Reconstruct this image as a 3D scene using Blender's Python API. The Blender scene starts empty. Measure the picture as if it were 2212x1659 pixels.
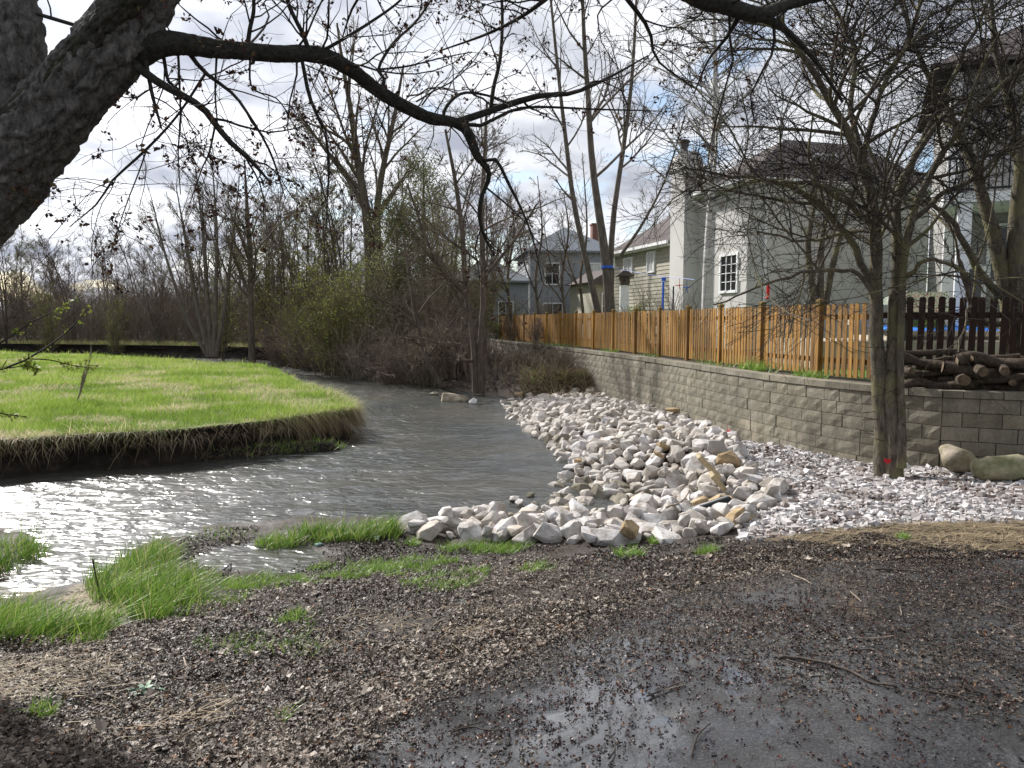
import bpy, bmesh, math, random
import numpy as np
from mathutils import Vector, Matrix

rng = np.random.default_rng(11)
random.seed(5)
PI = math.pi
R = math.radians
scene = bpy.context.scene
COL = scene.collection

# ------------------------------------------------------------------ camera
CAMZ = 2.4
PITCH = R(4.85)
cam_d = bpy.data.cameras.new('camera')
cam_d.lens = 26.0
cam_d.sensor_width = 36.0
cam_d.clip_start = 0.05
cam_d.clip_end = 2000
cam = bpy.data.objects.new('camera', cam_d)
COL.objects.link(cam)
cam.location = (0, 0, CAMZ)
cam.rotation_euler = (PI / 2 - PITCH, 0, 0)
scene.camera = cam

# ------------------------------------------------------------------ sky
SUN_EL, SUN_AZ = R(37), R(-43)          # azimuth measured from +Y towards +X
w = bpy.data.worlds.new('World')
scene.world = w
w.use_nodes = True
nt = w.node_tree
nt.nodes.clear()
N = nt.nodes.new
L = nt.links.new
out = N('ShaderNodeOutputWorld')
bg = N('ShaderNodeBackground')
L(bg.outputs[0], out.inputs[0])
sky = N('ShaderNodeTexSky')
sky.sky_type = 'NISHITA'
sky.sun_disc = False
sky.sun_elevation = SUN_EL
sky.sun_rotation = SUN_AZ
bg.inputs['Strength'].default_value = 0.1
tc = N('ShaderNodeTexCoord')
sep = N('ShaderNodeSeparateXYZ')
L(tc.outputs['Generated'], sep.inputs[0])
mx = N('ShaderNodeMath'); mx.operation = 'MAXIMUM'; mx.inputs[1].default_value = 0.0
L(sep.outputs['Z'], mx.inputs[0])
ad = N('ShaderNodeMath'); ad.operation = 'ADD'; ad.inputs[1].default_value = 0.22
L(mx.outputs[0], ad.inputs[0])
dx = N('ShaderNodeMath'); dx.operation = 'DIVIDE'
dy = N('ShaderNodeMath'); dy.operation = 'DIVIDE'
L(sep.outputs['X'], dx.inputs[0]); L(ad.outputs[0], dx.inputs[1])
L(sep.outputs['Y'], dy.inputs[0]); L(ad.outputs[0], dy.inputs[1])
cmb = N('ShaderNodeCombineXYZ')
L(dx.outputs[0], cmb.inputs[0]); L(dy.outputs[0], cmb.inputs[1])
n1 = N('ShaderNodeTexNoise'); n1.inputs['Scale'].default_value = 1.7
n1.inputs['Detail'].default_value = 7; n1.inputs['Roughness'].default_value = 0.55
n1.inputs['Distortion'].default_value = 0.3
L(cmb.outputs[0], n1.inputs['Vector'])
cover = N('ShaderNodeValToRGB')          # 0 = blue hole, 1 = cloud
cover.color_ramp.elements[0].position = 0.37
cover.color_ramp.elements[1].position = 0.46
L(n1.outputs['Fac'], cover.inputs[0])
n2 = N('ShaderNodeTexNoise'); n2.inputs['Scale'].default_value = 2.3
n2.inputs['Detail'].default_value = 6; n2.inputs['Roughness'].default_value = 0.5
mp = N('ShaderNodeMapping'); mp.inputs['Location'].default_value = (7.3, 2.1, 0)
L(cmb.outputs[0], mp.inputs[0]); L(mp.outputs[0], n2.inputs['Vector'])
shade = N('ShaderNodeValToRGB')          # grey bellies to bright tops
shade.color_ramp.elements[0].position = 0.36
shade.color_ramp.elements[0].color = (2.2, 2.35, 2.8, 1)
shade.color_ramp.elements[1].position = 0.58
shade.color_ramp.elements[1].color = (5.2, 5.3, 5.55, 1)
L(n2.outputs['Fac'], shade.inputs[0])
mixs = N('ShaderNodeMix'); mixs.data_type = 'RGBA'
L(cover.outputs[0], mixs.inputs['Factor'])
L(sky.outputs[0], mixs.inputs['A'])
L(shade.outputs[0], mixs.inputs['B'])
# thin cloud glows towards the sun
dotn = N('ShaderNodeVectorMath'); dotn.operation = 'DOT_PRODUCT'
dotn.inputs[1].default_value = (math.sin(SUN_AZ) * math.cos(SUN_EL), math.cos(SUN_AZ) * math.cos(SUN_EL), math.sin(SUN_EL))
L(tc.outputs['Generated'], dotn.inputs[0])
gm = N('ShaderNodeMath'); gm.operation = 'MAXIMUM'; gm.inputs[1].default_value = 0.0
L(dotn.outputs['Value'], gm.inputs[0])
gp = N('ShaderNodeMath'); gp.operation = 'POWER'; gp.inputs[1].default_value = 4.0
L(gm.outputs[0], gp.inputs[0])
gs = N('ShaderNodeMath'); gs.operation = 'MULTIPLY_ADD'; gs.inputs[1].default_value = 0.8; gs.inputs[2].default_value = 1.0
L(gp.outputs[0], gs.inputs[0])
sc_ = N('ShaderNodeVectorMath'); sc_.operation = 'SCALE'
L(shade.outputs[0], sc_.inputs[0]); L(gs.outputs[0], sc_.inputs['Scale'])
L(sc_.outputs[0], mixs.inputs['B'])
L(mixs.outputs['Result'], bg.inputs['Color'])

# ------------------------------------------------------------------ sun
sd = bpy.data.lights.new('sun', 'SUN')
sd.energy = 4.2
sd.angle = R(2.0)
sd.color = (1.0, 0.965, 0.92)
sun = bpy.data.objects.new('sun', sd)
COL.objects.link(sun)
to_sun = Vector((math.sin(SUN_AZ) * math.cos(SUN_EL), math.cos(SUN_AZ) * math.cos(SUN_EL), math.sin(SUN_EL)))
sun.rotation_euler = to_sun.to_track_quat('Z', 'Y').to_euler()
sun.location = (-30, 20, 40)

scene.view_settings.view_transform = 'Standard'
scene.view_settings.look = 'None'
scene.view_settings.exposure = 0.85
scene.view_settings.gamma = 1.0
scene.view_settings.use_curve_mapping = False
scene.render.engine = 'CYCLES'
scene.cycles.max_bounces = 6
scene.cycles.transparent_max_bounces = 4

# ------------------------------------------------------------------ picture measurements -> metres
FD = 26.0 / 36.0 * 2212


def ray(X, Y):
    a = (X - 1106.0) / FD
    b = -(Y - 829.5) / FD
    c, s = math.cos(PITCH), math.sin(PITCH)
    return np.array([a, c + b * s, -s + b * c])


def at_z(X, Y, z):
    d = ray(X, Y)
    t = (z - CAMZ) / d[2]
    return np.array([d[0] * t, d[1] * t, z])


def at_d(X, Y, dist):
    d = ray(X, Y)
    t = dist / d[1]
    return np.array([d[0] * t, dist, CAMZ + d[2] * t])


def proj(p):
    p = np.asarray(p, float)
    c, s = math.cos(PITCH), math.sin(PITCH)
    q = p - np.array([0, 0, CAMZ])
    f = q[..., 1] * c - q[..., 2] * s
    u = q[..., 1] * s + q[..., 2] * c
    return 1106 + FD * q[..., 0] / f, 829.5 - FD * u / f, f


def catmull(P, n):
    P = np.asarray(P, float)
    if len(P) == 2:
        t = np.linspace(0, 1, n)[:, None]
        return P[0] * (1 - t) + P[1] * t
    seg = np.linalg.norm(np.diff(P[:, :3], axis=0), axis=1)
    s = np.concatenate([[0], np.cumsum(seg)])
    Q = np.vstack([2 * P[0] - P[1], P, 2 * P[-1] - P[-2]])
    u = np.linspace(0, s[-1], n)
    i = np.clip(np.searchsorted(s, u, side='right') - 1, 0, len(P) - 2)
    t = ((u - s[i]) / np.maximum(s[i + 1] - s[i], 1e-9))[:, None]
    p0, p1, p2, p3 = Q[i], Q[i + 1], Q[i + 2], Q[i + 3]
    return 0.5 * (2 * p1 + (p2 - p0) * t + (2 * p0 - 5 * p1 + 4 * p2 - p3) * t ** 2 + (3 * p1 - p0 - 3 * p2 + p3) * t ** 3)


def trace(pts, n=16):
    """(X, Y, distance, width) measured on the photograph -> points and radii in metres"""
    rows = []
    for X, Y, dd, wd in pts:
        p = at_d(X, Y, dd)
        rows.append([p[0], p[1], p[2], wd / 2 / FD * dd])
    q = catmull(rows, n)
    return q[:, :3], np.maximum(q[:, 3], 0.001)


# ------------------------------------------------------------------ noise
def _hash(ix, iy, seed):
    h = (ix.astype(np.int64) * 374761393 + iy.astype(np.int64) * 668265263 + seed * 974634777) & 0xFFFFFFFF
    h = ((h ^ (h >> 13)) * 1274126177) & 0xFFFFFFFF
    return ((h ^ (h >> 16)) & 0xFFFF) / 65535.0


def vnoise(x, y, seed=0):
    x = np.asarray(x, float); y = np.asarray(y, float)
    ix = np.floor(x); iy = np.floor(y)
    fx = x - ix; fy = y - iy
    fx = fx * fx * (3 - 2 * fx); fy = fy * fy * (3 - 2 * fy)
    a = _hash(ix, iy, seed); b = _hash(ix + 1, iy, seed)
    c = _hash(ix, iy + 1, seed); d = _hash(ix + 1, iy + 1, seed)
    return (a * (1 - fx) + b * fx) * (1 - fy) + (c * (1 - fx) + d * fx) * fy


def fbm(x, y, seed=0, octv=4):
    v = 0; a = 0.5; t = 0
    for o in range(octv):
        v = v + a * vnoise(x * 2 ** o, y * 2 ** o, seed + o)
        t += a
        a *= 0.5
    return v / t


def inside(poly, x, y):
    poly = np.asarray(poly, float)
    r = np.zeros(np.shape(x), bool)
    j = len(poly) - 1
    for i in range(len(poly)):
        xi, yi = poly[i]; xj, yj = poly[j]
        c = ((yi > y) != (yj > y)) & (x < (xj - xi) * (y - yi) / (yj - yi + 1e-12) + xi)
        r ^= c
        j = i
    return r


def polydist(poly, x, y, closed=True):
    poly = np.asarray(poly, float)
    best = np.full(np.shape(x), 1e9)
    n = len(poly)
    for i in range(n if closed else n - 1):
        a = poly[i]; b = poly[(i + 1) % n]
        ab = b - a
        t = np.clip(((x - a[0]) * ab[0] + (y - a[1]) * ab[1]) / (ab @ ab + 1e-12), 0, 1)
        d = np.hypot(x - a[0] - t * ab[0], y - a[1] - t * ab[1])
        best = np.minimum(best, d)
    return best


def sdist(poly, x, y):
    d = polydist(poly, x, y)
    return np.where(inside(poly, x, y), d, -d)


def smooth(a, b, v):
    t = np.clip((v - a) / (b - a), 0, 1)
    return t * t * (3 - 2 * t)


def scatter(poly, n, dens=None):
    """n random points in a polygon (metres), optionally thinned by dens(x, y) in 0..1"""
    poly = np.asarray(poly, float)
    lo = poly.min(0); hi = poly.max(0)
    xs = []; ys = []; got = 0
    for _ in range(60):
        x = rng.uniform(lo[0], hi[0], n * 2); y = rng.uniform(lo[1], hi[1], n * 2)
        k = inside(poly, x, y)
        if dens is not None:
            k &= rng.random(n * 2) < dens(x, y)
        xs.append(x[k]); ys.append(y[k]); got += k.sum()
        if got >= n:
            break
    return np.concatenate(xs)[:n], np.concatenate(ys)[:n]


# ------------------------------------------------------------------ meshes
def mesh_np(name, V, F, tint=None, smooth_=False):
    """V (n,3), F list of face-index arrays (each (m,3) or (m,4))"""
    me = bpy.data.meshes.new(name)
    V = np.ascontiguousarray(V, np.float32)
    if not isinstance(F, list):
        F = [F]
    F = [np.asarray(f, np.int32) for f in F if len(f)]
    nl = sum(f.size for f in F); npoly = sum(len(f) for f in F)
    me.vertices.add(len(V)); me.loops.add(nl); me.polygons.add(npoly)
    me.vertices.foreach_set('co', V.ravel())
    me.loops.foreach_set('vertex_index', np.concatenate([f.ravel() for f in F]).astype(np.int32))
    tot = np.concatenate([np.full(len(f), f.shape[1], np.int32) for f in F])
    st = np.concatenate([[0], np.cumsum(tot)[:-1]]).astype(np.int32)
    me.polygons.foreach_set('loop_start', st)
    me.polygons.foreach_set('use_smooth', np.full(npoly, smooth_, bool))
    if tint is not None:
        a = me.attributes.new('tint', 'FLOAT', 'POINT')
        a.data.foreach_set('value', np.ascontiguousarray(tint, np.float32))
    me.update(calc_edges=True)
    return me


def link(name, me, mat=None, parent=None, loc=None):
    o = bpy.data.objects.new(name, me)
    COL.objects.link(o)
    if mat is not None and me is not None and len(me.materials) == 0:
        me.materials.append(mat)
    if parent is not None:
        o.parent = parent
    if loc is not None:
        o.location = loc
    return o


def tag(o, label=None, cat=None, group=None, kind=None):
    if label: o['label'] = label
    if cat: o['category'] = cat
    if group: o['group'] = group
    if kind: o['kind'] = kind
    return o


def empty(name, loc, label=None, cat=None, group=None, rz=0):
    o = bpy.data.objects.new(name, None)
    o.empty_display_size = 0.2
    COL.objects.link(o)
    o.location = loc
    o.rotation_euler = (0, 0, rz)
    return tag(o, label, cat, group)


class MB:
    """collects boxes, prisms and tubes into one mesh"""
    def __init__(s):
        s.V = []; s.Q = []; s.T = []; s.n = 0

    def add(s, V, Q=None, T=None):
        V = np.asarray(V, float)
        if Q is not None and len(Q): s.Q.append(np.asarray(Q) + s.n)
        if T is not None and len(T): s.T.append(np.asarray(T) + s.n)
        s.V.append(V); s.n += len(V)

    def box(s, c, size, rz=0, ax=None):
        x, y, z = [v / 2 for v in size]
        V = np.array([[a * x, b * y, d * z] for d in (-1, 1) for b in (-1, 1) for a in (-1, 1)])
        if rz:
            cs, sn = math.cos(rz), math.sin(rz)
            V = V @ np.array([[cs, sn, 0], [-sn, cs, 0], [0, 0, 1]])
        if ax is not None:
            V = V @ np.asarray(ax)
        s.add(V + np.asarray(c), [[0, 2, 3, 1], [4, 5, 7, 6], [0, 1, 5, 4], [2, 6, 7, 3], [0, 4, 6, 2], [1, 3, 7, 5]])

    def prism(s, base, z0, z1):
        """vertical prism over a plan polygon"""
        n = len(base)
        V = [(p[0], p[1], z0) for p in base] + [(p[0], p[1], z1) for p in base]
        Q = [[i, (i + 1) % n, (i + 1) % n + n, i + n] for i in range(n)]
        T = [[0, i + 1, i] for i in range(1, n - 1)] + [[n, n + i, n + i + 1] for i in range(1, n - 1)]
        s.add(V, Q, T)

    def tube(s, P, r, sides=8, cap=True):
        V, Q, T = tube_arrays(np.asarray(P, float)[None], np.broadcast_to(np.asarray(r, float), (1, len(P))), sides, cap)
        s.add(V, Q, T)

    def faces(s, V, F):
        q = [f for f in F if len(f) == 4]; t = [f for f in F if len(f) == 3]
        s.add(V, q, t)

    def build(s, name, mat, parent=None, smooth_=False, loc=None):
        F = []
        if s.Q: F.append(np.concatenate(s.Q))
        if s.T: F.append(np.concatenate(s.T))
        me = mesh_np(name, np.concatenate(s.V), F, smooth_=smooth_)
        return link(name, me, mat, parent, loc)


def tube_arrays(P, Rr, sides=4, cap=False):
    """P (n,k,3), Rr (n,k) -> verts, quads, caps"""
    n, k, _ = P.shape
    T = np.gradient(P, axis=1)
    T /= np.linalg.norm(T, axis=2, keepdims=True) + 1e-9
    m = T.mean(1)
    ref = np.zeros((n, 3))
    ref[np.arange(n), np.argmin(np.abs(m), axis=1)] = 1
    A = np.cross(T, ref[:, None, :]); A /= np.linalg.norm(A, axis=2, keepdims=True) + 1e-9
    B = np.cross(T, A)
    ang = np.arange(sides) * 2 * PI / sides
    V = P[:, :, None, :] + Rr[:, :, None, None] * (A[:, :, None, :] * np.cos(ang)[None, None, :, None] + B[:, :, None, :] * np.sin(ang)[None, None, :, None])
    idx = np.arange(n * k * sides).reshape(n, k, sides)
    a = idx[:, :-1, :]; b = idx[:, 1:, :]
    Q = np.stack([a, np.roll(a, -1, 2), np.roll(b, -1, 2), b], axis=-1).reshape(-1, 4)
    Tt = []
    if cap:
        for i in range(1, sides - 1):
            Tt.append(np.stack([idx[:, 0, 0], idx[:, 0, i + 1], idx[:, 0, i]], -1))
            Tt.append(np.stack([idx[:, -1, 0], idx[:, -1, i], idx[:, -1, i + 1]], -1))
        Tt = np.concatenate(Tt)
    return V.reshape(-1, 3), Q, Tt


def ribbons(P0, D, Ln, Wd, bend, segs=2, side=None, droop=None):
    """thin tapering blades; P0 (n,3) roots, D (n,3) unit directions, bend (n,3) added along the length"""
    n = len(P0)
    if side is None:
        a = rng.uniform(0, 2 * PI, n)
        side = np.stack([np.cos(a), np.sin(a), np.zeros(n)], -1)
    Vs = []
    for k in range(segs + 1):
        t = k / segs
        c = P0 + D * (Ln * t)[:, None] + bend * (t * t)
        wd = Wd * (1 - t) ** 0.7 if k < segs else Wd * 0
        if k < segs:
            Vs.append(c - side * (wd / 2)[:, None]); Vs.append(c + side * (wd / 2)[:, None])
        else:
            Vs.append(c)
    m = 2 * segs + 1
    V = np.stack(Vs, 1).reshape(-1, 3)
    base = (np.arange(n) * m)[:, None]
    Q = [base + np.array([[2 * k, 2 * k + 1, 2 * k + 3, 2 * k + 2]]) for k in range(segs - 1)]
    T = base + np.array([[2 * segs - 2, 2 * segs - 1, 2 * segs]])
    F = []
    if Q: F.append(np.concatenate(Q))
    F.append(T)
    return V, F, m


# ------------------------------------------------------------------ materials
def newmat(name):
    m = bpy.data.materials.new(name)
    m.use_nodes = True
    n = m.node_tree
    b = n.nodes['Principled BSDF']
    return m, n, b


def ramp(n, stops):
    r = n.nodes.new('ShaderNodeValToRGB')
    e = r.color_ramp.elements
    e[0].position = stops[0][0]; e[0].color = (*stops[0][1], 1)
    e[1].position = stops[-1][0]; e[1].color = (*stops[-1][1], 1)
    for p, c in stops[1:-1]:
        x = e.new(p); x.color = (*c, 1)
    return r


def noise(n, scale, detail=5, rough=0.55, vec=None, dist=0):
    t = n.nodes.new('ShaderNodeTexNoise')
    t.inputs['Scale'].default_value = scale
    t.inputs['Detail'].default_value = detail
    t.inputs['Roughness'].default_value = rough
    t.inputs['Distortion'].default_value = dist
    if vec is not None:
        n.links.new(vec, t.inputs['Vector'])
    return t


def objvec(n, scale=(1, 1, 1), kind='Object'):
    c = n.nodes.new('ShaderNodeTexCoord')
    m = n.nodes.new('ShaderNodeMapping')
    m.inputs['Scale'].default_value = scale
    n.links.new(c.outputs[kind], m.inputs[0])
    return m.outputs[0]


def mat_noise(name, stops, scale, rough=0.85, stretch=(1, 1, 1), bump=0.0, bscale=None, bdist=0.02, spec=0.3, detail=6, kind='Object', metal=0.0):
    m, n, b = newmat(name)
    v = objvec(n, stretch, kind)
    t = noise(n, scale, detail, 0.6, v)
    r = ramp(n, stops)
    n.links.new(t.outputs['Fac'], r.inputs[0])
    n.links.new(r.outputs[0], b.inputs['Base Color'])
    b.inputs['Roughness'].default_value = rough
    b.inputs['Specular IOR Level'].default_value = spec
    b.inputs['Metallic'].default_value = metal
    if bump:
        t2 = noise(n, bscale or scale * 3, 8, 0.65, v)
        bp = n.nodes.new('ShaderNodeBump')
        bp.inputs['Strength'].default_value = bump
        bp.inputs['Distance'].default_value = bdist
        n.links.new(t2.outputs['Fac'], bp.inputs['Height'])
        n.links.new(bp.outputs[0], b.inputs['Normal'])
    return m


def mat_tint(name, stops, rough=0.7, trans=0.0, spec=0.25):
    """colour from the per-blade 'tint' attribute"""
    m, n, b = newmat(name)
    a = n.nodes.new('ShaderNodeAttribute'); a.attribute_name = 'tint'
    r = ramp(n, stops)
    n.links.new(a.outputs['Fac'], r.inputs[0])
    n.links.new(r.outputs[0], b.inputs['Base Color'])
    b.inputs['Roughness'].default_value = rough
    b.inputs['Specular IOR Level'].default_value = spec
    if trans:
        tr = n.nodes.new('ShaderNodeBsdfTranslucent')
        mxs = n.nodes.new('ShaderNodeMixShader')
        mxs.inputs[0].default_value = trans
        n.links.new(r.outputs[0], tr.inputs[0])
        n.links.new(b.outputs[0], mxs.inputs[1]); n.links.new(tr.outputs[0], mxs.inputs[2])
        n.links.new(mxs.outputs[0], n.nodes['Material Output'].inputs[0])
    return m


def mat_flat(name, col, rough=0.6, spec=0.3, metal=0.0):
    return mat_noise(name, [(0.3, tuple(c * 0.85 for c in col)), (0.7, tuple(min(1, c * 1.1) for c in col))], 6, rough, spec=spec, metal=metal)


def mat_bark(name, dark, light, scale=(14, 14, 3), bump=0.8, bdist=0.03, moss=None):
    m, n, b = newmat(name)
    v = objvec(n, scale)
    t = noise(n, 1.0, 8, 0.65, v, 0.6)
    r = ramp(n, [(0.30, dark), (0.55, tuple((a + c) / 2 for a, c in zip(dark, light))), (0.72, light)])
    n.links.new(t.outputs['Fac'], r.inputs[0])
    colo = r.outputs[0]
    if moss:
        v2 = objvec(n, (1.7, 1.7, 1.2))
        t3 = noise(n, 1.5, 5, 0.6, v2)
        rr = ramp(n, [(0.48, (0, 0, 0)), (0.62, (1, 1, 1))])
        n.links.new(t3.outputs['Fac'], rr.inputs[0])
        mi = n.nodes.new('ShaderNodeMix'); mi.data_type = 'RGBA'
        n.links.new(rr.outputs[0], mi.inputs['Factor'])
        n.links.new(colo, mi.inputs['A'])
        mi.inputs['B'].default_value = (*moss, 1)
        colo = mi.outputs['Result']
    n.links.new(colo, b.inputs['Base Color'])
    b.inputs['Roughness'].default_value = 0.9
    b.inputs['Specular IOR Level'].default_value = 0.15
    bp = n.nodes.new('ShaderNodeBump')
    bp.inputs['Strength'].default_value = bump
    bp.inputs['Distance'].default_value = bdist
    n.links.new(t.outputs['Fac'], bp.inputs['Height'])
    n.links.new(bp.outputs[0], b.inputs['Normal'])
    return m


M = {}
M['bark_maple'] = mat_bark('bark_maple', (0.022, 0.021, 0.020), (0.20, 0.19, 0.175), (34, 34, 16), 1.0, 0.015)
M['bark_limb'] = mat_bark('bark_limb', (0.012, 0.012, 0.011), (0.065, 0.062, 0.052), (30, 30, 30), 0.8, 0.015)
M['bark_moss'] = mat_bark('bark_moss', (0.012, 0.013, 0.010), (0.085, 0.08, 0.066), (34, 34, 16), 1.0, 0.015, moss=(0.05, 0.048, 0.032))
M['bark_dark'] = mat_bark('bark_dark', (0.04, 0.034, 0.026), (0.19, 0.165, 0.125), (26, 26, 8), 0.9, 0.02, moss=(0.15, 0.14, 0.075))
M['bark_grey'] = mat_bark('bark_grey', (0.06, 0.05, 0.042), (0.20, 0.175, 0.145), (14, 14, 3), 0.6, 0.02)
M['bark_brown'] = mat_bark('bark_brown', (0.05, 0.04, 0.032), (0.17, 0.14, 0.11), (14, 14, 3), 0.6, 0.02)
M['twig_black'] = mat_noise('twig_black', [(0.3, (0.016, 0.013, 0.012)), (0.7, (0.05, 0.042, 0.036))], 3, 0.85, spec=0.15)
M['twig_grey'] = mat_noise('twig_grey', [(0.3, (0.05, 0.042, 0.036)), (0.7, (0.14, 0.12, 0.10))], 2, 0.9, spec=0.15)
M['twig_brown'] = mat_noise('twig_brown', [(0.3, (0.11, 0.09, 0.066)), (0.7, (0.26, 0.22, 0.165))], 1.2, 0.9, spec=0.15)
M['twig_red'] = mat_noise('twig_red', [(0.3, (0.11, 0.085, 0.068)), (0.7, (0.25, 0.20, 0.16))], 1.2, 0.9, spec=0.15)
M['twig_olive'] = mat_noise('twig_olive', [(0.3, (0.10, 0.084, 0.05)), (0.7, (0.24, 0.21, 0.115))], 1.2, 0.9, spec=0.15)
M['birch'] = mat_noise('birch', [(0.30, (0.16, 0.15, 0.14)), (0.42, (0.42, 0.41, 0.38)), (0.7, (0.58, 0.57, 0.54))], 3, 0.8, stretch=(2, 2, 7), bump=0.3, bscale=8)
M['blossom'] = mat_tint('blossom', [(0.0, (0.022, 0.011, 0.009)), (0.6, (0.06, 0.024, 0.018)), (1.0, (0.13, 0.09, 0.035))], 0.8, 0.15)
M['new_leaf'] = mat_tint('new_leaf', [(0.0, (0.10, 0.14, 0.025)), (1.0, (0.30, 0.34, 0.07))], 0.6, 0.35)
M['needle'] = mat_tint('needle', [(0.0, (0.10, 0.10, 0.045)), (0.6, (0.19, 0.20, 0.085)), (1.0, (0.29, 0.30, 0.13))], 0.7, 0.25)
M['grass'] = mat_tint('grass', [(0.0, (0.075, 0.13, 0.02)), (0.30, (0.17, 0.26, 0.04)), (0.5, (0.26, 0.36, 0.062)), (0.64, (0.36, 0.43, 0.12)), (0.74, (0.42, 0.37, 0.20)), (1.0, (0.60, 0.50, 0.34))], 0.55, 0.5)
M['tall_grass'] = mat_tint('tall_grass', [(0.0, (0.05, 0.12, 0.018)), (0.45, (0.15, 0.28, 0.035)), (0.8, (0.29, 0.42, 0.075)), (0.9, (0.42, 0.42, 0.17)), (1.0, (0.46, 0.39, 0.22))], 0.4, 0.3, 0.4)
M['straw'] = mat_tint('straw', [(0.0, (0.14, 0.10, 0.06)), (0.5, (0.33, 0.26, 0.16)), (1.0, (0.56, 0.47, 0.32))], 0.7, 0.1)
M['leaf'] = mat_tint('leaf', [(0.0, (0.014, 0.010, 0.007)), (0.30, (0.045, 0.032, 0.022)), (0.58, (0.115, 0.086, 0.062)), (0.82, (0.23, 0.19, 0.15)), (0.93, (0.34, 0.295, 0.245)), (1.0, (0.17, 0.075, 0.03))], 0.55, 0.0, 0.35)
M['seed'] = mat_tint('seed', [(0.0, (0.012, 0.007, 0.007)), (0.6, (0.045, 0.018, 0.015)), (0.93, (0.10, 0.035, 0.02)), (1.0, (0.25, 0.12, 0.03))], 0.5, 0.0, 0.4)
M['concrete'] = None

# block wall: weathered concrete, staining per block
m, n, b = newmat('block_concrete')
v = objvec(n, (1, 1, 1), 'Object')
geo = n.nodes.new('ShaderNodeNewGeometry')
t = noise(n, 2.2, 8, 0.7, geo.outputs['Position'])
t2 = noise(n, 30, 6, 0.7, geo.outputs['Position'])
oi = n.nodes.new('ShaderNodeObjectInfo')
r1 = ramp(n, [(0.30, (0.05, 0.046, 0.034)), (0.45, (0.15, 0.138, 0.105)), (0.60, (0.225, 0.205, 0.162)), (0.74, (0.35, 0.335, 0.29))])
smap = n.nodes.new('ShaderNodeMapping'); smap.inputs['Scale'].default_value = (3.2, 3.2, 0.7)
n.links.new(geo.outputs['Position'], smap.inputs[0])
ts = noise(n, 1.6, 6, 0.7, smap.outputs[0])
tmix = n.nodes.new('ShaderNodeMix'); tmix.inputs['Factor'].default_value = 0.5
n.links.new(t.outputs['Fac'], tmix.inputs['A']); n.links.new(ts.outputs['Fac'], tmix.inputs['B'])
n.links.new(tmix.outputs['Result'], r1.inputs[0])
r2 = ramp(n, [(0.0, (0.80, 0.78, 0.72)), (0.5, (0.98, 0.97, 0.95)), (0.85, (1.12, 1.1, 1.05)), (1.0, (1.15, 1.10, 1.0))])
n.links.new(oi.outputs['Random'], r2.inputs[0])
mm = n.nodes.new('ShaderNodeMix'); mm.data_type = 'RGBA'; mm.blend_type = 'MULTIPLY'; mm.inputs['Factor'].default_value = 1
n.links.new(r1.outputs[0], mm.inputs['A']); n.links.new(r2.outputs[0], mm.inputs['B'])
r3 = ramp(n, [(0.3, (0.75, 0.75, 0.75)), (0.65, (1.1, 1.1, 1.1))])
n.links.new(t2.outputs['Fac'], r3.inputs[0])
mm2 = n.nodes.new('ShaderNodeMix'); mm2.data_type = 'RGBA'; mm2.blend_type = 'MULTIPLY'; mm2.inputs['Factor'].default_value = 1
n.links.new(mm.outputs['Result'], mm2.inputs['A']); n.links.new(r3.outputs[0], mm2.inputs['B'])
n.links.new(mm2.outputs['Result'], b.inputs['Base Color'])
b.inputs['Roughness'].default_value = 0.92
bp = n.nodes.new('ShaderNodeBump'); bp.inputs['Strength'].default_value = 0.7; bp.inputs['Distance'].default_value = 0.012
n.links.new(t2.outputs['Fac'], bp.inputs['Height']); n.links.new(bp.outputs[0], b.inputs['Normal'])
M['block'] = m


def mat_rock(name, stops, dirty=(0.30, 0.26, 0.20), bevel=True):
    m, n, b = newmat(name)
    oi = n.nodes.new('ShaderNodeObjectInfo')
    geo = n.nodes.new('ShaderNodeNewGeometry')
    r = ramp(n, stops)
    n.links.new(oi.outputs['Random'], r.inputs[0])
    t = noise(n, 5, 8, 0.7, geo.outputs['Position'])
    rr = ramp(n, [(0.38, (0, 0, 0)), (0.60, (1, 1, 1))])
    n.links.new(t.outputs['Fac'], rr.inputs[0])
    mi = n.nodes.new('ShaderNodeMix'); mi.data_type = 'RGBA'
    n.links.new(rr.outputs[0], mi.inputs['Factor'])
    mi.inputs['A'].default_value = (*dirty, 1)
    n.links.new(r.outputs[0], mi.inputs['B'])
    n.links.new(mi.outputs['Result'], b.inputs['Base Color'])
    b.inputs['Roughness'].default_value = 0.88
    b.inputs['Specular IOR Level'].default_value = 0.25
    t2 = noise(n, 28, 7, 0.7, geo.outputs['Position'])
    bp = n.nodes.new('ShaderNodeBump'); bp.inputs['Strength'].default_value = 0.55; bp.inputs['Distance'].default_value = 0.03
    n.links.new(t2.outputs['Fac'], bp.inputs['Height'])
    if bevel:
        bv = n.nodes.new('ShaderNodeBevel'); bv.samples = 4; bv.inputs['Radius'].default_value = 0.02
        n.links.new(bv.outputs[0], bp.inputs['Normal'])
    n.links.new(bp.outputs[0], b.inputs['Normal'])
    return m


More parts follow.
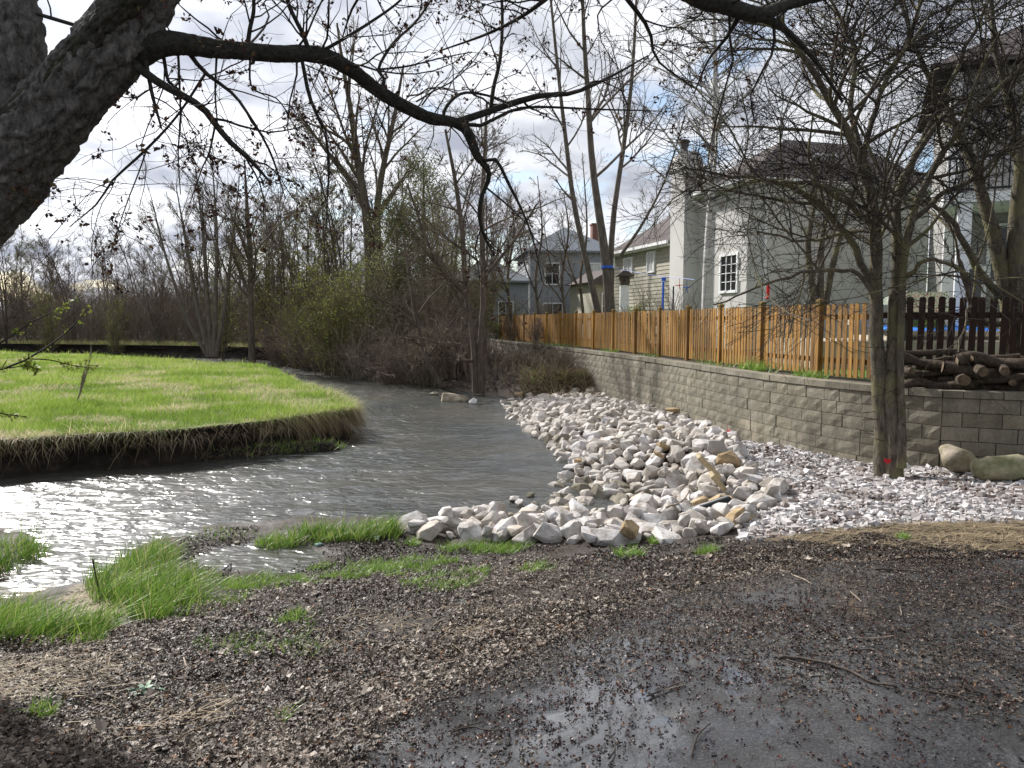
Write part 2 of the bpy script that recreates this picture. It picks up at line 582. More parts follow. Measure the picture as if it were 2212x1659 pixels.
M['limestone'] = mat_rock('limestone', [(0.0, (0.34, 0.315, 0.285)), (0.2, (0.50, 0.48, 0.465)), (0.7, (0.61, 0.595, 0.59)), (1.0, (0.50, 0.44, 0.37))], dirty=(0.29, 0.255, 0.215))
M['tan_rock'] = mat_rock('tan_rock', [(0.0, (0.40, 0.29, 0.16)), (1.0, (0.52, 0.40, 0.25))], dirty=(0.22, 0.16, 0.09))
M['wet_rock'] = mat_rock('wet_rock', [(0.0, (0.20, 0.18, 0.14)), (1.0, (0.32, 0.29, 0.23))], dirty=(0.10, 0.09, 0.06))
M['boulder'] = mat_rock('boulder', [(0.0, (0.30, 0.26, 0.20)), (1.0, (0.36, 0.31, 0.25))], dirty=(0.17, 0.15, 0.09))
M['mossy_boulder'] = mat_rock('mossy_boulder', [(0.0, (0.33, 0.30, 0.20)), (1.0, (0.36, 0.33, 0.23))], dirty=(0.15, 0.15, 0.075))
M['gravel'] = mat_tint('gravel', [(0.0, (0.09, 0.065, 0.055)), (0.2, (0.22, 0.185, 0.165)), (0.5, (0.37, 0.345, 0.335)), (1.0, (0.56, 0.545, 0.54))], 0.85)

# fence wood
m, n, b = newmat('fence_wood')
geo = n.nodes.new('ShaderNodeNewGeometry')
mpn = n.nodes.new('ShaderNodeMapping'); mpn.inputs['Scale'].default_value = (24, 24, 1.6)
n.links.new(geo.outputs['Position'], mpn.inputs[0])
t = noise(n, 1.0, 7, 0.6, mpn.outputs[0], 0.4)
oi = n.nodes.new('ShaderNodeObjectInfo')
r = ramp(n, [(0.3, (0.095, 0.043, 0.008)), (0.5, (0.255, 0.125, 0.016)), (0.7, (0.36, 0.19, 0.031))])
n.links.new(t.outputs['Fac'], r.inputs[0])
r2 = ramp(n, [(0.0, (0.62, 0.60, 0.58)), (0.5, (0.95, 0.95, 0.95)), (1.0, (1.2, 1.16, 1.1))])
n.links.new(oi.outputs['Random'], r2.inputs[0])
mm = n.nodes.new('ShaderNodeMix'); mm.data_type = 'RGBA'; mm.blend_type = 'MULTIPLY'; mm.inputs['Factor'].default_value = 1
n.links.new(r.outputs[0], mm.inputs['A']); n.links.new(r2.outputs[0], mm.inputs['B'])
n.links.new(mm.outputs['Result'], b.inputs['Base Color'])
b.inputs['Roughness'].default_value = 0.75
M['fence'] = m
M['fence_shaded'] = mat_noise('fence_shaded', [(0.3, (0.018, 0.010, 0.007)), (0.7, (0.042, 0.022, 0.014))], 4, 0.8, stretch=(8, 8, 1))  # fence wood darkened to stand for the shade on its backlit side
M['post_cap'] = mat_noise('post_cap', [(0.35, (0.13, 0.085, 0.02)), (0.65, (0.25, 0.17, 0.05))], 12, 0.8)

# water: small ripples over a rippled mesh
m, n, b = newmat('stream_water')
geo = n.nodes.new('ShaderNodeNewGeometry')
t0 = noise(n, 0.35, 4, 0.5, geo.outputs['Position'])
r = ramp(n, [(0.35, (0.022, 0.026, 0.024)), (0.68, (0.055, 0.050, 0.038))])
n.links.new(t0.outputs['Fac'], r.inputs[0])
n.links.new(r.outputs[0], b.inputs['Base Color'])
b.inputs['Roughness'].default_value = 0.27
b.inputs['IOR'].default_value = 1.8
b.inputs['Specular IOR Level'].default_value = 0.5
mpn = n.nodes.new('ShaderNodeMapping'); mpn.inputs['Scale'].default_value = (1.0, 1.8, 1); mpn.inputs['Rotation'].default_value = (0, 0, R(-18))
n.links.new(geo.outputs['Position'], mpn.inputs[0])
t1 = noise(n, 4.0, 2, 0.5, mpn.outputs[0], 0.8)
bp = n.nodes.new('ShaderNodeBump'); bp.inputs['Strength'].default_value = 0.6; bp.inputs['Distance'].default_value = 0.08
n.links.new(t1.outputs['Fac'], bp.inputs['Height']); n.links.new(bp.outputs[0], b.inputs['Normal'])
M['water'] = m

# ground: wet mud with brown litter tones
m, n, b = newmat('wet_mud')
geo = n.nodes.new('ShaderNodeNewGeometry')
t0 = noise(n, 1.1, 7, 0.65, geo.outputs['Position'])
t1 = noise(n, 16, 6, 0.7, geo.outputs['Position'])
r = ramp(n, [(0.32, (0.018, 0.013, 0.010)), (0.5, (0.042, 0.032, 0.025)), (0.7, (0.085, 0.066, 0.05))])
mi = n.nodes.new('ShaderNodeMix'); mi.inputs['Factor'].default_value = 0.5
n.links.new(t0.outputs['Fac'], mi.inputs['A']); n.links.new(t1.outputs['Fac'], mi.inputs['B'])
n.links.new(mi.outputs['Result'], r.inputs[0])
n.links.new(r.outputs[0], b.inputs['Base Color'])
rr = ramp(n, [(0.38, (0.42, 0.42, 0.42)), (0.56, (0.85, 0.85, 0.85))])
n.links.new(t0.outputs['Fac'], rr.inputs[0])
spx = n.nodes.new('ShaderNodeSeparateXYZ'); n.links.new(geo.outputs['Position'], spx.inputs[0])
mr = n.nodes.new('ShaderNodeMapRange'); mr.inputs['From Min'].default_value = 9.0; mr.inputs['From Max'].default_value = 10.5
n.links.new(spx.outputs['Y'], mr.inputs['Value'])
dm = n.nodes.new('ShaderNodeMix'); n.links.new(mr.outputs[0], dm.inputs['Factor']); n.links.new(rr.outputs[0], dm.inputs['A']); dm.inputs['B'].default_value = 0.95
n.links.new(dm.outputs['Result'], b.inputs['Roughness'])
b.inputs['Specular IOR Level'].default_value = 0.22
bp = n.nodes.new('ShaderNodeBump'); bp.inputs['Strength'].default_value = 0.7; bp.inputs['Distance'].default_value = 0.04
n.links.new(t1.outputs['Fac'], bp.inputs['Height']); n.links.new(bp.outputs[0], b.inputs['Normal'])
M['mud'] = m

# asphalt: wet, aggregate grain, films of standing water
m, n, b = newmat('wet_asphalt')
geo = n.nodes.new('ShaderNodeNewGeometry')
t0 = noise(n, 0.9, 6, 0.6, geo.outputs['Position'], 0.4)
t1 = noise(n, 90, 4, 0.7, geo.outputs['Position'])
t2 = noise(n, 6, 5, 0.6, geo.outputs['Position'])
r = ramp(n, [(0.3, (0.016, 0.016, 0.017)), (0.5, (0.042, 0.042, 0.044)), (0.72, (0.11, 0.107, 0.107))])
n.links.new(t1.outputs['Fac'], r.inputs[0]); n.links.new(r.outputs[0], b.inputs['Base Color'])
rr = ramp(n, [(0.40, (0.05, 0.05, 0.05)), (0.50, (0.22, 0.22, 0.22)), (0.66, (0.5, 0.5, 0.5))])
n.links.new(t0.outputs['Fac'], rr.inputs[0]); n.links.new(rr.outputs[0], b.inputs['Roughness'])
b.inputs['Specular IOR Level'].default_value = 0.8
cw = ramp(n, [(0.44, (1, 1, 1)), (0.54, (0, 0, 0))])
n.links.new(t0.outputs['Fac'], cw.inputs[0]); n.links.new(cw.outputs[0], b.inputs['Coat Weight'])
b.inputs['Coat Roughness'].default_value = 0.04
bs = ramp(n, [(0.42, (0.04, 0.04, 0.04)), (0.60, (1, 1, 1))])
n.links.new(t0.outputs['Fac'], bs.inputs[0])
bp = n.nodes.new('ShaderNodeBump'); bp.inputs['Distance'].default_value = 0.006
n.links.new(bs.outputs[0], bp.inputs['Strength'])
n.links.new(t1.outputs['Fac'], bp.inputs['Height'])
bp2 = n.nodes.new('ShaderNodeBump'); bp2.inputs['Strength'].default_value = 0.12; bp2.inputs['Distance'].default_value = 0.03
n.links.new(t2.outputs['Fac'], bp2.inputs['Height']); n.links.new(bp.outputs[0], bp2.inputs['Normal'])
n.links.new(bp2.outputs[0], b.inputs['Normal'])
M['asphalt'] = m

M['soil'] = mat_noise('soil', [(0.3, (0.010, 0.008, 0.006)), (0.55, (0.026, 0.020, 0.015)), (0.75, (0.06, 0.045, 0.032))], 5, 0.95, bump=1.0, bscale=9, bdist=0.12, kind='Object')
M['turf'] = mat_noise('turf', [(0.35, (0.06, 0.10, 0.02)), (0.6, (0.14, 0.20, 0.04)), (0.72, (0.28, 0.24, 0.12))], 1.6, 0.95, bump=0.6, bscale=20)
M['lawn'] = mat_noise('lawn', [(0.35, (0.05, 0.09, 0.018)), (0.65, (0.12, 0.19, 0.04))], 2, 0.95, bump=0.5, bscale=20)
M['mulch'] = mat_noise('mulch', [(0.3, (0.03, 0.024, 0.018)), (0.6, (0.10, 0.08, 0.06)), (0.75, (0.2, 0.17, 0.12))], 9, 0.95, bump=0.8, bscale=14, bdist=.04)
M['stucco'] = mat_noise('stucco', [(0.35, (0.49, 0.48, 0.455)), (0.65, (0.56, 0.55, 0.525))], 0.8, 0.9, bump=0.15, bscale=40, bdist=0.01)
M['stucco_grey'] = mat_noise('stucco_grey', [(0.35, (0.40, 0.41, 0.43)), (0.65, (0.46, 0.47, 0.49))], 0.7, 0.9, bump=0.15, bscale=40, bdist=0.01)
M['siding_beige'] = mat_noise('siding_beige', [(0.35, (0.33, 0.31, 0.245)), (0.65, (0.40, 0.38, 0.31))], 3, 0.8, stretch=(1, 1, 6))
M['siding_blue'] = mat_noise('siding_blue', [(0.35, (0.25, 0.265, 0.285)), (0.65, (0.31, 0.325, 0.35))], 3, 0.8, stretch=(1, 1, 6))
M['siding_grey'] = mat_noise('siding_grey', [(0.35, (0.235, 0.23, 0.215)), (0.65, (0.30, 0.295, 0.28))], 3, 0.8, stretch=(1, 1, 6))
M['white'] = mat_noise('white_trim', [(0.3, (0.68, 0.68, 0.68)), (0.7, (0.80, 0.80, 0.80))], 4, 0.6)
M['shingle'] = mat_noise('shingle', [(0.3, (0.062, 0.052, 0.05)), (0.7, (0.13, 0.11, 0.105))], 9, 0.95, stretch=(1, 1, 5), bump=0.4, bscale=20)
M['shingle_blue'] = mat_noise('shingle_blue', [(0.3, (0.14, 0.16, 0.18)), (0.7, (0.22, 0.24, 0.265))], 9, 0.95, stretch=(1, 1, 5))
M['glass'] = mat_noise('window_glass', [(0.3, (0.012, 0.014, 0.016)), (0.7, (0.03, 0.033, 0.036))], 1.5, 0.06, spec=0.6)
M['curtain_glass'] = mat_noise('curtain_glass', [(0.3, (0.45, 0.46, 0.46)), (0.7, (0.62, 0.62, 0.6))], 1.5, 0.2, spec=0.6)
M['brick'] = mat_noise('chimney_brick', [(0.3, (0.13, 0.062, 0.05)), (0.7, (0.22, 0.12, 0.095))], 12, 0.9)
M['deck'] = mat_noise('deck_wood', [(0.3, (0.20, 0.11, 0.055)), (0.7, (0.32, 0.19, 0.10))], 4, 0.85, stretch=(1, 1, 6))
M['black_metal'] = mat_flat('black_metal', (0.015, 0.015, 0.017), 0.45)
M['flue_metal'] = mat_flat('flue_metal', (0.10, 0.10, 0.10), 0.5, metal=0.4)
M['blue_plastic'] = mat_flat('blue_plastic', (0.03, 0.12, 0.55), 0.45)
M['blue_cover'] = mat_noise('blue_cover', [(0.35, (0.03, 0.17, 0.62)), (0.65, (0.06, 0.26, 0.75))], 1.5, 0.4, bump=0.3, bscale=3, bdist=0.05)
M['pool_stone'] = mat_noise('pool_stone', [(0.35, (0.30, 0.26, 0.20)), (0.65, (0.48, 0.43, 0.35))], 5, 0.9, bump=0.5, bscale=12)
M['red_plastic'] = mat_flat('red_plastic', (0.55, 0.02, 0.02), 0.35)
M['pink'] = mat_flat('pink_ribbon', (0.85, 0.06, 0.12), 0.5)
M['red_paint'] = mat_flat('red_paint', (0.42, 0.012, 0.02), 0.6)
M['pipe'] = mat_flat('black_pipe', (0.012, 0.014, 0.015), 0.4)
M['log_bark'] = mat_bark('log_bark', (0.022, 0.017, 0.013), (0.13, 0.10, 0.075), (18, 18, 18), 0.9, 0.02)
M['log_end'] = mat_noise('log_end', [(0.3, (0.075, 0.055, 0.035)), (0.7, (0.17, 0.125, 0.08))], 20, 0.9)
M['plank'] = mat_noise('plank', [(0.3, (0.30, 0.24, 0.14)), (0.7, (0.48, 0.40, 0.26))], 3, 0.85, stretch=(10, 2, 10), bump=0.4)
M['stick'] = mat_noise('stick', [(0.3, (0.02, 0.015, 0.012)), (0.7, (0.08, 0.062, 0.05))], 10, 0.7, bump=0.5)
M['stick_pale'] = mat_noise('stick_pale', [(0.3, (0.14, 0.11, 0.085)), (0.7, (0.34, 0.28, 0.22))], 10, 0.8, bump=0.5)
M['rag'] = mat_noise('rag', [(0.35, (0.13, 0.24, 0.21)), (0.65, (0.24, 0.36, 0.33))], 6, 0.5, bump=0.5, bscale=14)
M['cloth_white'] = mat_flat('litter_white', (0.7, 0.69, 0.66), 0.7)
M['cloth_floral'] = mat_noise('cloth_floral', [(0.36, (0.55, 0.10, 0.10)), (0.46, (0.7, 0.66, 0.5)), (0.54, (0.7, 0.66, 0.5)), (0.62, (0.15, 0.3, 0.12))], 14, 0.8)
M['umbrella'] = mat_noise('umbrella_cloth', [(0.35, (0.40, 0.55, 0.38)), (0.65, (0.70, 0.72, 0.58))], 4, 0.8)
M['weed'] = mat_tint('weed', [(0.0, (0.05, 0.12, 0.06)), (1.0, (0.18, 0.30, 0.18))], 0.4, 0.2, 0.5)

# ------------------------------------------------------------------ layout in metres
TERR = 1.47
wall_px = [(1047, 731), (1087, 736), (1171, 746), (1257, 755), (1404, 773), (1475, 784), (1665, 810), (1808, 825), (1872, 830), (1958, 838), (2038, 843)]
wl = np.array([at_z(x, y, TERR)[:2] for x, y in wall_px])[::-1]      # near corner first
cf = np.polyfit(np.log(wl[:, 1]), wl[:, 0], 4)                                # smooth, slightly curved run
wy = np.concatenate([np.linspace(wl[0, 1], 13, 16)[:-1], np.linspace(13, 39.5, 50)])
WALL = np.stack([np.polyval(cf, np.log(wy)), wy], -1)
CORNER = WALL[0].copy()
RET = np.array([CORNER, at_z(2212, 848.5, TERR)[:2] , [9.4, 8.95]])   # the return, running right


def wall_at_pixel(X):
    az = (X - 1106) / FD
    d = WALL[:, 0] - az * WALL[:, 1] / math.cos(PITCH) * 1.0
    i = int(np.argmin(np.abs(d)))
    return WALL[i]


# meadow across the stream
MZ = 0.6
meadow_px = [(0, 950), (200, 937), (400, 925), (600, 906), (720, 888), (768, 884), (752, 868), (700, 848), (640, 825), (602, 800), (560, 790), (400, 781), (250, 773), (100, 766), (0, 761)]
MEADOW = [tuple(at_z(x, y, MZ)[:2]) for x, y in meadow_px]
MEADOW = MEADOW + [(-32.0, 44.5), (-40.0, 36.0), (-38.0, 16.0), (-22.0, 11.3), (-12.0, 11.25)]
MEADOW = np.array(MEADOW)


def densify(poly, step, closed=True, jit=0.0, seed=3):
    P = np.asarray(poly, float)
    o = []
    n = len(P)
    for i in range(n if closed else n - 1):
        a = P[i]; c = P[(i + 1) % n]
        k = max(1, int(np.linalg.norm(c - a) / step))
        for j in range(k):
            o.append(a + (c - a) * j / k)
    if not closed:
        o.append(P[-1])
    o = np.array(o)
    if jit:
        s = np.arange(len(o)) * step
        tn = np.gradient(o, axis=0); tn /= np.linalg.norm(tn, axis=1, keepdims=True) + 1e-9
        nn = np.stack([-tn[:, 1], tn[:, 0]], -1)
        o = o + nn * ((fbm(s * 0.9, s * 0 + 1.3, seed, 4) - 0.5) * 2 * jit)[:, None]
    return o


FAR = np.array([(-70, 62), (-45, 56), (-30, 52), (-20, 48.5), (-14.5, 45.5), (-11.0, 42.0), (-8.2, 38.2), (-5.0, 31.0), (-2.9, 27.0), (-1.3, 24.2), (0.1, 22.6), (1.4, 22.2), (3.2, 22.6),
                (4.2, 24), (2.0, 30), (0, 40), (30, 60), (300, 200), (300, 390), (-300, 390), (-300, 80)], float)

# near-side land: control heights
ctl = []


def cp(X, Y, z):
    p = at_z(X, Y, z); ctl.append((p[0], p[1], z))


for X, Y, z in [(0, 1655, 0.72), (550, 1655, 0.76), (1106, 1655, 0.8), (1700, 1655, 0.8), (2212, 1655, 0.8),
                (0, 1500, 0.52), (0, 1420, 0.40), (500, 1450, 0.48), (1000, 1450, 0.62), (1500, 1400, 0.70), (2212, 1400, 0.72),
                (0, 1345, 0.18), (150, 1330, 0.22), (300, 1330, 0.24), (600, 1300, 0.26), (1000, 1270, 0.34), (1500, 1235, 0.46), (2000, 1205, 0.52), (2212, 1190, 0.53),
                (50, 1278, -0.07), (110, 1238, -0.10), (150, 1205, -0.13), (200, 1190, -0.10), (330, 1145, -0.03), (600, 1118, -0.03), (850, 1122, -0.03),
                (220, 1260, 0.12), (320, 1220, 0.10), (360, 1175, 0.07), (440, 1155, 0.025),
                (440, 1215, -0.05), (500, 1222, -0.05), (640, 1192, -0.03), (560, 1150, 0.05), (700, 1140, 0.07), (820, 1140, 0.09), (700, 1230, 0.05), (900, 1200, 0.03), (1000, 1190, 0.06), (1250, 1190, 0.16),
                (900, 1158, 0.06), (1100, 1162, 0.10), (1250, 1168, 0.16), (1500, 1172, 0.32), (1700, 1155, 0.42), (2212, 1140, 0.48),
                (40, 1185, 0.06), (-60, 1190, 0.1), (-200, 1250, 0.2),
                (1245, 1040, -0.05), (1110, 1085, -0.12), (1222, 1000, -0.04), (1180, 960, -0.05), (1130, 915, -0.05), (1098, 886, -0.05),
                (1000, 1115, -0.08), (1200, 1095, -0.06), (1320, 1105, -0.04), (1450, 1085, 0.05), (1440, 1030, 0.18), (1550, 1020, 0.40), (1630, 1060, 0.36), (1650, 1020, 0.42), (1380, 960, 0.38), (1300, 910, 0.32), (1480, 985, 0.45), (1250, 880, 0.34),
                (1700, 1005, 0.40), (1800, 1030, 0.42), (1925, 1032, 0.36), (2100, 1075, 0.44), (2212, 1025, 0.52), (2040, 1020, 0.44), (2212, 1075, 0.50), (2120, 1022, 0.50), (1850, 1100, 0.44), (1700, 1100, 0.40),
                (600, 1060, -0.45), (1000, 950, -0.5), (1000, 1045, -0.45), (850, 870, -0.5), (300, 1070, -0.45), (850, 1060, -0.45), (0, 1080, -0.45), (1100, 1010, -0.4), (1050, 900, -0.4)]:
    cp(X, Y, z)
for X, Y in [(2022, 1010), (1885, 1003), (1722, 973), (1615, 958), (1475, 905), (1424, 896), (1304, 863), (1204, 832)]:
    p = wall_at_pixel(X)
    d = ray(X, Y)
    z = CAMZ + d[2] * p[1] / d[1]
    ctl.append((p[0], p[1], z))
ctl += [(2.6, 25.5, 0.55), (1.6, 25.5, 0.5), (0.2, 24.5, 0.2), (2.4, 24.3, 0.45),
        (-14, 2, 0.6), (-14, 5.5, 0.4), (-14, 9, -0.4), (-30, 2, 0.7), (-30, 9, -0.4), (0, -6, 0.8), (-20, -8, 0.8), (20, -8, 0.8), (20, 3, 0.8), (14, 6, 0.7), (10, 8.0, 0.75), (8.3, 8.7, 0.66), (7.4, 9.0, 0.62), (-6, 3.4, 0.62), (-4.4, 4.4, 0.5)]
ctl = np.array(ctl)


def tps_fit(C, lam=0.004):
    n = len(C)
    d = np.hypot(C[:, None, 0] - C[None, :, 0], C[:, None, 1] - C[None, :, 1])
    K = np.where(d > 0, d * d * np.log(d + 1e-12), 0) + lam * np.eye(n) * n * 0.1
    P = np.column_stack([np.ones(n), C[:, :2]])
    A = np.zeros((n + 3, n + 3)); A[:n, :n] = K; A[:n, n:] = P; A[n:, :n] = P.T
    b = np.zeros(n + 3); b[:n] = C[:, 2]
    return np.linalg.solve(A, b)


_w = tps_fit(ctl)


def tps(x, y):
    x = np.asarray(x, float); y = np.asarray(y, float)
    sh = x.shape
    x = x.ravel(); y = y.ravel()
    o = _w[-3] + _w[-2] * x + _w[-1] * y
    for i in range(0, len(x), 20000):
        s = slice(i, i + 20000)
        d = np.hypot(x[s, None] - ctl[None, :, 0], y[s, None] - ctl[None, :, 1])
        o[s] += np.where(d > 0, d * d * np.log(d + 1e-12), 0) @ _w[:-3]
    return o.reshape(sh)


def gz(x, y):
    """height of the bare ground"""
    x = np.asarray(x, float); y = np.asarray(y, float)
    zn = np.clip(tps(np.clip(x, -30, 20), np.clip(y, -8, 27)), -0.5, 0.95)
    zn = zn * (1 - smooth(24.5, 27.5, y)) + (-0.5) * smooth(24.5, 27.5, y)
    zn = np.where((x < -10) & (y > 9), -0.5, zn)
    sd_ = sdist(FAR, x, y)
    zf = -0.45 + 1.15 * smooth(-0.5, 1.3, sd_) + 0.4 * smooth(1.0, 9.0, sd_)
    zf = np.where(sd_ < -0.6, -0.6, zf)
    z = np.maximum(zn, zf)
    rough_ = (fbm(x * 2.2, y * 2.2, 5, 4) - 0.5) * 0.11 + (fbm(x * 9, y * 9, 9, 2) - 0.5) * 0.03
    return z + rough_ * smooth(-0.3, 0.1, z) * np.where(z > 0.6, 0.5, 1)


def spaced(segs):
    o = []
    for a, c, st in segs:
        o.append(np.arange(a, c - 1e-6, st))
    return np.unique(np.round(np.concatenate(o + [[segs[-1][1]]]), 4))


# ------------------------------------------------------------------ ground sheet
def grid_mesh(name, xs, ys, zf, mat, keep=None, smooth_=True):
    X, Y = np.meshgrid(xs, ys)
    Z = zf(X, Y)
    V = np.stack([X, Y, Z], -1).reshape(-1, 3)
    idx = np.arange(X.size).reshape(X.shape)
    Q = np.stack([idx[:-1, :-1], idx[:-1, 1:], idx[1:, 1:], idx[1:, :-1]], -1)
    if keep is not None:
        cx = (X[:-1, :-1] + X[1:, 1:]) / 2; cy = (Y[:-1, :-1] + Y[1:, 1:]) / 2
        Q = Q[keep(cx, cy)]
    Q = Q.reshape(-1, 4)
    used = np.unique(Q)
    re = np.zeros(len(V), int); re[used] = np.arange(len(used))
    return link(name, mesh_np(name, V[used], re[Q], smooth_=smooth_), mat)


xs = spaced([(-320, -40, 20), (-40, -12, 1.0), (-12, -7, 0.3), (-7, 8, 0.075), (8, 14, 0.4), (14, 40, 2), (40, 320, 20)])
ys = spaced([(-60, -8, 6), (-8, 1.5, 0.5), (1.5, 11.5, 0.075), (11.5, 26, 0.25), (26, 60, 0.5), (60, 400, 20)])
tag(grid_mesh('ground', xs, ys, gz, M['mud']), kind='structure')

# asphalt path, a sheet lying on the ground
asph_px = [(760, 1659), (880, 1530), (960, 1490), (1100, 1430), (1240, 1375), (1400, 1305), (1560, 1262), (1800, 1222), (2212, 1200)]
ASPH = [tuple(at_z(x, y, float(z))[:2]) for (x, y), z in zip(asph_px, [0.78, 0.68, 0.66, 0.64, 0.62, 0.58, 0.55, 0.54, 0.53])]
ASPH = np.array(ASPH + [(9, 5.9), (14, 5.8), (14, -4), (-2.4, -4)])
tag(grid_mesh('asphalt_path', np.arange(-2.4, 9, 0.05), np.arange(-0.5, 7, 0.05),
              lambda x, y: tps(x, y) + 0.03 + (fbm(x * 2.2, y * 2.2, 5, 4) - 0.5) * 0.03,
              M['asphalt'], keep=lambda x, y: inside(ASPH, x + (fbm(x * 5, y * 5, 21, 3) - .5) * .12, y + (fbm(x * 5, y * 5, 31, 3) - .5) * .12)), kind='structure')


def gtop(x, y):
    z = gz(x, y)
    a = inside(ASPH, x, y) & (x < 8.9) & (y < 6.9)
    return np.where(a, np.maximum(z, tps(x, y) + 0.03 + (fbm(x * 2.2, y * 2.2, 5, 4) - 0.5) * 0.03), z)


# ------------------------------------------------------------------ stream
def waves(x, y):
    a = fbm(x * 1.0 + y * 0.35, y * 2.2 - x * 0.3, 41, 2) - 0.5
    c = fbm(x * 2.2 - y * 0.8, y * 4.4 + x * 0.6, 47, 2) - 0.5
    rip = fbm(x * 0.35, y * 0.35, 53, 2)
    calm = smooth(0.0, 1.2, y - 7.4 + 0 * x)
    return (a * 0.075 + c * 0.05) * (0.45 + 0.9 * rip) * (0.15 + 0.85 * calm)


wx = spaced([(-60, -20, 2.5), (-20, -9, 0.3), (-9, 5.5, 0.07)])
wyy = spaced([(5.0, 26, 0.075), (26, 44, 0.25), (44, 70, 2)])
wkeep = lambda x, y: (x < np.interp(y, WALL[:, 1], WALL[:, 0], left=5.2, right=20) - 0.3) & (y > 5)
tag(grid_mesh('stream_water', wx, wyy, waves, M['water'], keep=wkeep), kind='structure')


# ------------------------------------------------------------------ meadow: flat top and an undercut bank all round
def bank(name, line, ztop, closed, mat, depth=1.1, seed=1):
    n = len(line)
    tn = np.roll(line, -1, 0) - np.roll(line, 1, 0) if closed else np.gradient(line, axis=0)
    tn /= np.linalg.norm(tn, axis=1, keepdims=True) + 1e-9
    nn = np.stack([tn[:, 1], -tn[:, 0]], -1)          # outward
    prof = [(0.03, 0.0), (0.0, -0.06), (-0.06, -0.13), (-0.13, -0.22), (-0.19, -0.36), (-0.12, -0.5), (0.05, -0.6), (0.20, -0.68), (0.45, -0.85), (0.7, -depth)]
    s = np.arange(n)
    rows = []
    for k, (o, dz) in enumerate(prof):
        j = (vnoise(s * 0.33, s * 0 + k * 1.7, seed) - 0.5) * (0.16 if 1 < k < 9 else 0.05)
        jz = (vnoise(s * 0.4, s * 0 + k * 2.9, seed + 9) - 0.5) * (0.07 if k > 0 else 0)
        rows.append(np.column_stack([line + nn * (o + j)[:, None], ztop + dz + jz]))
    V = np.stack(rows, 1).reshape(-1, 3)
    K = len(prof)
    idx = np.arange(n * K).reshape(n, K)
    a = idx; c = np.roll(idx, -1, 0)
    if not closed:
        a = idx[:-1]; c = idx[1:]
    Q = np.stack([a[:, :-1], a[:, 1:], c[:, 1:], c[:, :-1]], -1).reshape(-1, 4)
    return link(name, mesh_np(name, V, Q, smooth_=False), mat), rows[0]


def signed_area(P):
    return 0.5 * np.sum(P[:, 0] * np.roll(P[:, 1], -1) - np.roll(P[:, 0], -1) * P[:, 1])


if signed_area(MEADOW) < 0:
    MEADOW = MEADOW[::-1]
MLINE = densify(MEADOW, 0.16, True, 0.22)
bk, top = bank('meadow_bank', MLINE, MZ, True, M['soil'], seed=4)
tag(bk, kind='structure')
bm = bmesh.new()
vs = [bm.verts.new(p) for p in top]
es = [bm.edges.new((vs[i], vs[(i + 1) % len(vs)])) for i in range(len(vs))]
bmesh.ops.triangle_fill(bm, use_beauty=True, edges=es)
for f in bm.faces:
    if f.normal.z < 0: f.normal_flip()
me = bpy.data.meshes.new('meadow_turf'); bm.to_mesh(me); bm.free()
tag(link('meadow', me, M['turf']), kind='structure')

def mz(x, y):
    return MZ + .26 * np.maximum(fbm(x * .8, y * .8, 141, 3) - .38, 0) * smooth(.1, .9, sdist(MEADOW, x, y))


tag(grid_mesh('meadow_tussocks', np.arange(-20, 0.5, .2), np.arange(11, 32, .2), lambda x, y: mz(x, y) - .006, M['turf'], keep=lambda x, y: sdist(MEADOW, x, y) > .25), kind='structure')

# far bank cut behind the meadow
fl = densify(FAR[1:7], 0.3, False, 0.25, 8)
fb, _ = bank('far_bank', fl, 0.78, False, M['soil'], seed=12)
tag(fb, kind='structure')

# terrace behind the block wall
tb = MB()
plan = [tuple(p) for p in WALL[::-1]] + [tuple(p) for p in RET[1:]]
innr = []
Wl2 = np.array(plan)
TERR_POLY = np.array(plan + [(30, 6), (320, 0), (320, 300), (-3.0, 300), (-3.0, 60)])
bm = bmesh.new()
off = TERR_POLY.copy()
off[:len(WALL), 0] += 0.12
off[len(WALL):len(plan), 1] += 0.12
vs = [bm.verts.new((p[0], p[1], TERR - 0.03)) for p in off]
es = [bm.edges.new((vs[i], vs[(i + 1) % len(vs)])) for i in range(len(vs))]
bmesh.ops.triangle_fill(bm, use_beauty=True, edges=es)
for f in bm.faces:
    if f.normal.z < 0: f.normal_flip()
me = bpy.data.meshes.new('terrace_lawn'); bm.to_mesh(me); bm.free()
tag(link('terrace_lawn', me, M['lawn']), kind='structure')

i_a = WALL + np.stack([np.full(len(WALL), .14), np.full(len(WALL), .03)], -1)
i_b = WALL + np.stack([np.full(len(WALL), 1.0), np.full(len(WALL), .25)], -1)
ra = np.vstack([i_a[:1], RET[1:] + [.05, .14]]); rb = np.vstack([i_b[:1] + [.0, 1.0], RET[1:] + [.4, 2.0]])
Vs = np.vstack([i_a, i_b, ra, rb]); nA = len(WALL); nB = len(ra)
Vs = np.column_stack([Vs, np.full(len(Vs), TERR - .024)])
Qs = [[i, i + nA, i + nA + 1, i + 1] for i in range(nA - 1)] + [[2 * nA + i, 2 * nA + i + 1, 2 * nA + nB + i + 1, 2 * nA + nB + i] for i in range(nB - 1)]
Vs[2 * nA:, 2] += .004
tag(link('planting_strip', mesh_np('planting_strip', Vs, np.array(Qs)), M['mulch']), kind='structure')

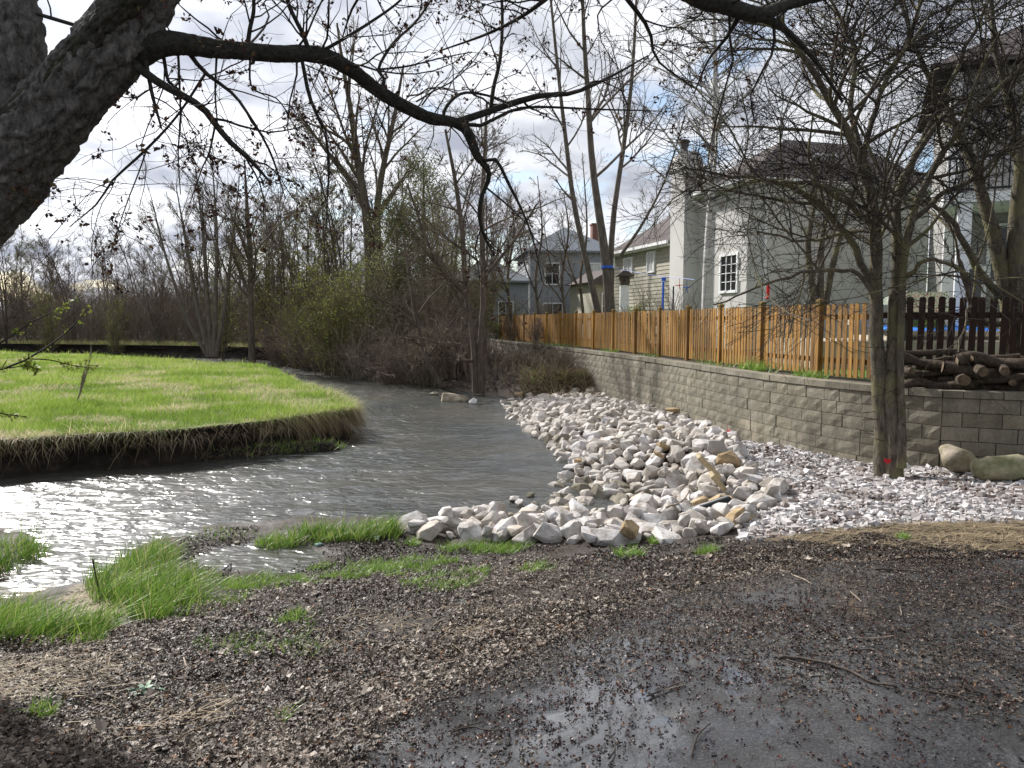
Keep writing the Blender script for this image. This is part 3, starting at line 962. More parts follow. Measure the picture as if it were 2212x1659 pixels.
# ------------------------------------------------------------------ retaining wall of split-face blocks
def block_proto(name, h, d, nx=3, nz=2, j=0.009):
    xs_ = np.linspace(-0.5, 0.5, nx + 1); zs_ = np.linspace(0, h, nz + 1)
    V = []; idf = {}
    for k, z in enumerate(zs_):
        for i, x in enumerate(xs_):
            edge = i in (0, nx) or k in (0, nz)
            idf[(i, k)] = len(V)
            V.append((x, (0.010 if edge else 0) + rng.uniform(-j, j * 0.6) * (0.35 if edge else 1), z + (0 if edge else rng.uniform(-.02, .02))))
    F = [[idf[(i, k)], idf[(i + 1, k)], idf[(i + 1, k + 1)], idf[(i, k + 1)]] for i in range(nx) for k in range(nz)]
    nb = len(V)
    V += [(-0.5, d, 0), (0.5, d, 0), (0.5, d, h), (-0.5, d, h)]
    top_ = [idf[(i, nz)] for i in range(nx + 1)]; bot = [idf[(i, 0)] for i in range(nx + 1)]
    lef = [idf[(0, k)] for k in range(nz + 1)]; rig = [idf[(nx, k)] for k in range(nz + 1)]
    bm = bmesh.new()
    vs = [bm.verts.new(v) for v in V]
    for f in F: bm.faces.new([vs[i] for i in f])
    bm.faces.new([vs[i] for i in top_] + [vs[nb + 2], vs[nb + 3]])
    bm.faces.new([vs[i] for i in bot[::-1]] + [vs[nb], vs[nb + 1]])
    bm.faces.new([vs[i] for i in lef[::-1]][::-1] + [vs[nb + 3], vs[nb]])
    bm.faces.new([vs[i] for i in rig] + [vs[nb + 2], vs[nb + 1]])
    bm.faces.new([vs[nb], vs[nb + 1], vs[nb + 2], vs[nb + 3]])
    bmesh.ops.recalc_face_normals(bm, faces=bm.faces)
    me = bpy.data.meshes.new(name); bm.to_mesh(me); bm.free()
    me.materials.append(M['block'])
    return me


CH = 0.193
bprotos = [block_proto('block', CH - 0.008, 0.24) for _ in range(7)]
cprotos = [block_proto('cap_block', 0.096, 0.31, 3, 1, 0.01) for _ in range(4)]
wall_root = empty('retaining_wall', (CORNER[0], CORNER[1], 0.3), 'grey split-face concrete block retaining wall below the picket fence', 'retaining wall')


def arc(line):
    s = np.concatenate([[0], np.cumsum(np.linalg.norm(np.diff(line, axis=0), axis=1))])
    return s


cand = []
for line, flip in ((WALL, True), (RET, False)):
    s = arc(line); tot = s[-1]
    for course in range(-1, 8):
        z0 = TERR - 0.10 - (course + 1) * CH if course >= 0 else TERR - 0.098
        u = 0.0; first = True
        while u < tot - 0.1:
            ln = rng.choice([0.30, 0.40, 0.44, 0.46]) if course >= 0 else 0.46
            if first:
                ln = 0.24 if (course % 2 == 0) == flip else 0.44
                first = False
            mid = min(u + ln / 2, tot)
            px_, py_ = np.interp(mid, s, line[:, 0]), np.interp(mid, s, line[:, 1])
            qx, qy = np.interp(mid + .2, s, line[:, 0]) - np.interp(mid - .2, s, line[:, 0]), np.interp(mid + .2, s, line[:, 1]) - np.interp(mid - .2, s, line[:, 1])
            ang = math.atan2(-qy, -qx) if flip else math.atan2(qy, qx)
            u += ln
            if z0 + CH < float(gz(px_, py_)) - 0.12 and course >= 0:
                continue
            ox, oy = -math.sin(ang), math.cos(ang)            # inward
            set_ = (course + 1) * -0.007 if course >= 0 else -0.03
            set_ += rng.uniform(-0.006, 0.006)
            cand.append((math.hypot(px_, py_), px_ + ox * set_, py_ + oy * set_, z0, ang, ln, course))
cand.sort(key=lambda c: c[0] if c[6] >= 0 else c[0] * 0.8)
stuffV = []; stuffF = []; nv = 0
for i, (dd, x, y, z, ang, ln, course) in enumerate(cand):
    me = random.choice(bprotos) if course >= 0 else random.choice(cprotos)
    T = Matrix.Translation((x, y, z)) @ Matrix.Rotation(ang + rng.uniform(-.008, .008), 4, 'Z') @ Matrix.Diagonal((ln - 0.009, 1, 1, 1))
    if i < 295:
        o = bpy.data.objects.new('block' if course >= 0 else 'cap_block', me)
        COL.objects.link(o)
        o.parent = wall_root
        o.matrix_local = Matrix.Translation(-wall_root.location) @ T
    else:
        for v_ in me.vertices:
            c = T @ v_.co
            stuffV.append(c[:])
        for p in me.polygons:
            stuffF.append([q + nv for q in p.vertices])
        nv += len(me.vertices)
me = bpy.data.meshes.new('block_courses'); me.from_pydata([Vector(v) - wall_root.location for v in stuffV], [], stuffF); me.update()
tag(link('block_courses', me, M['block'], wall_root), kind='stuff')
core = MB()
cl_ = np.vstack([WALL[::-1] + [0.24, 0.07], RET[1:] + [0.08, 0.24]])
for i in range(len(cl_) - 1):
    a, c = cl_[i], cl_[i + 1]
    dv = (c - a) / np.linalg.norm(c - a); nn = np.array([dv[1], -dv[0]])
    nn = -nn
    core.prism([a, c, c + nn * 0.2, a + nn * 0.2], -0.5, TERR - 0.06)
core.V = [v - np.array(wall_root.location) for v in core.V]
core.build('gravel_backing', M['soil'], wall_root)

# ------------------------------------------------------------------ picket fence
FOFF = 0.66
dl = np.gradient(WALL, axis=0); dl /= np.linalg.norm(dl, axis=1, keepdims=True)
FL = WALL + np.stack([dl[:, 1], -dl[:, 0]], -1) * FOFF
# start where the line is seen just right of the thorn tree trunks
px_ = 1106 + FD * FL[:, 0] / FL[:, 1]
i0 = int(np.argmin(np.abs(px_ - 1905)))
FL = FL[i0:]
fs = arc(FL)
FTOP = 2.70


def picket_proto(name, wd, h, mat):
    mb = MB(); t = 0.014
    y0, y1 = -t / 2, t / 2; a = wd / 2; c = 0.02
    prof = [(-a, 0), (a, 0), (a, h - c), (a - c, h), (-a + c, h), (-a, h - c)]
    nP = len(prof)
    V = [(p[0], y0, p[1]) for p in prof] + [(p[0], y1, p[1]) for p in prof]
    Q = [[i, (i + 1) % nP, (i + 1) % nP + nP, i + nP] for i in range(nP)]
    T = [[0, i, i + 1] for i in range(1, nP - 1)] + [[nP, nP + i + 1, nP + i] for i in range(1, nP - 1)]
    mb.add(V, Q, T)
    me = mesh_np(name, np.concatenate(mb.V), [np.concatenate(mb.Q), np.concatenate(mb.T)])
    me.materials.append(mat)
    return me


fence = empty('picket_fence', (FL[0][0], FL[0][1], TERR), 'long cedar-orange picket fence with capped posts on top of the block wall', 'fence')
pk = picket_proto('picket', 0.086, FTOP - TERR - 0.04, M['fence'])
flo = np.array(fence.location)


def on_fence(u):
    x, y = np.interp(u, fs, FL[:, 0]), np.interp(u, fs, FL[:, 1])
    qx = np.interp(u + .2, fs, FL[:, 0]) - np.interp(u - .2, fs, FL[:, 0]); qy = np.interp(u + .2, fs, FL[:, 1]) - np.interp(u - .2, fs, FL[:, 1])
    return x, y, math.atan2(-qy, -qx)


post_me = MB(); post_me.box((0, 0, 0.605), (0.10, 0.10, 1.23))
pme = mesh_np('post', np.concatenate(post_me.V), [np.concatenate(post_me.Q)]); pme.materials.append(M['fence'])
cm = MB()
cm.box((0, 0, 0.012), (0.14, 0.14, 0.024)); cm.box((0, 0, 0.04), (0.10, 0.10, 0.034))
z = 0.057
cm.add([(-.06, -.06, z), (.06, -.06, z), (.06, .06, z), (-.06, .06, z), (-.065, -.065, z + .05), (.065, -.065, z + .05), (.065, .065, z + .05), (-.065, .065, z + .05), (0, 0, z + .10)],
       [[0, 1, 5, 4], [1, 2, 6, 5], [2, 3, 7, 6], [3, 0, 4, 7]], [[4, 5, 8], [5, 6, 8], [6, 7, 8], [7, 4, 8]])
cme = mesh_np('post_cap', np.concatenate(cm.V), [np.concatenate(cm.Q), np.concatenate(cm.T)]); cme.materials.append(M['post_cap'])
# posts: the one seen at 1768 px first, then every 2.3 m both ways
pxf = 1106 + FD * FL[:, 0] / FL[:, 1]
u0 = float(np.interp(-1768, -pxf, fs))
posts_u = [u for u in np.arange(u0, fs[-1], 1.83)]
print('post px', [round(float(proj([*on_fence(u)[:2], TERR])[0])) for u in posts_u])
for u in posts_u:
    x, y, ang = on_fence(u)
    o = link('post', pme, None, fence, (x - flo[0], y - flo[1], -0.02)); o.rotation_euler.z = ang
    c = link('post_cap', cme, None, o, (0, 0, 1.22)); c.scale = (.85, .85, .8)
rl = {0.28: MB(), 1.0: MB()}
for zr, mb in rl.items():
    uu = np.arange(0, fs[-1], 1.2)
    for a, c in zip(uu[:-1], uu[1:]):
        p = on_fence(a); q = on_fence(c)
        mid = ((p[0] + q[0]) / 2 - flo[0], (p[1] + q[1]) / 2 - flo[1])
        ang = math.atan2(p[1] - q[1], p[0] - q[0])
        ix, iy = -math.sin(ang), math.cos(ang)
        mb.box((mid[0] + ix * 0.035, mid[1] + iy * 0.035, zr), (1.21, 0.038, 0.085), ang)
    mb.build('rail', M['fence'], fence)
u = 0.02; npk = 0
while u < fs[-1]:
    if min(abs(u - q) for q in posts_u) > 0.10:
        x, y, ang = on_fence(u)
        o = link('picket', pk, None, fence, (x - flo[0] + rng.uniform(-.004, .004), y - flo[1], 0.03 + rng.uniform(-.012, .012)))
        o.rotation_euler = (rng.uniform(-.01, .01), rng.uniform(-.012, .012), ang + rng.uniform(-.03, .03)); npk += 1
    u += 0.129
print('pickets', npk)

# section running right behind the log pile, backlit shade put into its colour
dirn = np.array([0.955, -0.297])
f2 = empty('shaded_picket_fence', (FL[0][0], FL[0][1], TERR), 'picket fence section with backlit shade in its colour behind the log pile', 'fence')
pk2 = picket_proto('picket', 0.092, 1.27, M['fence_shaded'])
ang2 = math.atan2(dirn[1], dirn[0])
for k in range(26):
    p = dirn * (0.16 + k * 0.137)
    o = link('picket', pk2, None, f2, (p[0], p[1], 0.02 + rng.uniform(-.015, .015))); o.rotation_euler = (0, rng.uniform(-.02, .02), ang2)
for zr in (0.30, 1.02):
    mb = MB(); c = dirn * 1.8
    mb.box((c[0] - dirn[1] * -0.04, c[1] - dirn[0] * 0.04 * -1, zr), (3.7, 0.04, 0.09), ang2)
    mb.build('rail', M['fence_shaded'], f2)
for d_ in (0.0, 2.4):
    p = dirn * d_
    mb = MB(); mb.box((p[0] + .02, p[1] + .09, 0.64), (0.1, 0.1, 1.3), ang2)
    o = mb.build('post', M['fence_shaded'], f2)

# ------------------------------------------------------------------ houses
GZ = TERR - 0.03


def hip_roof(mb, x0, x1, y0, y1, z0, h, ov=0.35, axis='x', inset=None, th=0.12):
    x0 -= ov; x1 += ov; y0 -= ov; y1 += ov
    if axis == 'x':
        r = (y1 - y0) / 2 if inset is None else inset
        a = ((x0 + r[0] if isinstance(r, tuple) else x0 + r), (y0 + y1) / 2); c = ((x1 - r[1] if isinstance(r, tuple) else x1 - r), (y0 + y1) / 2)
    else:
        r = (x1 - x0) / 2 if inset is None else inset
        a = ((x0 + x1) / 2, y0 + (r[0] if isinstance(r, tuple) else r)); c = ((x0 + x1) / 2, y1 - (r[1] if isinstance(r, tuple) else r))
    V = []
    for dz in (th, 0):
        V += [(x0, y0, z0 + dz), (x1, y0, z0 + dz), (x1, y1, z0 + dz), (x0, y1, z0 + dz), (a[0], a[1], z0 + h + dz), (c[0], c[1], z0 + h + dz)]
    if axis == 'x':
        Q = [[0, 1, 5, 4], [2, 3, 4, 5]]; T = [[1, 2, 5], [3, 0, 4]]
    else:
        Q = [[1, 2, 5, 4], [3, 0, 4, 5]]; T = [[0, 1, 4], [2, 3, 5]]
    Q2 = [[q + 6 for q in f[::-1]] for f in Q] + [[0, 6, 7, 1], [1, 7, 8, 2], [2, 8, 9, 3], [3, 9, 6, 0]]
    T2 = [[q + 6 for q in f[::-1]] for f in T]
    mb.add(V, Q + Q2, T + T2)


def clap(mb, x0, x1, y, z0, z1, step, outy=-1, axis='x'):
    """lapped boards on a wall face"""
    z = z0
    while z < z1 - 0.02:
        h = min(step, z1 - z)
        t0, t1 = 0.028, 0.008
        if axis == 'x':
            V = [(x0, y, z), (x1, y, z), (x1, y, z + h), (x0, y, z + h), (x0, y + outy * t0, z), (x1, y + outy * t0, z), (x1, y + outy * t1, z + h), (x0, y + outy * t1, z + h)]
        else:
            V = [(y, x0, z), (y, x1, z), (y, x1, z + h), (y, x0, z + h), (y + outy * t0, x0, z), (y + outy * t0, x1, z), (y + outy * t1, x1, z + h), (y + outy * t1, x0, z + h)]
        mb.add(V, [[4, 5, 6, 7], [0, 1, 5, 4], [3, 7, 6, 2], [0, 4, 7, 3], [1, 2, 6, 5]])
        z += step


def window(root, face, a0, a1, z0, z1, plane, cols, rows, glass, out=-1, fw=0.07):
    """window in a wall lying in the plane x=plane (face 'x') or y=plane (face 'y')"""
    def bx(mb, c0, c1, h0, h1, d0, d1):
        if face == 'x':
            mb.box((plane + out * (d0 + d1) / 2, (c0 + c1) / 2, (h0 + h1) / 2), (abs(d1 - d0), c1 - c0, h1 - h0))
        else:
            mb.box(((c0 + c1) / 2, plane + out * (d0 + d1) / 2, (h0 + h1) / 2), (c1 - c0, abs(d1 - d0), h1 - h0))
    fr = MB()
    bx(fr, a0 - fw, a0, z0 - fw, z1 + fw, -0.02, 0.06); bx(fr, a1, a1 + fw, z0 - fw, z1 + fw, -0.02, 0.06)
    bx(fr, a0, a1, z1, z1 + fw, -0.02, 0.058); bx(fr, a0, a1, z0 - fw, z0, -0.02, 0.07)
    for i in range(1, cols):
        x = a0 + (a1 - a0) * i / cols
        wd = 0.03
        bx(fr, x - wd / 2, x + wd / 2, z0, z1, 0.0, 0.042)
    for k in range(1, rows):
        zz = z0 + (z1 - z0) * k / rows
        bx(fr, a0, a1, zz - 0.011, zz + 0.011, 0.0, 0.038)
    wnd = fr.build('window', M['white'], root)
    g = MB(); bx(g, a0, a1, z0, z1, 0.004, 0.016)
    g.build('pane', glass, wnd)
    return wnd


# --- cream stucco house behind the fence
hc = at_d(1619, 400, 24.7)
RA = math.atan2(0.28, 0.96)
A = empty('stucco_house', (hc[0], hc[1], GZ), 'cream stucco house with tall stucco chimney and brown hip roof behind the birch', 'house', rz=RA)
mb = MB(); mb.box((3.7, 2.3, 2.72), (7.4, 4.6, 5.56)); mb.build('wall', M['stucco'], A)
mb = MB(); mb.box((3.5, 7.62, 1.98), (7.0, 6.02, 4.04)); wg = mb.build('wing_wall', M['siding_beige'], A)
mb = MB(); clap(mb, 4.78, 10.63, 0.0, 0.0, 4.0, 0.16, -1, 'y'); mb.build('siding', M['siding_beige'], A)
mb = MB(); hip_roof(mb, 0, 7.4, 0, 4.6, 5.52, 1.95, 0.32, 'x', (3.3, 1.5)); mb.build('roof', M['shingle'], A)
mb = MB(); hip_roof(mb, 0, 7.0, 4.7, 10.6, 4.02, 2.6, 0.32, 'y', (0.05, 3.2)); mb.build('roof', M['shingle'], A)
g = MB()
g.box((-0.38, 2.3, 5.56), (0.10, 5.3, 0.12)); g.box((3.7, -0.38, 5.56), (8.1, 0.10, 0.12)); g.box((-0.14, 2.3, 5.47), (0.38, 5.2, 0.05)); g.box((3.7, -0.14, 5.466), (7.9, 0.38, 0.05))
g.box((-0.38, 7.9, 4.06), (0.10, 6.1, 0.12)); g.box((-0.15, 7.9, 3.97), (0.36, 6.0, 0.05))
g.build('gutter', M['white'], A)
g = MB(); g.box((-0.05, 4.72, 2.4), (0.16, 0.20, 4.7)); g.build('corner_trim', M['white'], A)
g = MB(); g.box((0.62, -0.06, 2.7), (0.08, 0.08, 5.3)); g.build('downspout', M['white'], A)
for k in range(14):
    wd = 0.52 if k % 2 else 0.34
    q = MB(); q.box((wd / 2 - 0.03, 0.5 * (0.86 - wd) - 0.03, 0.18 + k * 0.385), (wd, 0.86 - wd, 0.36)); q.build('quoin', M['stucco'], A)
window(A, 'x', 0.57, 1.53, 2.02, 3.20, 0.0, 3, 4, M['glass'], fw=0.09)
window(A, 'x', 8.7, 9.45, 3.05, 3.72, -0.03, 2, 1, M['curtain_glass'])
window(A, 'x', 6.6, 7.15, 3.05, 3.80, -0.03, 2, 1, M['curtain_glass'])
ch = MB()
ch.box((-0.28, 3.7, 3.25), (0.62, 1.05, 6.6)); ch.box((-0.28, 3.7, 6.72), (0.74, 1.17, 0.34))
z = 6.89
ch.add([(-.65, 3.115, z), (.09, 3.115, z), (.09, 4.285, z), (-.65, 4.285, z), (-.5, 3.3, z + .3), (-.06, 3.3, z + .3), (-.06, 4.1, z + .3), (-.5, 4.1, z + .3)],
       [[0, 1, 5, 4], [1, 2, 6, 5], [2, 3, 7, 6], [3, 0, 4, 7], [4, 5, 6, 7]])
chim = ch.build('chimney', M['stucco'], A)
fl_ = MB(); fl_.tube([(-.28, 3.85, 7.1), (-.28, 3.85, 7.55)], 0.14, 10); fl_.tube([(-.28, 3.85, 7.62), (-.28, 3.85, 7.70)], [0.24, 0.2], 10)
fl_.tube([(-.28, 3.85, 7.5), (-.28, 3.85, 7.56)], 0.19, 10)
for a in range(4):
    fl_.box((-.28 + .13 * math.cos(a * PI / 2), 3.85 + .13 * math.sin(a * PI / 2), 7.58), (.02, .02, .12))
fl_.build('flue', M['flue_metal'], chim)
sk = MB(); sk.box((3.3, 0.75, 6.45), (0.9, 0.75, 0.1), 0, Matrix.Rotation(R(-38), 3, 'X').transposed()); sk.build('skylight', M['curtain_glass'], A)

# --- blue-grey neighbour far down the stream
B = empty('blue_house', (3.6, 45.0, GZ), 'far blue-grey sided house with hip roof and brick chimney behind bare trees', 'house', rz=R(6))
mb = MB(); mb.box((0, 3, 2.5), (5.2, 6, 5.2)); mb.build('wall', M['siding_blue'], B)
mb = MB(); clap(mb, -2.6, 2.6, 0, 0, 5.05, 0.2, -1, 'x'); clap(mb, 0, 6, -2.6, 0, 5.05, 0.2, -1, 'y'); mb.build('siding', M['siding_blue'], B)
mb = MB(); hip_roof(mb, -2.6, 2.6, 0, 6, 5.05, 1.75, 0.35, 'y'); mb.build('roof', M['shingle_blue'], B)
mb = MB(); mb.box((-4.9, 2.5, 1.6), (4.6, 5, 3.3)); mb.build('wall', M['siding_blue'], B)
mb = MB(); clap(mb, -7.2, -2.63, 0, 0, 3.2, 0.2, -1, 'x'); mb.build('siding', M['siding_blue'], B)
mb = MB(); hip_roof(mb, -7.2, -2.75, 0, 5, 3.25, 1.5, 0.35, 'x'); mb.build('roof', M['shingle_blue'], B)
mb = MB(); mb.box((2.42, 4.5, 4.6), (0.55, 0.7, 5.4)); mb.box((2.42, 4.5, 7.34), (0.65, 0.8, 0.1)); mb.build('chimney', M['brick'], B)
for (a0, a1, z0, z1) in ((-1.6, -0.8, 3.2, 4.4), (0.9, 1.7, 3.2, 4.4), (-1.7, -0.6, 0.7, 2.0), (-6.2, -5.2, 0.8, 2.1), (-4.4, -3.6, 0.8, 2.1)):
    window(B, 'y', a0, a1, z0, z1, -0.03, 2, 2, M['curtain_glass'] if a0 > 0 or a0 < -5 else M['glass'])
for xx in (-7.2, -2.6, 2.6):
    q = MB(); q.box((xx, -0.02, 2.5 if xx > -5 else 1.6), (0.14, 0.1, 5.1 if xx > -5 else 3.2)); q.build('corner_trim', M['white'], B)

# --- small porch house between them
Cc = at_d(1318, 690, 39.5)
P_ = empty('porch_house', (Cc[0], Cc[1], GZ), 'beige back porch with gable roof, wooden deck and white stair rails', 'porch', rz=R(14))
mb = MB(); mb.box((0, 2, 1.55), (1.9, 4, 3.14)); mb.build('wall', M['siding_beige'], P_)
mb = MB(); clap(mb, -0.95, 0.95, 0, 0.0, 3.1, 0.15, -1, 'x'); mb.build('siding', M['siding_beige'], P_)
g = MB()
g.add([(-1.3, -.35, 3.0), (1.3, -.35, 3.0), (0, -.35, 3.75), (-1.3, 4.2, 3.0), (1.3, 4.2, 3.0), (0, 4.2, 3.75),
       (-1.3, -.35, 2.9), (1.3, -.35, 2.9)], [[0, 2, 5, 3], [1, 4, 5, 2], [0, 6, 7, 1]], [[0, 1, 2], [3, 5, 4]])
g.build('roof', M['shingle'], P_)
window(P_, 'y', -0.45, 0.35, 1.1, 2.4, -0.03, 1, 2, M['glass'])
g = MB(); g.box((-0.1, -1.2, 0.75), (2.2, 2.0, 0.12)); 
for k in range(11): g.box((-1.1 + k * 0.2, -2.15, 1.25), (0.09, 0.04, 0.9))
g.box((-0.1, -2.15, 1.72), (2.25, 0.09, 0.06)); g.build('deck', M['deck'], P_)
g = MB()
for k in range(9):
    g.box((1.15 + k * 0.2, -2.2, 1.15 - k * 0.12), (0.045, 0.045, 0.9))
ax = Matrix.Rotation(math.atan2(0.12, 0.2), 3, 'Y').transposed()
g.box((1.95, -2.2, 1.13), (2.0, 0.07, 0.08), 0, ax); g.box((1.95, -2.2, 0.27), (2.0, 0.07, 0.08), 0, ax)
g.build('stair_rail', M['white'], P_)

# --- grey sided house with balcony at the right
hb = at_d(2040, 640, 18.5)
Hh = empty('balcony_house', (hb[0], hb[1], GZ), 'grey lap-sided house with white trim and black balcony railing at the right edge', 'house', rz=R(-26))
mb = MB(); mb.box((4.2, 4.0, 3.6), (8.4, 6, 7.3)); mb.build('wall', M['siding_grey'], Hh)
for k in range(44):
    z0 = 0.0 + k * 0.165
    mb = MB(); V0 = len(mb.V)
    clap(mb, 0.28, 8.4, 1.0, z0, z0 + 0.165, 0.165, -1, 'x'); mb.build('siding_board', M['siding_grey'], Hh)
mb = MB(); hip_roof(mb, 0, 8.4, 1.0, 7, 7.25, 2.2, 0.5, 'x'); mb.build('roof', M['shingle'], Hh)
g = MB(); g.box((0.12, 0.96, 3.6), (0.26, 0.2, 7.2)); g.build('corner_trim', M['white'], Hh)
g = MB(); g.box((3.9, -0.15, 3.78), (8.2, 2.2, 0.22)); g.build('balcony', M['white'], Hh)
for xx in (0.25, 4.2):
    g = MB(); g.box((xx, -1.05, 1.85), (0.28, 0.28, 3.65)); g.build('column', M['white'], Hh)
g = MB()
for k in range(62): g.box((-0.1 + k * 0.13, -1.18, 4.32), (0.03, 0.03, 0.75))
g.box((3.9, -1.18, 4.70), (8.2, 0.06, 0.06)); g.box((3.9, -1.18, 3.98), (8.2, 0.05, 0.05))
g.build('railing', M['black_metal'], Hh)
window(Hh, 'y', 1.05, 1.75, 2.0, 3.3, 0.97, 2, 2, M['glass'], fw=0.1)
window(Hh, 'y', 2.8, 4.2, 4.3, 6.2, 0.97, 2, 1, M['glass'], fw=0.1)
g = MB(); g.box((0.62, 0.95, 1.12), (0.5, 0.08, 2.24)); dr = g.build('door', M['glass'], Hh)
g = MB(); g.box((0.34, 0.93, 1.15), (0.1, 0.12, 2.3)); g.box((0.92, 0.93, 1.15), (0.1, 0.12, 2.3)); g.box((0.63, 0.925, 2.34), (0.72, 0.12, 0.1)); g.build('frame', M['white'], dr)

# ------------------------------------------------------------------ yard things behind the fences
pc = at_d(2075, 712, 15.6)
pool = empty('raised_pool', (pc[0], pc[1], GZ), 'raised stone-edged pool under a bright blue cover behind the dark pickets', 'pool')
g = MB(); g.box((0, 1.1, 0.32), (2.6, 2.2, 0.64)); g.build('pool_wall', M['pool_stone'], pool)
for k in range(8):
    g = MB(); g.box((-1.18 + k * 0.337, -0.06, 0.70), (0.32, 0.34, 0.11)); g.build('coping_stone', M['pool_stone'], pool)
g = MB(); g.box((0, 2.2, 0.95), (2.7, 0.3, 0.14)); g.build('coping_stone', M['pool_stone'], pool)
xs_ = np.linspace(-1.22, 1.22, 14); ys_ = np.linspace(0.1, 2.05, 12)
X, Y = np.meshgrid(xs_, ys_)
Z = 0.70 + 0.13 * smooth(0, 2, Y) + 0.07 * vnoise(X * 2.3, Y * 2.3, 5)
V = np.stack([X, Y, Z], -1).reshape(-1, 3); V2 = V.copy(); V2[:, 2] -= 0.15
idx = np.arange(X.size).reshape(X.shape)
Q = np.stack([idx[:-1, :-1], idx[:-1, 1:], idx[1:, 1:], idx[1:, :-1]], -1).reshape(-1, 4)
link('pool_cover', mesh_np('pool_cover', V, Q, smooth_=True), M['blue_cover'], pool)


def bench(p, rz, label, cloth):
    o = empty('garden_seat', p, label, 'garden seat', rz=rz)
    f = MB()
    for xx in (-.5, .5):
        f.box((xx, 0, .22), (.05, .05, .45)); f.box((xx, .45, .45), (.05, .05, .9))
    f.box((0, .22, .43), (1.1, .5, .05)); f.box((0, .45, .88), (1.1, .05, .05)); f.build('frame', M['black_metal'], o)
    c = MB(); c.box((0, .2, .51), (1.0, .46, .10)); c.build('seat_cushion', cloth, o)
    c = MB(); c.box((0, .41, .76), (1.0, .10, .42)); c.build('back_cushion', cloth, o)
    return o


p = at_d(2010, 660, 14.6); bench((p[0], p[1], 2.02), R(6), 'floral cushioned garden seat on the patio above the blue pool', M['cloth_floral'])
mb = MB(); mb.box((p[0] + .6, p[1] + 1.75, 1.72), (5.4, 2.9, 0.56)); 
# patio slab stands on the lawn and carries the seat
tag(mb.build('raised_patio', M['pool_stone']), 'raised stone patio beside the grey sided house', 'patio')
u_ = at_d(1952, 640, 15.8)
um = empty('patio_umbrella', (u_[0], u_[1], 2.0), 'low pale green patio umbrella top seen beside the thorn tree trunk', 'umbrella')
g = MB(); g.tube([(0, 0, 0), (0, 0, 1.0)], 0.02, 6); g.build('pole', M['black_metal'], um)
g = MB()
for i in range(8):
    a, c = i * PI / 4, (i + 1) * PI / 4
    g.add([(0, 0, 1.05), (.35 * math.cos(a), .35 * math.sin(a), .93), (.35 * math.cos(c), .35 * math.sin(c), .93), (.5 * math.cos(a), .5 * math.sin(a), .75), (.5 * math.cos(c), .5 * math.sin(c), .75)], [[1, 3, 4, 2]], [[0, 1, 2]])
g.build('canopy', M['umbrella'], um)

# hummingbird feeder on a hook
p = at_d(1659, 640, 15.5)
fd = empty('bird_feeder', (p[0], p[1], GZ), 'red hanging nectar feeder on a thin black hook in front of the grey stucco face', 'bird feeder')
hgt = p[2] - GZ
g = MB(); g.tube([(-.12, 0, 0), (-.12, 0, hgt + .32), (-.08, 0, hgt + .38), (0, 0, hgt + .36), (0, 0, hgt + .26)], 0.009, 5); g.build('hook', M['black_metal'], fd)
g = MB(); g.tube([(0, 0, hgt - .06), (0, 0, hgt - .03), (0, 0, hgt), (0, 0, hgt + .2), (0, 0, hgt + .25)], [.04, .055, .03, .034, .015], 10); g.build('bottle', M['red_plastic'], fd)
g = MB(); g.tube([(0, 0, hgt + .25), (0, 0, hgt + .31)], [.04, .015], 8); g.build('lid', M['black_metal'], fd)

# trampoline net poles
p = at_d(1432, 660, 21.5)
tp = empty('net_pole', (p[0], p[1], GZ), 'black net pole with blue padded top standing behind the fence', 'pole')
h1 = at_d(1432, 601, 21.5)[2] - GZ
g = MB(); g.tube([(0, 0, 0), (0, 0, h1 - .9)], 0.03, 8); g.build('pole', M['black_metal'], tp)
g = MB(); g.tube([(0, 0, h1 - .95), (0, 0, h1 - .15), (.01, 0, h1 - .1)], [.032, .032, .036], 8); g.box((0.01, 0, h1 - .03), (.12, .08, .1)); g.build('foam_sleeve', M['blue_plastic'], tp)
p = at_d(1454, 660, 22.0)
tp = empty('net_pole', (p[0], p[1], GZ), 'plain thin black net pole right of the blue padded pole', 'pole')
g = MB(); g.tube([(0, 0, 0), (0, 0, 1.95)], 0.022, 8); g.build('pole', M['black_metal'], tp)
g = MB(); g.tube([(0, 0, 1.95), (0, 0, 2.0)], [.03, .012], 8); g.build('pole_cap', M['black_metal'], tp)

# birdhouse on a white post
p = at_d(1349, 612, 30)
bh = empty('birdhouse', (p[0], p[1], GZ), 'small brown birdhouse with pitched roof on a white post', 'birdhouse')
hz = p[2] - GZ
g = MB(); g.box((0, 0, hz / 2 - .1), (.35, .2, hz)); g.build('post', M['white'], bh)
g = MB(); g.box((0, 0, hz + .1), (.38, .34, .34)); g.build('box', M['bark_brown'], bh)
g = MB(); g.add([(-.36, -.28, hz + .28), (.36, -.28, hz + .28), (0, -.28, hz + .56), (-.36, .28, hz + .28), (.36, .28, hz + .28), (0, .28, hz + .56)], [[0, 2, 5, 3], [1, 4, 5, 2], [0, 3, 4, 1]], [[0, 1, 2], [3, 5, 4]])
g.build('roof', M['shingle'], bh)
g = MB(); g.tube([(0, -.19, hz + .12), (0, -.215, hz + .12)], .05, 10); g.build('entrance_hole', M['black_metal'], bh)

# ------------------------------------------------------------------ trees
def unit(a):
    return a / (np.linalg.norm(a, axis=-1, keepdims=True) + 1e-9)


def polys(list_of_PR, n=16):
    P = np.stack([p for p, r in list_of_PR]); Rr = np.stack([r for p, r in list_of_PR])
    return dict(P=P, R=Rr, L=np.linalg.norm(np.diff(P, axis=1), axis=2).sum(1))


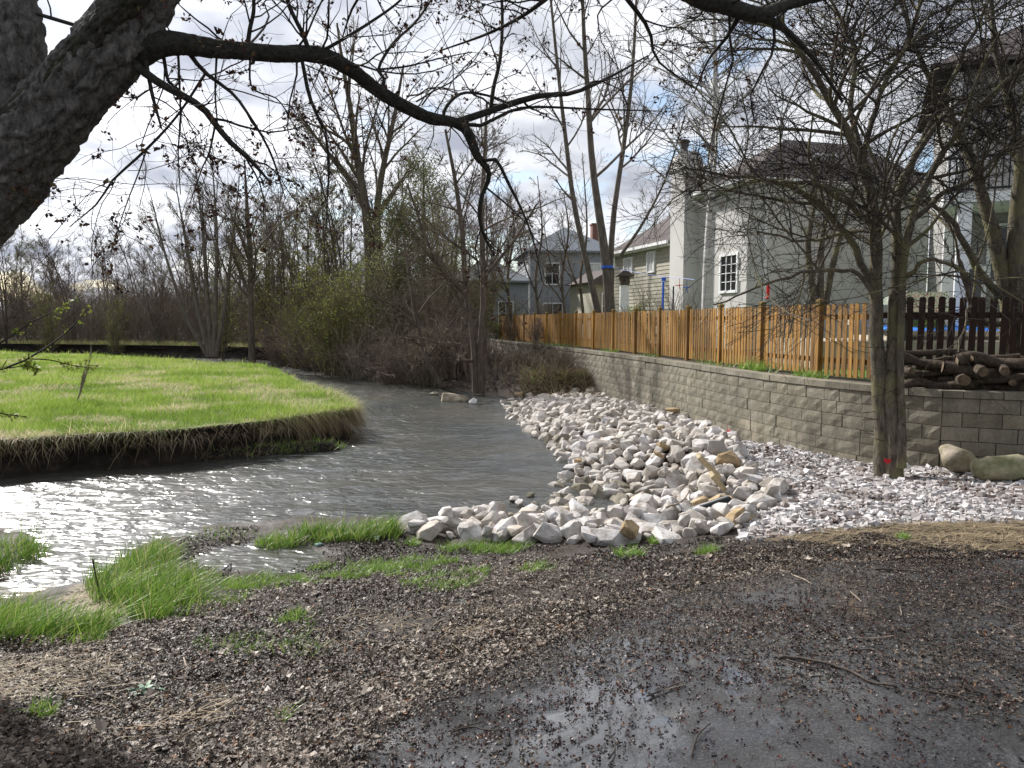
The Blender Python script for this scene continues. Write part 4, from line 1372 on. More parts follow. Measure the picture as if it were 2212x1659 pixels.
def sample(par, idx, t):
    k = par['P'].shape[1]
    f = np.clip(t, 0, 0.9999) * (k - 1)
    i = f.astype(int); f = (f - i)[:, None]
    p = par['P'][idx, i] * (1 - f) + par['P'][idx, i + 1] * f
    tg = unit(par['P'][idx, i + 1] - par['P'][idx, i])
    r = par['R'][idx, i] * (1 - f[:, 0]) + par['R'][idx, i + 1] * f[:, 0]
    return p, tg, r


def spawn(par, count, t0=0.2, t1=1.0, ang=45, angsd=12, length=None, ratio=0.5, lsd=0.3, taper_t=0.5, rr=0.6, rtip=0.3, rmin=0.002, K=6, wob=0.15, up=0.0, up0=0.0, gen=rng, perlen=None, tipbias=1.0, flat=1.0, rmax=9.0):
    n0 = len(par['L'])
    if perlen is not None:
        cnt = np.maximum(1, gen.poisson(par['L'] * perlen))
        idx = np.repeat(np.arange(n0), cnt)
    else:
        idx = np.repeat(np.arange(n0), count)
    m_ = len(idx)
    t = t0 + (t1 - t0) * gen.random(m_) ** tipbias
    p, tg, r = sample(par, idx, t)
    rv = gen.normal(size=(m_, 3))
    perp = unit(rv - (rv * tg).sum(1, keepdims=True) * tg)
    a = np.radians(np.clip(gen.normal(ang, angsd, m_), 8, 120))[:, None]
    d = tg * np.cos(a) + perp * np.sin(a)
    d[:, 2] += up0
    d[:, 2] *= flat
    d = unit(d)
    Lb = par['L'][idx] * ratio if length is None else np.full(m_, length)
    Lb = Lb * (1 - taper_t * t) * np.clip(gen.normal(1, lsd, m_), 0.35, 1.9)
    st = (Lb / (K - 1))[:, None]
    P = np.empty((m_, K, 3)); P[:, 0] = p
    for k in range(1, K):
        P[:, k] = P[:, k - 1] + d * st
        d = d + gen.normal(0, wob, (m_, 3))
        d[:, 2] += up
        d = unit(d)
    r0 = np.maximum(np.minimum(np.minimum(r * rr, r * 0.95), rmax), rmin)
    tt = np.linspace(0, 1, K)[None]
    Rr = np.maximum(r0[:, None] * (1 - tt * (1 - rtip)), rmin)
    return dict(P=P, R=Rr, L=Lb)


def tubes_join(groups):
    """groups: list of (branches, sides) -> V, Q"""
    Vs = []; Qs = []; n = 0
    for g_, s in groups:
        V, Q, T = tube_arrays(g_['P'], g_['R'], s, False)
        Vs.append(V); Qs.append(Q + n); n += len(V)
    return np.concatenate(Vs), np.concatenate(Qs)


def specks(P, size, gen=rng, n_per=1, spread=0.0, flatz=0.0):
    """small crossed leaf-like faces at points"""
    P = np.repeat(P, n_per, 0)
    n = len(P)
    if spread: P = P + gen.normal(0, spread, (n, 3))
    a = unit(gen.normal(size=(n, 3))); b = unit(np.cross(a, gen.normal(size=(n, 3))))
    s = (size * gen.uniform(0.5, 1.4, n))[:, None]
    V = np.stack([P, P + a * s * .5 + b * s * .33, P + a * s * 1.1, P + a * s * .5 - b * s * .33], 1).reshape(-1, 3)
    Q = np.arange(4 * n).reshape(n, 4)
    tint = np.repeat(gen.random(n), 4)
    return V, Q, tint


def blossoms(P, size, gen=rng):
    """little drooping star clusters of red maple flowers"""
    V = []; Q = []; T = []
    return specks(P, size, gen, 5, size * 0.16)


def build_tree(name, label, cat, trunkset, twigset, bark, twig, base, group=None, foliage=None, trunk_name='trunk'):
    root = empty(name, tuple(base), label, cat, group)
    b0 = np.asarray(base, float)
    V, Q = tubes_join(trunkset)
    link(trunk_name, mesh_np(trunk_name, V - b0, Q, smooth_=True), bark, root)
    if twigset:
        V, Q = tubes_join(twigset)
        link('crown', mesh_np('crown', V - b0, Q), twig, root)
    for nm, (V, F, tint), mt in (foliage or []):
        tag(link(nm, mesh_np(nm, V - b0, F, tint), mt, root), kind='stuff')
    return root


def tips(br, frac=1.0, gen=rng, lo=0.3):
    n = len(br['L'])
    idx = np.arange(n)[gen.random(n) < frac]
    t = gen.uniform(lo, 1, len(idx))
    return sample(br, idx, t)[0]


# ---- big maple leaning in from the left, its limb over the stream
def bark_tube(P, Rr, sides, seed, amp):
    P = np.asarray(P, float)
    ln = np.linalg.norm(np.diff(P, axis=0), axis=1).sum()
    sides = int(sides * 1.7); n = int(max(60, ln / 0.018))
    Q_ = catmull(np.column_stack([P, Rr]), n)
    V, Q, T = tube_arrays(Q_[None, :, :3], Q_[None, :, 3], sides)
    s = np.concatenate([[0], np.cumsum(np.linalg.norm(np.diff(Q_[:, :3], axis=0), axis=1))])
    u = np.repeat(s, sides); th = np.tile(np.arange(sides) / sides * 2 * PI, n)
    c = np.repeat(Q_[:, :3], sides, 0)
    rr_ = np.repeat(Q_[:, 3], sides)
    rad = unit(V - c)
    g = np.mean(Rr)
    w_ = max(.018, .042 * min(1, g / .17))
    a1 = th * rr_ / w_ + (fbm(u * 5, th * 2, seed + 1, 3) - .5) * 2.2
    b1 = u / (w_ * 3.4) + (fbm(u * 7, th * 3, seed + 2, 2) - .5)
    ridge = 1 - np.abs(vnoise(a1, b1, seed) - .5) * 2
    ridge2 = 1 - np.abs(vnoise(a1 * 1.9 + 7, b1 * 2.3, seed + 3) - .5) * 2
    plate = smooth(.98, .62, ridge) * .75 + smooth(1.0, .6, ridge2) * .35
    flake = vnoise(a1 * 1.3, b1 * 3.1, seed + 4)
    big = fbm(np.cos(th) * 1.2 + 5, u * 1.4 + np.sin(th), seed + 8, 3) - .5
    d_ = amp * (.55 * (plate - .6) + .35 * (flake - .5)) + big * .22 * rr_
    return V + rad * d_[:, None], Q


def maple():
    gen = np.random.default_rng(21)
    base = np.array([-4.35, 4.5, 0.55])
    root = empty('maple_tree', tuple(base), 'huge leaning maple with rough dark bark whose long limb arches over the stream', 'tree')
    p0 = np.array([[-4.4, 4.5, 0.4, 0.42], [-4.2, 4.5, 1.2, 0.33], [-3.85, 4.52, 2.1, 0.28]])

    def tr(pts):
        rows = []
        for X, Y, dd, wd in pts:
            p = at_d(X, Y, dd); rows.append([p[0], p[1], p[2], wd / 2 / FD * dd])
        return np.array(rows)
    main = np.vstack([p0, tr([(-150, 560, 4.5, 165), (0, 385, 4.5, 150), (130, 228, 4.5, 138), (250, 92, 4.55, 134), (330, -60, 4.6, 110), (420, -300, 4.7, 100)])])
    V, Q = bark_tube(main[:, :3], main[:, 3], 56, 3, 0.060)
    link('trunk', mesh_np('trunk', V - base, Q, smooth_=True), M['bark_maple'], root)
    left = tr([(-150, 520, 4.62, 150), (-30, 330, 4.7, 150), (10, 180, 4.75, 140), (5, 60, 4.8, 136), (-10, -80, 4.85, 128), (-30, -300, 4.9, 110)])
    V, Q = bark_tube(left[:, :3], left[:, 3], 48, 7, 0.060)
    link('stem', mesh_np('stem', V - base, Q, smooth_=True), M['bark_maple'], root)
    up = tr([(-160, 470, 4.45, 76), (-40, 335, 4.42, 70), (75, 222, 4.4, 64), (172, 118, 4.4, 60), (255, 26, 4.4, 56), (345, -75, 4.4, 52), (520, -260, 4.5, 50)])
    V, Q = bark_tube(up[:, :3], up[:, 3], 40, 9, 0.034)
    link('limb', mesh_np('limb', V - base, Q, smooth_=True), M['bark_moss'], root)
    limb = tr([(250, 130, 4.55, 100), (300, 108, 4.55, 66), (370, 94, 4.6, 47), (480, 107, 4.8, 37), (600, 117, 5.0, 33), (690, 119, 5.2, 33), (760, 152, 5.4, 29), (830, 205, 5.6, 27), (920, 252, 5.8, 25), (985, 266, 6.0, 21), (1012, 290, 6.05, 20), (1030, 335, 6.1, 17), (1052, 362, 6.15, 13)])
    V, Q = bark_tube(limb[:, :3], limb[:, 3], 28, 11, 0.012)
    link('limb', mesh_np('limb', V - base, Q, smooth_=True), M['bark_limb'], root)
    over = tr([(330, -60, 4.6, 90), (600, -330, 4.8, 66), (1000, -330, 5.0, 54), (1300, -150, 5.1, 44), (1490, -14, 5.2, 37), (1560, 10, 5.25, 34), (1640, 32, 5.3, 30), (1690, 14, 5.4, 21), (1760, -6, 5.5, 20), (1900, -40, 5.7, 14)])
    V, Q = bark_tube(over[:, :3], over[:, 3], 24, 14, 0.012)
    link('limb', mesh_np('limb', V - base, Q, smooth_=True), M['bark_limb'], root)
    T = [
        [(1052, 362, 6.15, 12), (1056, 385, 6.2, 11), (1040, 425, 6.2, 10), (1036, 470, 6.25, 9), (1046, 510, 6.3, 7), (1068, 552, 6.35, 4)],
        [(985, 264, 6.0, 17), (1040, 246, 6.1, 15), (1110, 222, 6.3, 14), (1170, 206, 6.4, 12), (1240, 200, 6.6, 9), (1320, 165, 6.8, 6), (1400, 120, 7.0, 3)],
        [(1000, 268, 6.0, 9), (1045, 270, 6.1, 8), (1090, 245, 6.2, 7), (1150, 231, 6.4, 6), (1290, 236, 6.7, 4), (1430, 240, 7.0, 2)],
        [(1045, 347, 6.1, 8), (1072, 346, 6.1, 8), (1100, 400, 6.2, 7), (1130, 460, 6.3, 5), (1152, 520, 6.4, 4), (1172, 610, 6.5, 2)],
        [(958, 258, 5.9, 9), (963, 232, 5.9, 8), (1000, 201, 6.0, 6), (1060, 208, 6.1, 5), (1105, 226, 6.2, 3)],
        [(1060, 238, 6.15, 10), (1066, 190, 6.2, 9), (1080, 130, 6.3, 8), (1085, 50, 6.4, 7), (1082, -40, 6.5, 6)],
        [(825, 196, 5.6, 9), (830, 165, 5.6, 8), (817, 148, 5.6, 7), (850, 92, 5.7, 6), (900, 45, 5.8, 5), (950, -30, 5.9, 4)],
        [(818, 150, 5.6, 5), (880, 143, 5.7, 4), (950, 126, 5.8, 3), (1020, 112, 5.9, 2)],
        [(700, 108, 5.2, 8), (740, 85, 5.2, 7), (800, 48, 5.3, 6), (860, 5, 5.4, 5), (900, -40, 5.5, 4)],
        [(668, 112, 5.1, 11), (655, 75, 5.1, 10), (640, 45, 5.1, 9), (622, 5, 5.1, 9), (612, -50, 5.1, 8)],
        [(535, 95, 4.9, 10), (540, 60, 4.9, 9), (548, 20, 4.9, 8), (545, -40, 4.9, 7)],
        [(653, 133, 5.1, 8), (670, 213, 5.1, 8), (703, 292, 5.15, 6), (710, 367, 5.2, 5), (707, 430, 5.2, 3), (705, 495, 5.2, 2)],
        [(290, 140, 4.5, 20), (345, 180, 4.5, 17), (433, 230, 4.55, 15), (470, 275, 4.6, 13), (500, 310, 4.6, 12), (540, 345, 4.65, 10), (583, 393, 4.7, 4)],
        [(410, 117, 4.7, 10), (443, 157, 4.7, 9), (500, 200, 4.8, 7), (533, 242, 4.8, 6), (583, 327, 4.9, 5), (617, 430, 5.0, 2)],
        [(443, 160, 4.7, 6), (383, 250, 4.7, 5), (317, 322, 4.6, 6), (240, 393, 4.6, 5), (213, 437, 4.6, 4), (150, 490, 4.5, 2)],
        [(315, 130, 4.5, 9), (328, 200, 4.5, 8), (340, 245, 4.5, 6), (349, 278, 4.5, 4)],
        [(352, 112, 4.6, 8), (362, 170, 4.6, 7), (372, 182, 4.6, 6), (430, 230, 4.6, 3)],
        [(465, 270, 4.6, 5), (452, 330, 4.6, 4), (436, 365, 4.6, 3), (410, 440, 4.6, 2)],
        [(317, 322, 4.6, 4), (300, 372, 4.6, 3), (270, 450, 4.6, 2.5), (240, 545, 4.6, 1.5)],
        [(385, 120, 4.65, 5), (390, 250, 4.65, 4), (385, 330, 4.65, 3), (390, 420, 4.65, 2)],
        [(468, 120, 4.8, 5), (465, 200, 4.8, 4), (470, 270, 4.8, 3)],
        [(540, 118, 4.9, 5), (545, 190, 4.9, 4), (600, 215, 4.95, 3), (640, 280, 5.0, 2)],
        [(80, 30, 4.7, 8), (180, 60, 4.6, 8), (300, 100, 4.55, 6)],
        [(-10, -60, 4.85, 30), (120, -120, 5.4, 22), (300, -110, 5.8, 14), (500, -60, 6.2, 8), (640, 20, 6.6, 4)],
        [(1300, -150, 5.1, 24), (1240, -60, 5.4, 14), (1150, 20, 5.7, 9), (1060, 70, 6.0, 6), (950, 110, 6.3, 3)],
        [(1300, -150, 5.1, 20), (1330, -40, 5.5, 12), (1400, 60, 5.9, 8), (1420, 130, 6.1, 5), (1500, 190, 6.3, 3)],
        [(1600, 26, 5.3, 14), (1570, 80, 5.4, 8), (1530, 130, 5.5, 5), (1500, 200, 5.6, 3)],
        [(700, -330, 4.8, 20), (760, -160, 5.2, 12), (800, -60, 5.5, 8), (760, 20, 5.7, 5), (740, 80, 5.8, 3)],
        [(1640, 36, 5.3, 20), (1690, 60, 5.5, 15), (1760, 130, 5.8, 10), (1820, 220, 6.0, 6)],
    ]
    L1 = polys([trace(t, 14) for t in T])
    lm = polys([trace(x, 14) for x in ([(370, 94, 4.6, 47), (690, 119, 5.2, 38), (985, 266, 6.0, 24)], [(600, 117, 5.0, 20), (830, 205, 5.6, 20), (985, 266, 6.0, 20)], [(1490, -12, 5.2, 48), (1560, 14, 5.25, 44), (1760, -6, 5.5, 20)])])
    V, Q = tubes_join([(L1, 7)])
    link('branches', mesh_np('branches', V - base, Q, smooth_=True), M['bark_limb'], root)
    L2 = spawn(L1, 6, 0.15, 1.0, 48, 16, length=0.75, lsd=0.4, taper_t=0.4, rr=0.45, rtip=0.35, rmin=0.0022, K=8, wob=0.20, up=0.03, gen=gen)
    L2b = spawn(lm, 14, 0.05, 0.95, 75, 16, length=0.8, lsd=0.4, taper_t=0.2, rr=0.14, rtip=0.3, rmin=0.0022, K=8, wob=0.2, up=0.03, gen=gen)
    L3 = spawn(L2, 4, 0.2, 1.0, 45, 16, length=0.36, lsd=0.4, rr=0.6, rmin=0.0014, K=6, wob=0.22, up=0.05, gen=gen)
    L3b = spawn(L2b, 4, 0.2, 1.0, 45, 16, length=0.38, lsd=0.4, rr=0.6, rmin=0.0014, K=6, wob=0.22, up=0.05, gen=gen)
    L4 = spawn(L3, 1, 0.3, 1.0, 40, 16, length=0.2, lsd=0.4, rr=0.7, rmin=0.0011, K=4, wob=0.2, up=0.05, gen=gen)
    V, Q = tubes_join([(L2, 5), (L2b, 5), (L3, 3), (L3b, 3), (L4, 3)])
    link('crown', mesh_np('crown', V - base, Q), M['twig_black'], root)
    pts = np.concatenate([tips(L3, 0.55, gen, 0.6), tips(L3b, 0.6, gen, 0.6), tips(L2, 0.4, gen, 0.5), tips(L4, .2, gen, .8)])
    V, Q, t = specks(pts, 0.026, gen, 7, 0.011)
    tag(link('blossom', mesh_np('blossom', V - base, Q, t), M['blossom'], root), kind='stuff')


maple()


# ---- thorn tree in front of the wall
def thorn(name, label, stems, nbig, seed, base, dens=1.0, spread=1.0, wts_=4):
    gen = np.random.default_rng(seed)
    S = polys([trace(s, 18) for s in stems])
    for q in S['P']:                                  # knobbly stems
        q += gen.normal(0, 0.012, q.shape)
    S_ = dict(P=np.repeat(S['P'], wts_, 0), R=np.repeat(S['R'], wts_, 0), L=np.repeat(S['L'], wts_))
    B1 = spawn(S_, nbig, 0.42, 0.98, 62, 16, length=2.1 * spread, lsd=0.3, taper_t=0.3, rr=0.62, rtip=0.30, rmin=0.007, rmax=0.028, K=9, wob=0.13, up=0.012, up0=0.45, gen=gen, flat=0.75)
    B2 = spawn(B1, int(10 * dens), 0.12, 1.0, 52, 16, length=0.95, lsd=0.35, taper_t=0.35, rr=0.6, rtip=0.45, rmin=0.0036, rmax=0.0085, K=6, wob=0.16, up=0.0, gen=gen, flat=0.85)
    B3 = spawn(B2, int(5 * dens), 0.1, 1.0, 55, 18, length=0.42, lsd=0.4, taper_t=0.3, rr=0.7, rtip=0.5, rmin=0.0019, rmax=0.0042, K=4, wob=0.18, gen=gen)
    B4 = spawn(B3, 1, 0.1, 1.0, 70, 15, length=0.08, lsd=0.4, taper_t=0.1, rr=0.7, rtip=0.4, rmin=0.0012, K=2, wob=0.1, gen=gen)
    B0 = spawn(S, 22, 0.06, 0.5, 80, 15, length=0.32, lsd=0.5, taper_t=0.1, rr=0.12, rtip=0.4, rmin=0.002, rmax=0.006, K=5, wob=0.16, gen=gen)
    B0b = spawn(B0, 3, 0.2, 1.0, 55, 15, length=0.16, lsd=0.5, rr=0.7, rmin=0.0014, K=3, wob=0.16, gen=gen)
    root = build_tree(name, label, 'tree', [(S, 12), (B1, 6)], [(B2, 3), (B3, 3), (B4, 3), (B0, 3), (B0b, 3)], M['bark_dark'], M['twig_black'], base)
    return root


HB = at_d(1920, 1035, 9.55)
thorn_root = thorn('thorn_tree', 'dense multi-stemmed thorn tree with a red paint mark rising from the white gravel', [
    [(1912, 1050, 9.6, 44), (1908, 960, 9.6, 36), (1903, 850, 9.6, 32), (1895, 700, 9.6, 28), (1891, 600, 9.6, 26), (1893, 500, 9.6, 23), (1885, 430, 9.6, 21), (1850, 330, 9.55, 18), (1800, 230, 9.5, 15), (1740, 130, 9.4, 12), (1690, 50, 9.3, 9), (1660, -20, 9.2, 7)],
    [(1932, 1048, 9.5, 42), (1930, 930, 9.5, 32), (1926, 840, 9.5, 27), (1930, 700, 9.55, 24), (1937, 560, 9.6, 22), (1938, 450, 9.65, 17), (1955, 370, 9.7, 14), (2010, 290, 9.8, 12), (2060, 230, 9.9, 10), (2130, 190, 10.0, 7), (2260, 160, 10.2, 5)],
    [(1943, 1010, 9.4, 26), (1950, 880, 9.4, 16), (1946, 700, 9.4, 14), (1951, 600, 9.4, 15), (1962, 500, 9.4, 16), (1985, 420, 9.35, 15), (2030, 340, 9.3, 12), (2090, 260, 9.2, 10), (2180, 170, 9.1, 8), (2280, 90, 9.0, 5)],
    [(1898, 540, 9.5, 13), (1872, 480, 9.3, 12), (1820, 430, 9.1, 11), (1770, 402, 9.0, 10), (1700, 392, 8.8, 7), (1620, 395, 8.6, 4)],
    [(1895, 660, 9.55, 15), (1858, 560, 9.4, 15), (1800, 470, 9.2, 14), (1752, 432, 9.1, 13), (1708, 404, 9.0, 10), (1600, 380, 8.8, 7), (1475, 363, 8.6, 3)],
    [(1890, 650, 9.5, 11), (1850, 592, 9.3, 9), (1760, 586, 9.0, 8), (1660, 612, 8.8, 6), (1540, 660, 8.6, 3)],
    [(1882, 440, 9.6, 13), (1868, 330, 9.7, 12), (1900, 210, 9.9, 10), (1960, 90, 10.1, 8), (2000, -30, 10.3, 6)],
    [(1885, 420, 9.6, 12), (1840, 250, 9.9, 11), (1845, 120, 10.2, 9), (1800, 0, 10.5, 6), (1790, -60, 10.6, 5)],
    [(1960, 490, 9.5, 12), (2020, 430, 9.3, 11), (2090, 390, 9.1, 9), (2212, 290, 8.8, 7), (2320, 250, 8.6, 4)],
    [(1955, 600, 9.4, 9), (2010, 560, 9.1, 8), (2080, 590, 8.9, 7), (2150, 650, 8.7, 3)],
    [(1940, 450, 9.7, 12), (1990, 300, 10.2, 10), (2080, 120, 10.6, 8), (2150, -30, 11.0, 5)],
    [(1900, 500, 9.5, 10), (1840, 500, 9.9, 9), (1740, 520, 10.2, 6), (1640, 500, 10.5, 4)],
], 4, 31, (HB[0], HB[1], 0.33), 1.02, wts_=[6, 2, 3, 2, 2, 1, 6, 6, 3, 1, 3, 2])
# sprayed red dot on the trunk: a thin patch of paint on the bark
pm = at_d(1921, 998, 9.3)
V = []; T = []
for i in range(11):
    a = i / 11 * 2 * PI; rr_ = 0.042 * (0.6 + 0.7 * rng.random())
    V.append((rr_ * math.cos(a), 0.012 * (abs(math.cos(a))), rr_ * 1.0 * math.sin(a)))
V.append((0, -0.012, 0)); T = [[11, (i + 1) % 11, i] for i in range(11)]
pmk = link('paint_mark', mesh_np('paint_mark', np.array(V), np.array(T)), M['red_paint'], thorn_root)
pmk.location = Vector((pm[0], pm[1] + 0.045, pm[2])) - thorn_root.location
pmk.rotation_euler = (0, 0, R(-20))

TB = at_d(2185, 790, 11.6)
thorn('thorn_tree', 'second dark thorn tree on the terrace beside the log pile at the right edge', [
    [(2190, 830, 11.6, 46), (2180, 700, 11.6, 36), (2168, 600, 11.6, 32), (2135, 470, 11.6, 26), (2110, 380, 11.6, 20), (2070, 280, 11.6, 15), (2010, 170, 11.7, 11), (1960, 60, 11.8, 7), (1930, -40, 11.9, 5)],
    [(2205, 830, 11.5, 46), (2198, 650, 11.5, 38), (2196, 500, 11.5, 32), (2205, 360, 11.5, 24), (2180, 220, 11.6, 17), (2150, 100, 11.7, 12), (2140, -40, 11.8, 7)],
    [(2160, 640, 11.6, 16), (2100, 560, 11.4, 15), (2060, 480, 11.3, 11), (2010, 440, 11.2, 8), (1960, 430, 11.1, 4)],
    [(2170, 700, 11.5, 14), (2110, 690, 11.3, 12), (2090, 620, 11.2, 10), (2070, 540, 11.1, 6)],
    [(2205, 420, 11.5, 18), (2280, 300, 11.5, 14), (2330, 150, 11.6, 9), (2350, 0, 11.7, 6)],
], 4, 37, (TB[0], TB[1], 1.45), 0.65, wts_=[2, 2, 1, 1, 2])


def bare(name, label, stems, seed, bark, twig, n1=9, n2=7, n3=4, l1=0.36, ang=38, up=0.05, rmin=0.006, t0=0.3, buds=None, cat='tree', group=None, sides=9, l2=0.42, l3=0.45, budfrac=0.5, budsize=0.05, budn=2):
    gen = np.random.default_rng(seed)
    S = polys([trace(s, 14) for s in stems])
    B1 = spawn(S, n1, t0, 0.99, ang, 10, ratio=l1, lsd=0.3, taper_t=0.55, rr=0.5, rtip=0.3, rmin=rmin * 1.5, K=8, wob=0.09, up=up, gen=gen)
    B2 = spawn(B1, n2, 0.15, 1.0, ang, 12, ratio=l2, lsd=0.35, taper_t=0.45, rr=0.6, rtip=0.4, rmin=rmin, K=6, wob=0.11, up=up, gen=gen)
    B3 = spawn(B2, n3, 0.15, 1.0, ang, 14, ratio=l3, lsd=0.35, taper_t=0.4, rr=0.7, rtip=0.5, rmin=rmin * 0.6, K=4, wob=0.12, up=up, gen=gen)
    j = int(np.argmax(S['P'][:, 0, 2] * -1))
    base = S['P'][j, 0].copy()
    fo = []
    if buds:
        pts = np.concatenate([tips(B3, budfrac, gen, 0.3), tips(B2, 0.3, gen, 0.5)])
        fo = [('buds', specks(pts, budsize, gen, budn, budsize * 0.6), M[buds])]
    return build_tree(name, label, cat, [(S, sides), (B1, 5)], [(B2, 3), (B3, 3)], M[bark], M[twig], base, group, fo)


bare('ash_tree', 'tall triple-stemmed bare tree behind the fence with a blue strap round its trunk', [
    [(1318, 690, 27, 24), (1313, 600, 27, 21), (1300, 500, 27, 18), (1285, 400, 27, 15), (1275, 300, 27, 13), (1270, 200, 27, 11), (1262, 90, 27, 9), (1255, -120, 27, 5)],
    [(1296, 690, 26.8, 15), (1270, 580, 26.6, 13), (1240, 440, 26.4, 11), (1222, 300, 26.3, 9), (1205, 150, 26.2, 7), (1180, -100, 26, 4)],
    [(1316, 620, 27.2, 14), (1325, 470, 27.4, 12), (1345, 330, 27.6, 10), (1362, 200, 27.8, 8), (1372, 60, 28, 6), (1378, -100, 28, 4)],
    [(1335, 560, 27.2, 8), (1390, 480, 27, 6), (1440, 380, 26.8, 4), (1480, 250, 26.6, 3)],
], 41, 'bark_grey', 'twig_grey', 13, 8, 4, 0.32, 42, 0.04, 0.006, 0.3, buds='blossom', budfrac=0.35, budsize=0.05, budn=3)
p = at_d(1313.5, 576, 26.8)
strap = MB(); strap.tube([(0, 0, -.045), (0, 0, .045)], [.215, .215], 14)
tag(strap.build('tree_strap', M['blue_plastic'], loc=(p[0], p[1] + .18, p[2])), 'bright blue strap wrapped round the tall triple-stemmed tree', 'strap')
a = at_d(1326, 579, 26.9); c = at_d(1500, 604, 21); mid = (a + c) / 2 - np.array([0, 0, .05])
rope = MB(); rope.tube(catmull([a, mid, c], 12), 0.007, 5)
tag(rope.build('play_rope', M['blue_plastic']), 'thin blue play line strung from the strapped tree to the birch', 'rope')
for k, (X, Y, d_) in enumerate([(1468, 600, 22.0), (1484, 604, 21.5)]):
    p = at_d(X, Y, d_)
    hb_ = MB(); hb_.tube([(0, 0, 0), (0, 0, -.2)], 0.007, 5); hb_.tube([(-.12, 0, -.23), (.12, 0, -.21)], 0.011, 6); hb_.tube([(0, 0, -.2), (.02, 0, -.38)], [.016, .009], 6)
    tag(hb_.build('hanging_toy', M['blue_plastic'] if k else M['red_plastic'], loc=p), ['red hanging toy grip on the blue line', 'blue hanging toy grip nearest the birch'][k], 'hanging toy')

bare('birch_tree', 'slender white-barked birch standing in front of the cream house', [
    [(1524, 700, 19, 20), (1528, 560, 19, 18), (1535, 450, 19, 16), (1540, 350, 19, 15), (1544, 250, 19, 12), (1545, 120, 19, 9), (1541, 0, 19, 6), (1538, -150, 19, 3)]
], 43, 'birch', 'twig_grey', 46, 9, 5, 0.24, 50, 0.05, 0.004, 0.28, l2=0.36, l3=0.45, buds='new_leaf', budfrac=0.1, budsize=0.022)

bare('yard_tree', 'olive-barked young multi-stem tree in front of the shaded stucco wall', [
    [(1762, 680, 16, 18), (1752, 600, 16, 15), (1745, 530, 16, 13), (1758, 440, 16, 10), (1765, 340, 16, 5)],
    [(1770, 680, 16, 20), (1772, 600, 16, 15), (1776, 520, 16, 12), (1790, 430, 16, 9), (1800, 330, 16, 5)],
    [(1778, 680, 16.1, 16), (1795, 590, 16.1, 14), (1812, 520, 16.1, 11), (1838, 430, 16.1, 7), (1860, 360, 16.1, 4)],
], 47, 'bark_dark', 'twig_grey', 6, 5, 3, 0.4, 40, 0.04, 0.004, 0.4)

bare('bank_tree', 'twin-trunked bare tree on the stream bank at the far end of the wall', [
    [(1040, 850, 24, 17), (1038, 760, 24, 16), (1045, 650, 24, 14), (1042, 540, 24, 12), (1040, 450, 24, 10), (1046, 350, 24, 8), (1052, 220, 24, 5)],
    [(1028, 850, 24, 15), (1022, 730, 24, 13), (1005, 620, 24, 12), (1000, 520, 24, 11), (985, 400, 24, 9), (962, 280, 24, 5)],
    [(1018, 700, 24, 9), (965, 600, 23.6, 8), (905, 525, 23.3, 6), (850, 440, 23, 4)],
    [(1008, 640, 24, 8), (940, 560, 23.4, 7), (880, 400, 23, 4)],
    [(1022, 780, 24, 8), (990, 775, 23.4, 6), (940, 740, 23, 5), (880, 725, 22.6, 3)],
    [(1044, 600, 24, 8), (1110, 520, 23.8, 6), (1160, 440, 23.6, 4)],
], 51, 'bark_brown', 'twig_brown', 12, 7, 4, 0.34, 48, 0.02, 0.005, 0.25, buds='blossom', budfrac=0.12, budsize=0.035)

for i_, (X_, d_, top_, lab_) in enumerate([(1165, 33, 380, 'slim bare tree behind the far fence left of the blue-grey house roof'), (1222, 31, 420, 'slim bare tree in front of the blue-grey house window'), (1262, 34, 330, 'slim bare tree left of the triple-stemmed tree'), (1105, 36, 430, 'slim bare tree above the far end of the fence')]):
    bare('young_tree', lab_, [[(X_, 700, d_, 7), (X_ - 8, 600, d_, 6), (X_ + 6, 500, d_, 4), (X_ - 4, top_, d_, 1.5)], [(X_ - 5, 640, d_, 4), (X_ - 35, 560, d_, 3), (X_ - 50, 460, d_, 1.2)]], 150 + i_, 'bark_brown', 'twig_brown', 12, 7, 4, 0.34, 44, 0.03, 0.006, 0.15, buds='blossom', budfrac=.12, budsize=.04)

bare('leaning_tree', 'thin bare tree leaning over the water left of the twin-trunked tree', [
    [(955, 835, 26, 13), (920, 770, 26, 11), (900, 690, 26, 9), (885, 600, 26, 7), (870, 500, 26, 4)],
    [(905, 710, 26, 6), (850, 660, 25.5, 5), (790, 640, 25, 3)],
], 53, 'bark_brown', 'twig_grey', 10, 6, 4, 0.45, 50, 0.0, 0.005, 0.2)

bare('big_tree', 'large bare forked tree rising highest from the far bank thicket', [
    [(805, 775, 36, 28), (800, 620, 36, 25), (796, 500, 36, 22), (785, 420, 36, 18), (770, 330, 36, 15), (758, 240, 36, 11), (742, 150, 36, 8), (728, 50, 36, 4)],
    [(815, 775, 36, 22), (818, 600, 36, 18), (815, 450, 36, 15), (830, 350, 36, 12), (850, 260, 36, 9), (872, 140, 36, 4)],
    [(800, 480, 36, 12), (760, 400, 36, 10), (700, 320, 36, 7), (650, 250, 36, 4)],
], 57, 'bark_brown', 'twig_brown', 13, 8, 5, 0.34, 40, 0.05, 0.008, 0.3, buds='blossom', budfrac=0.15, budsize=0.06)

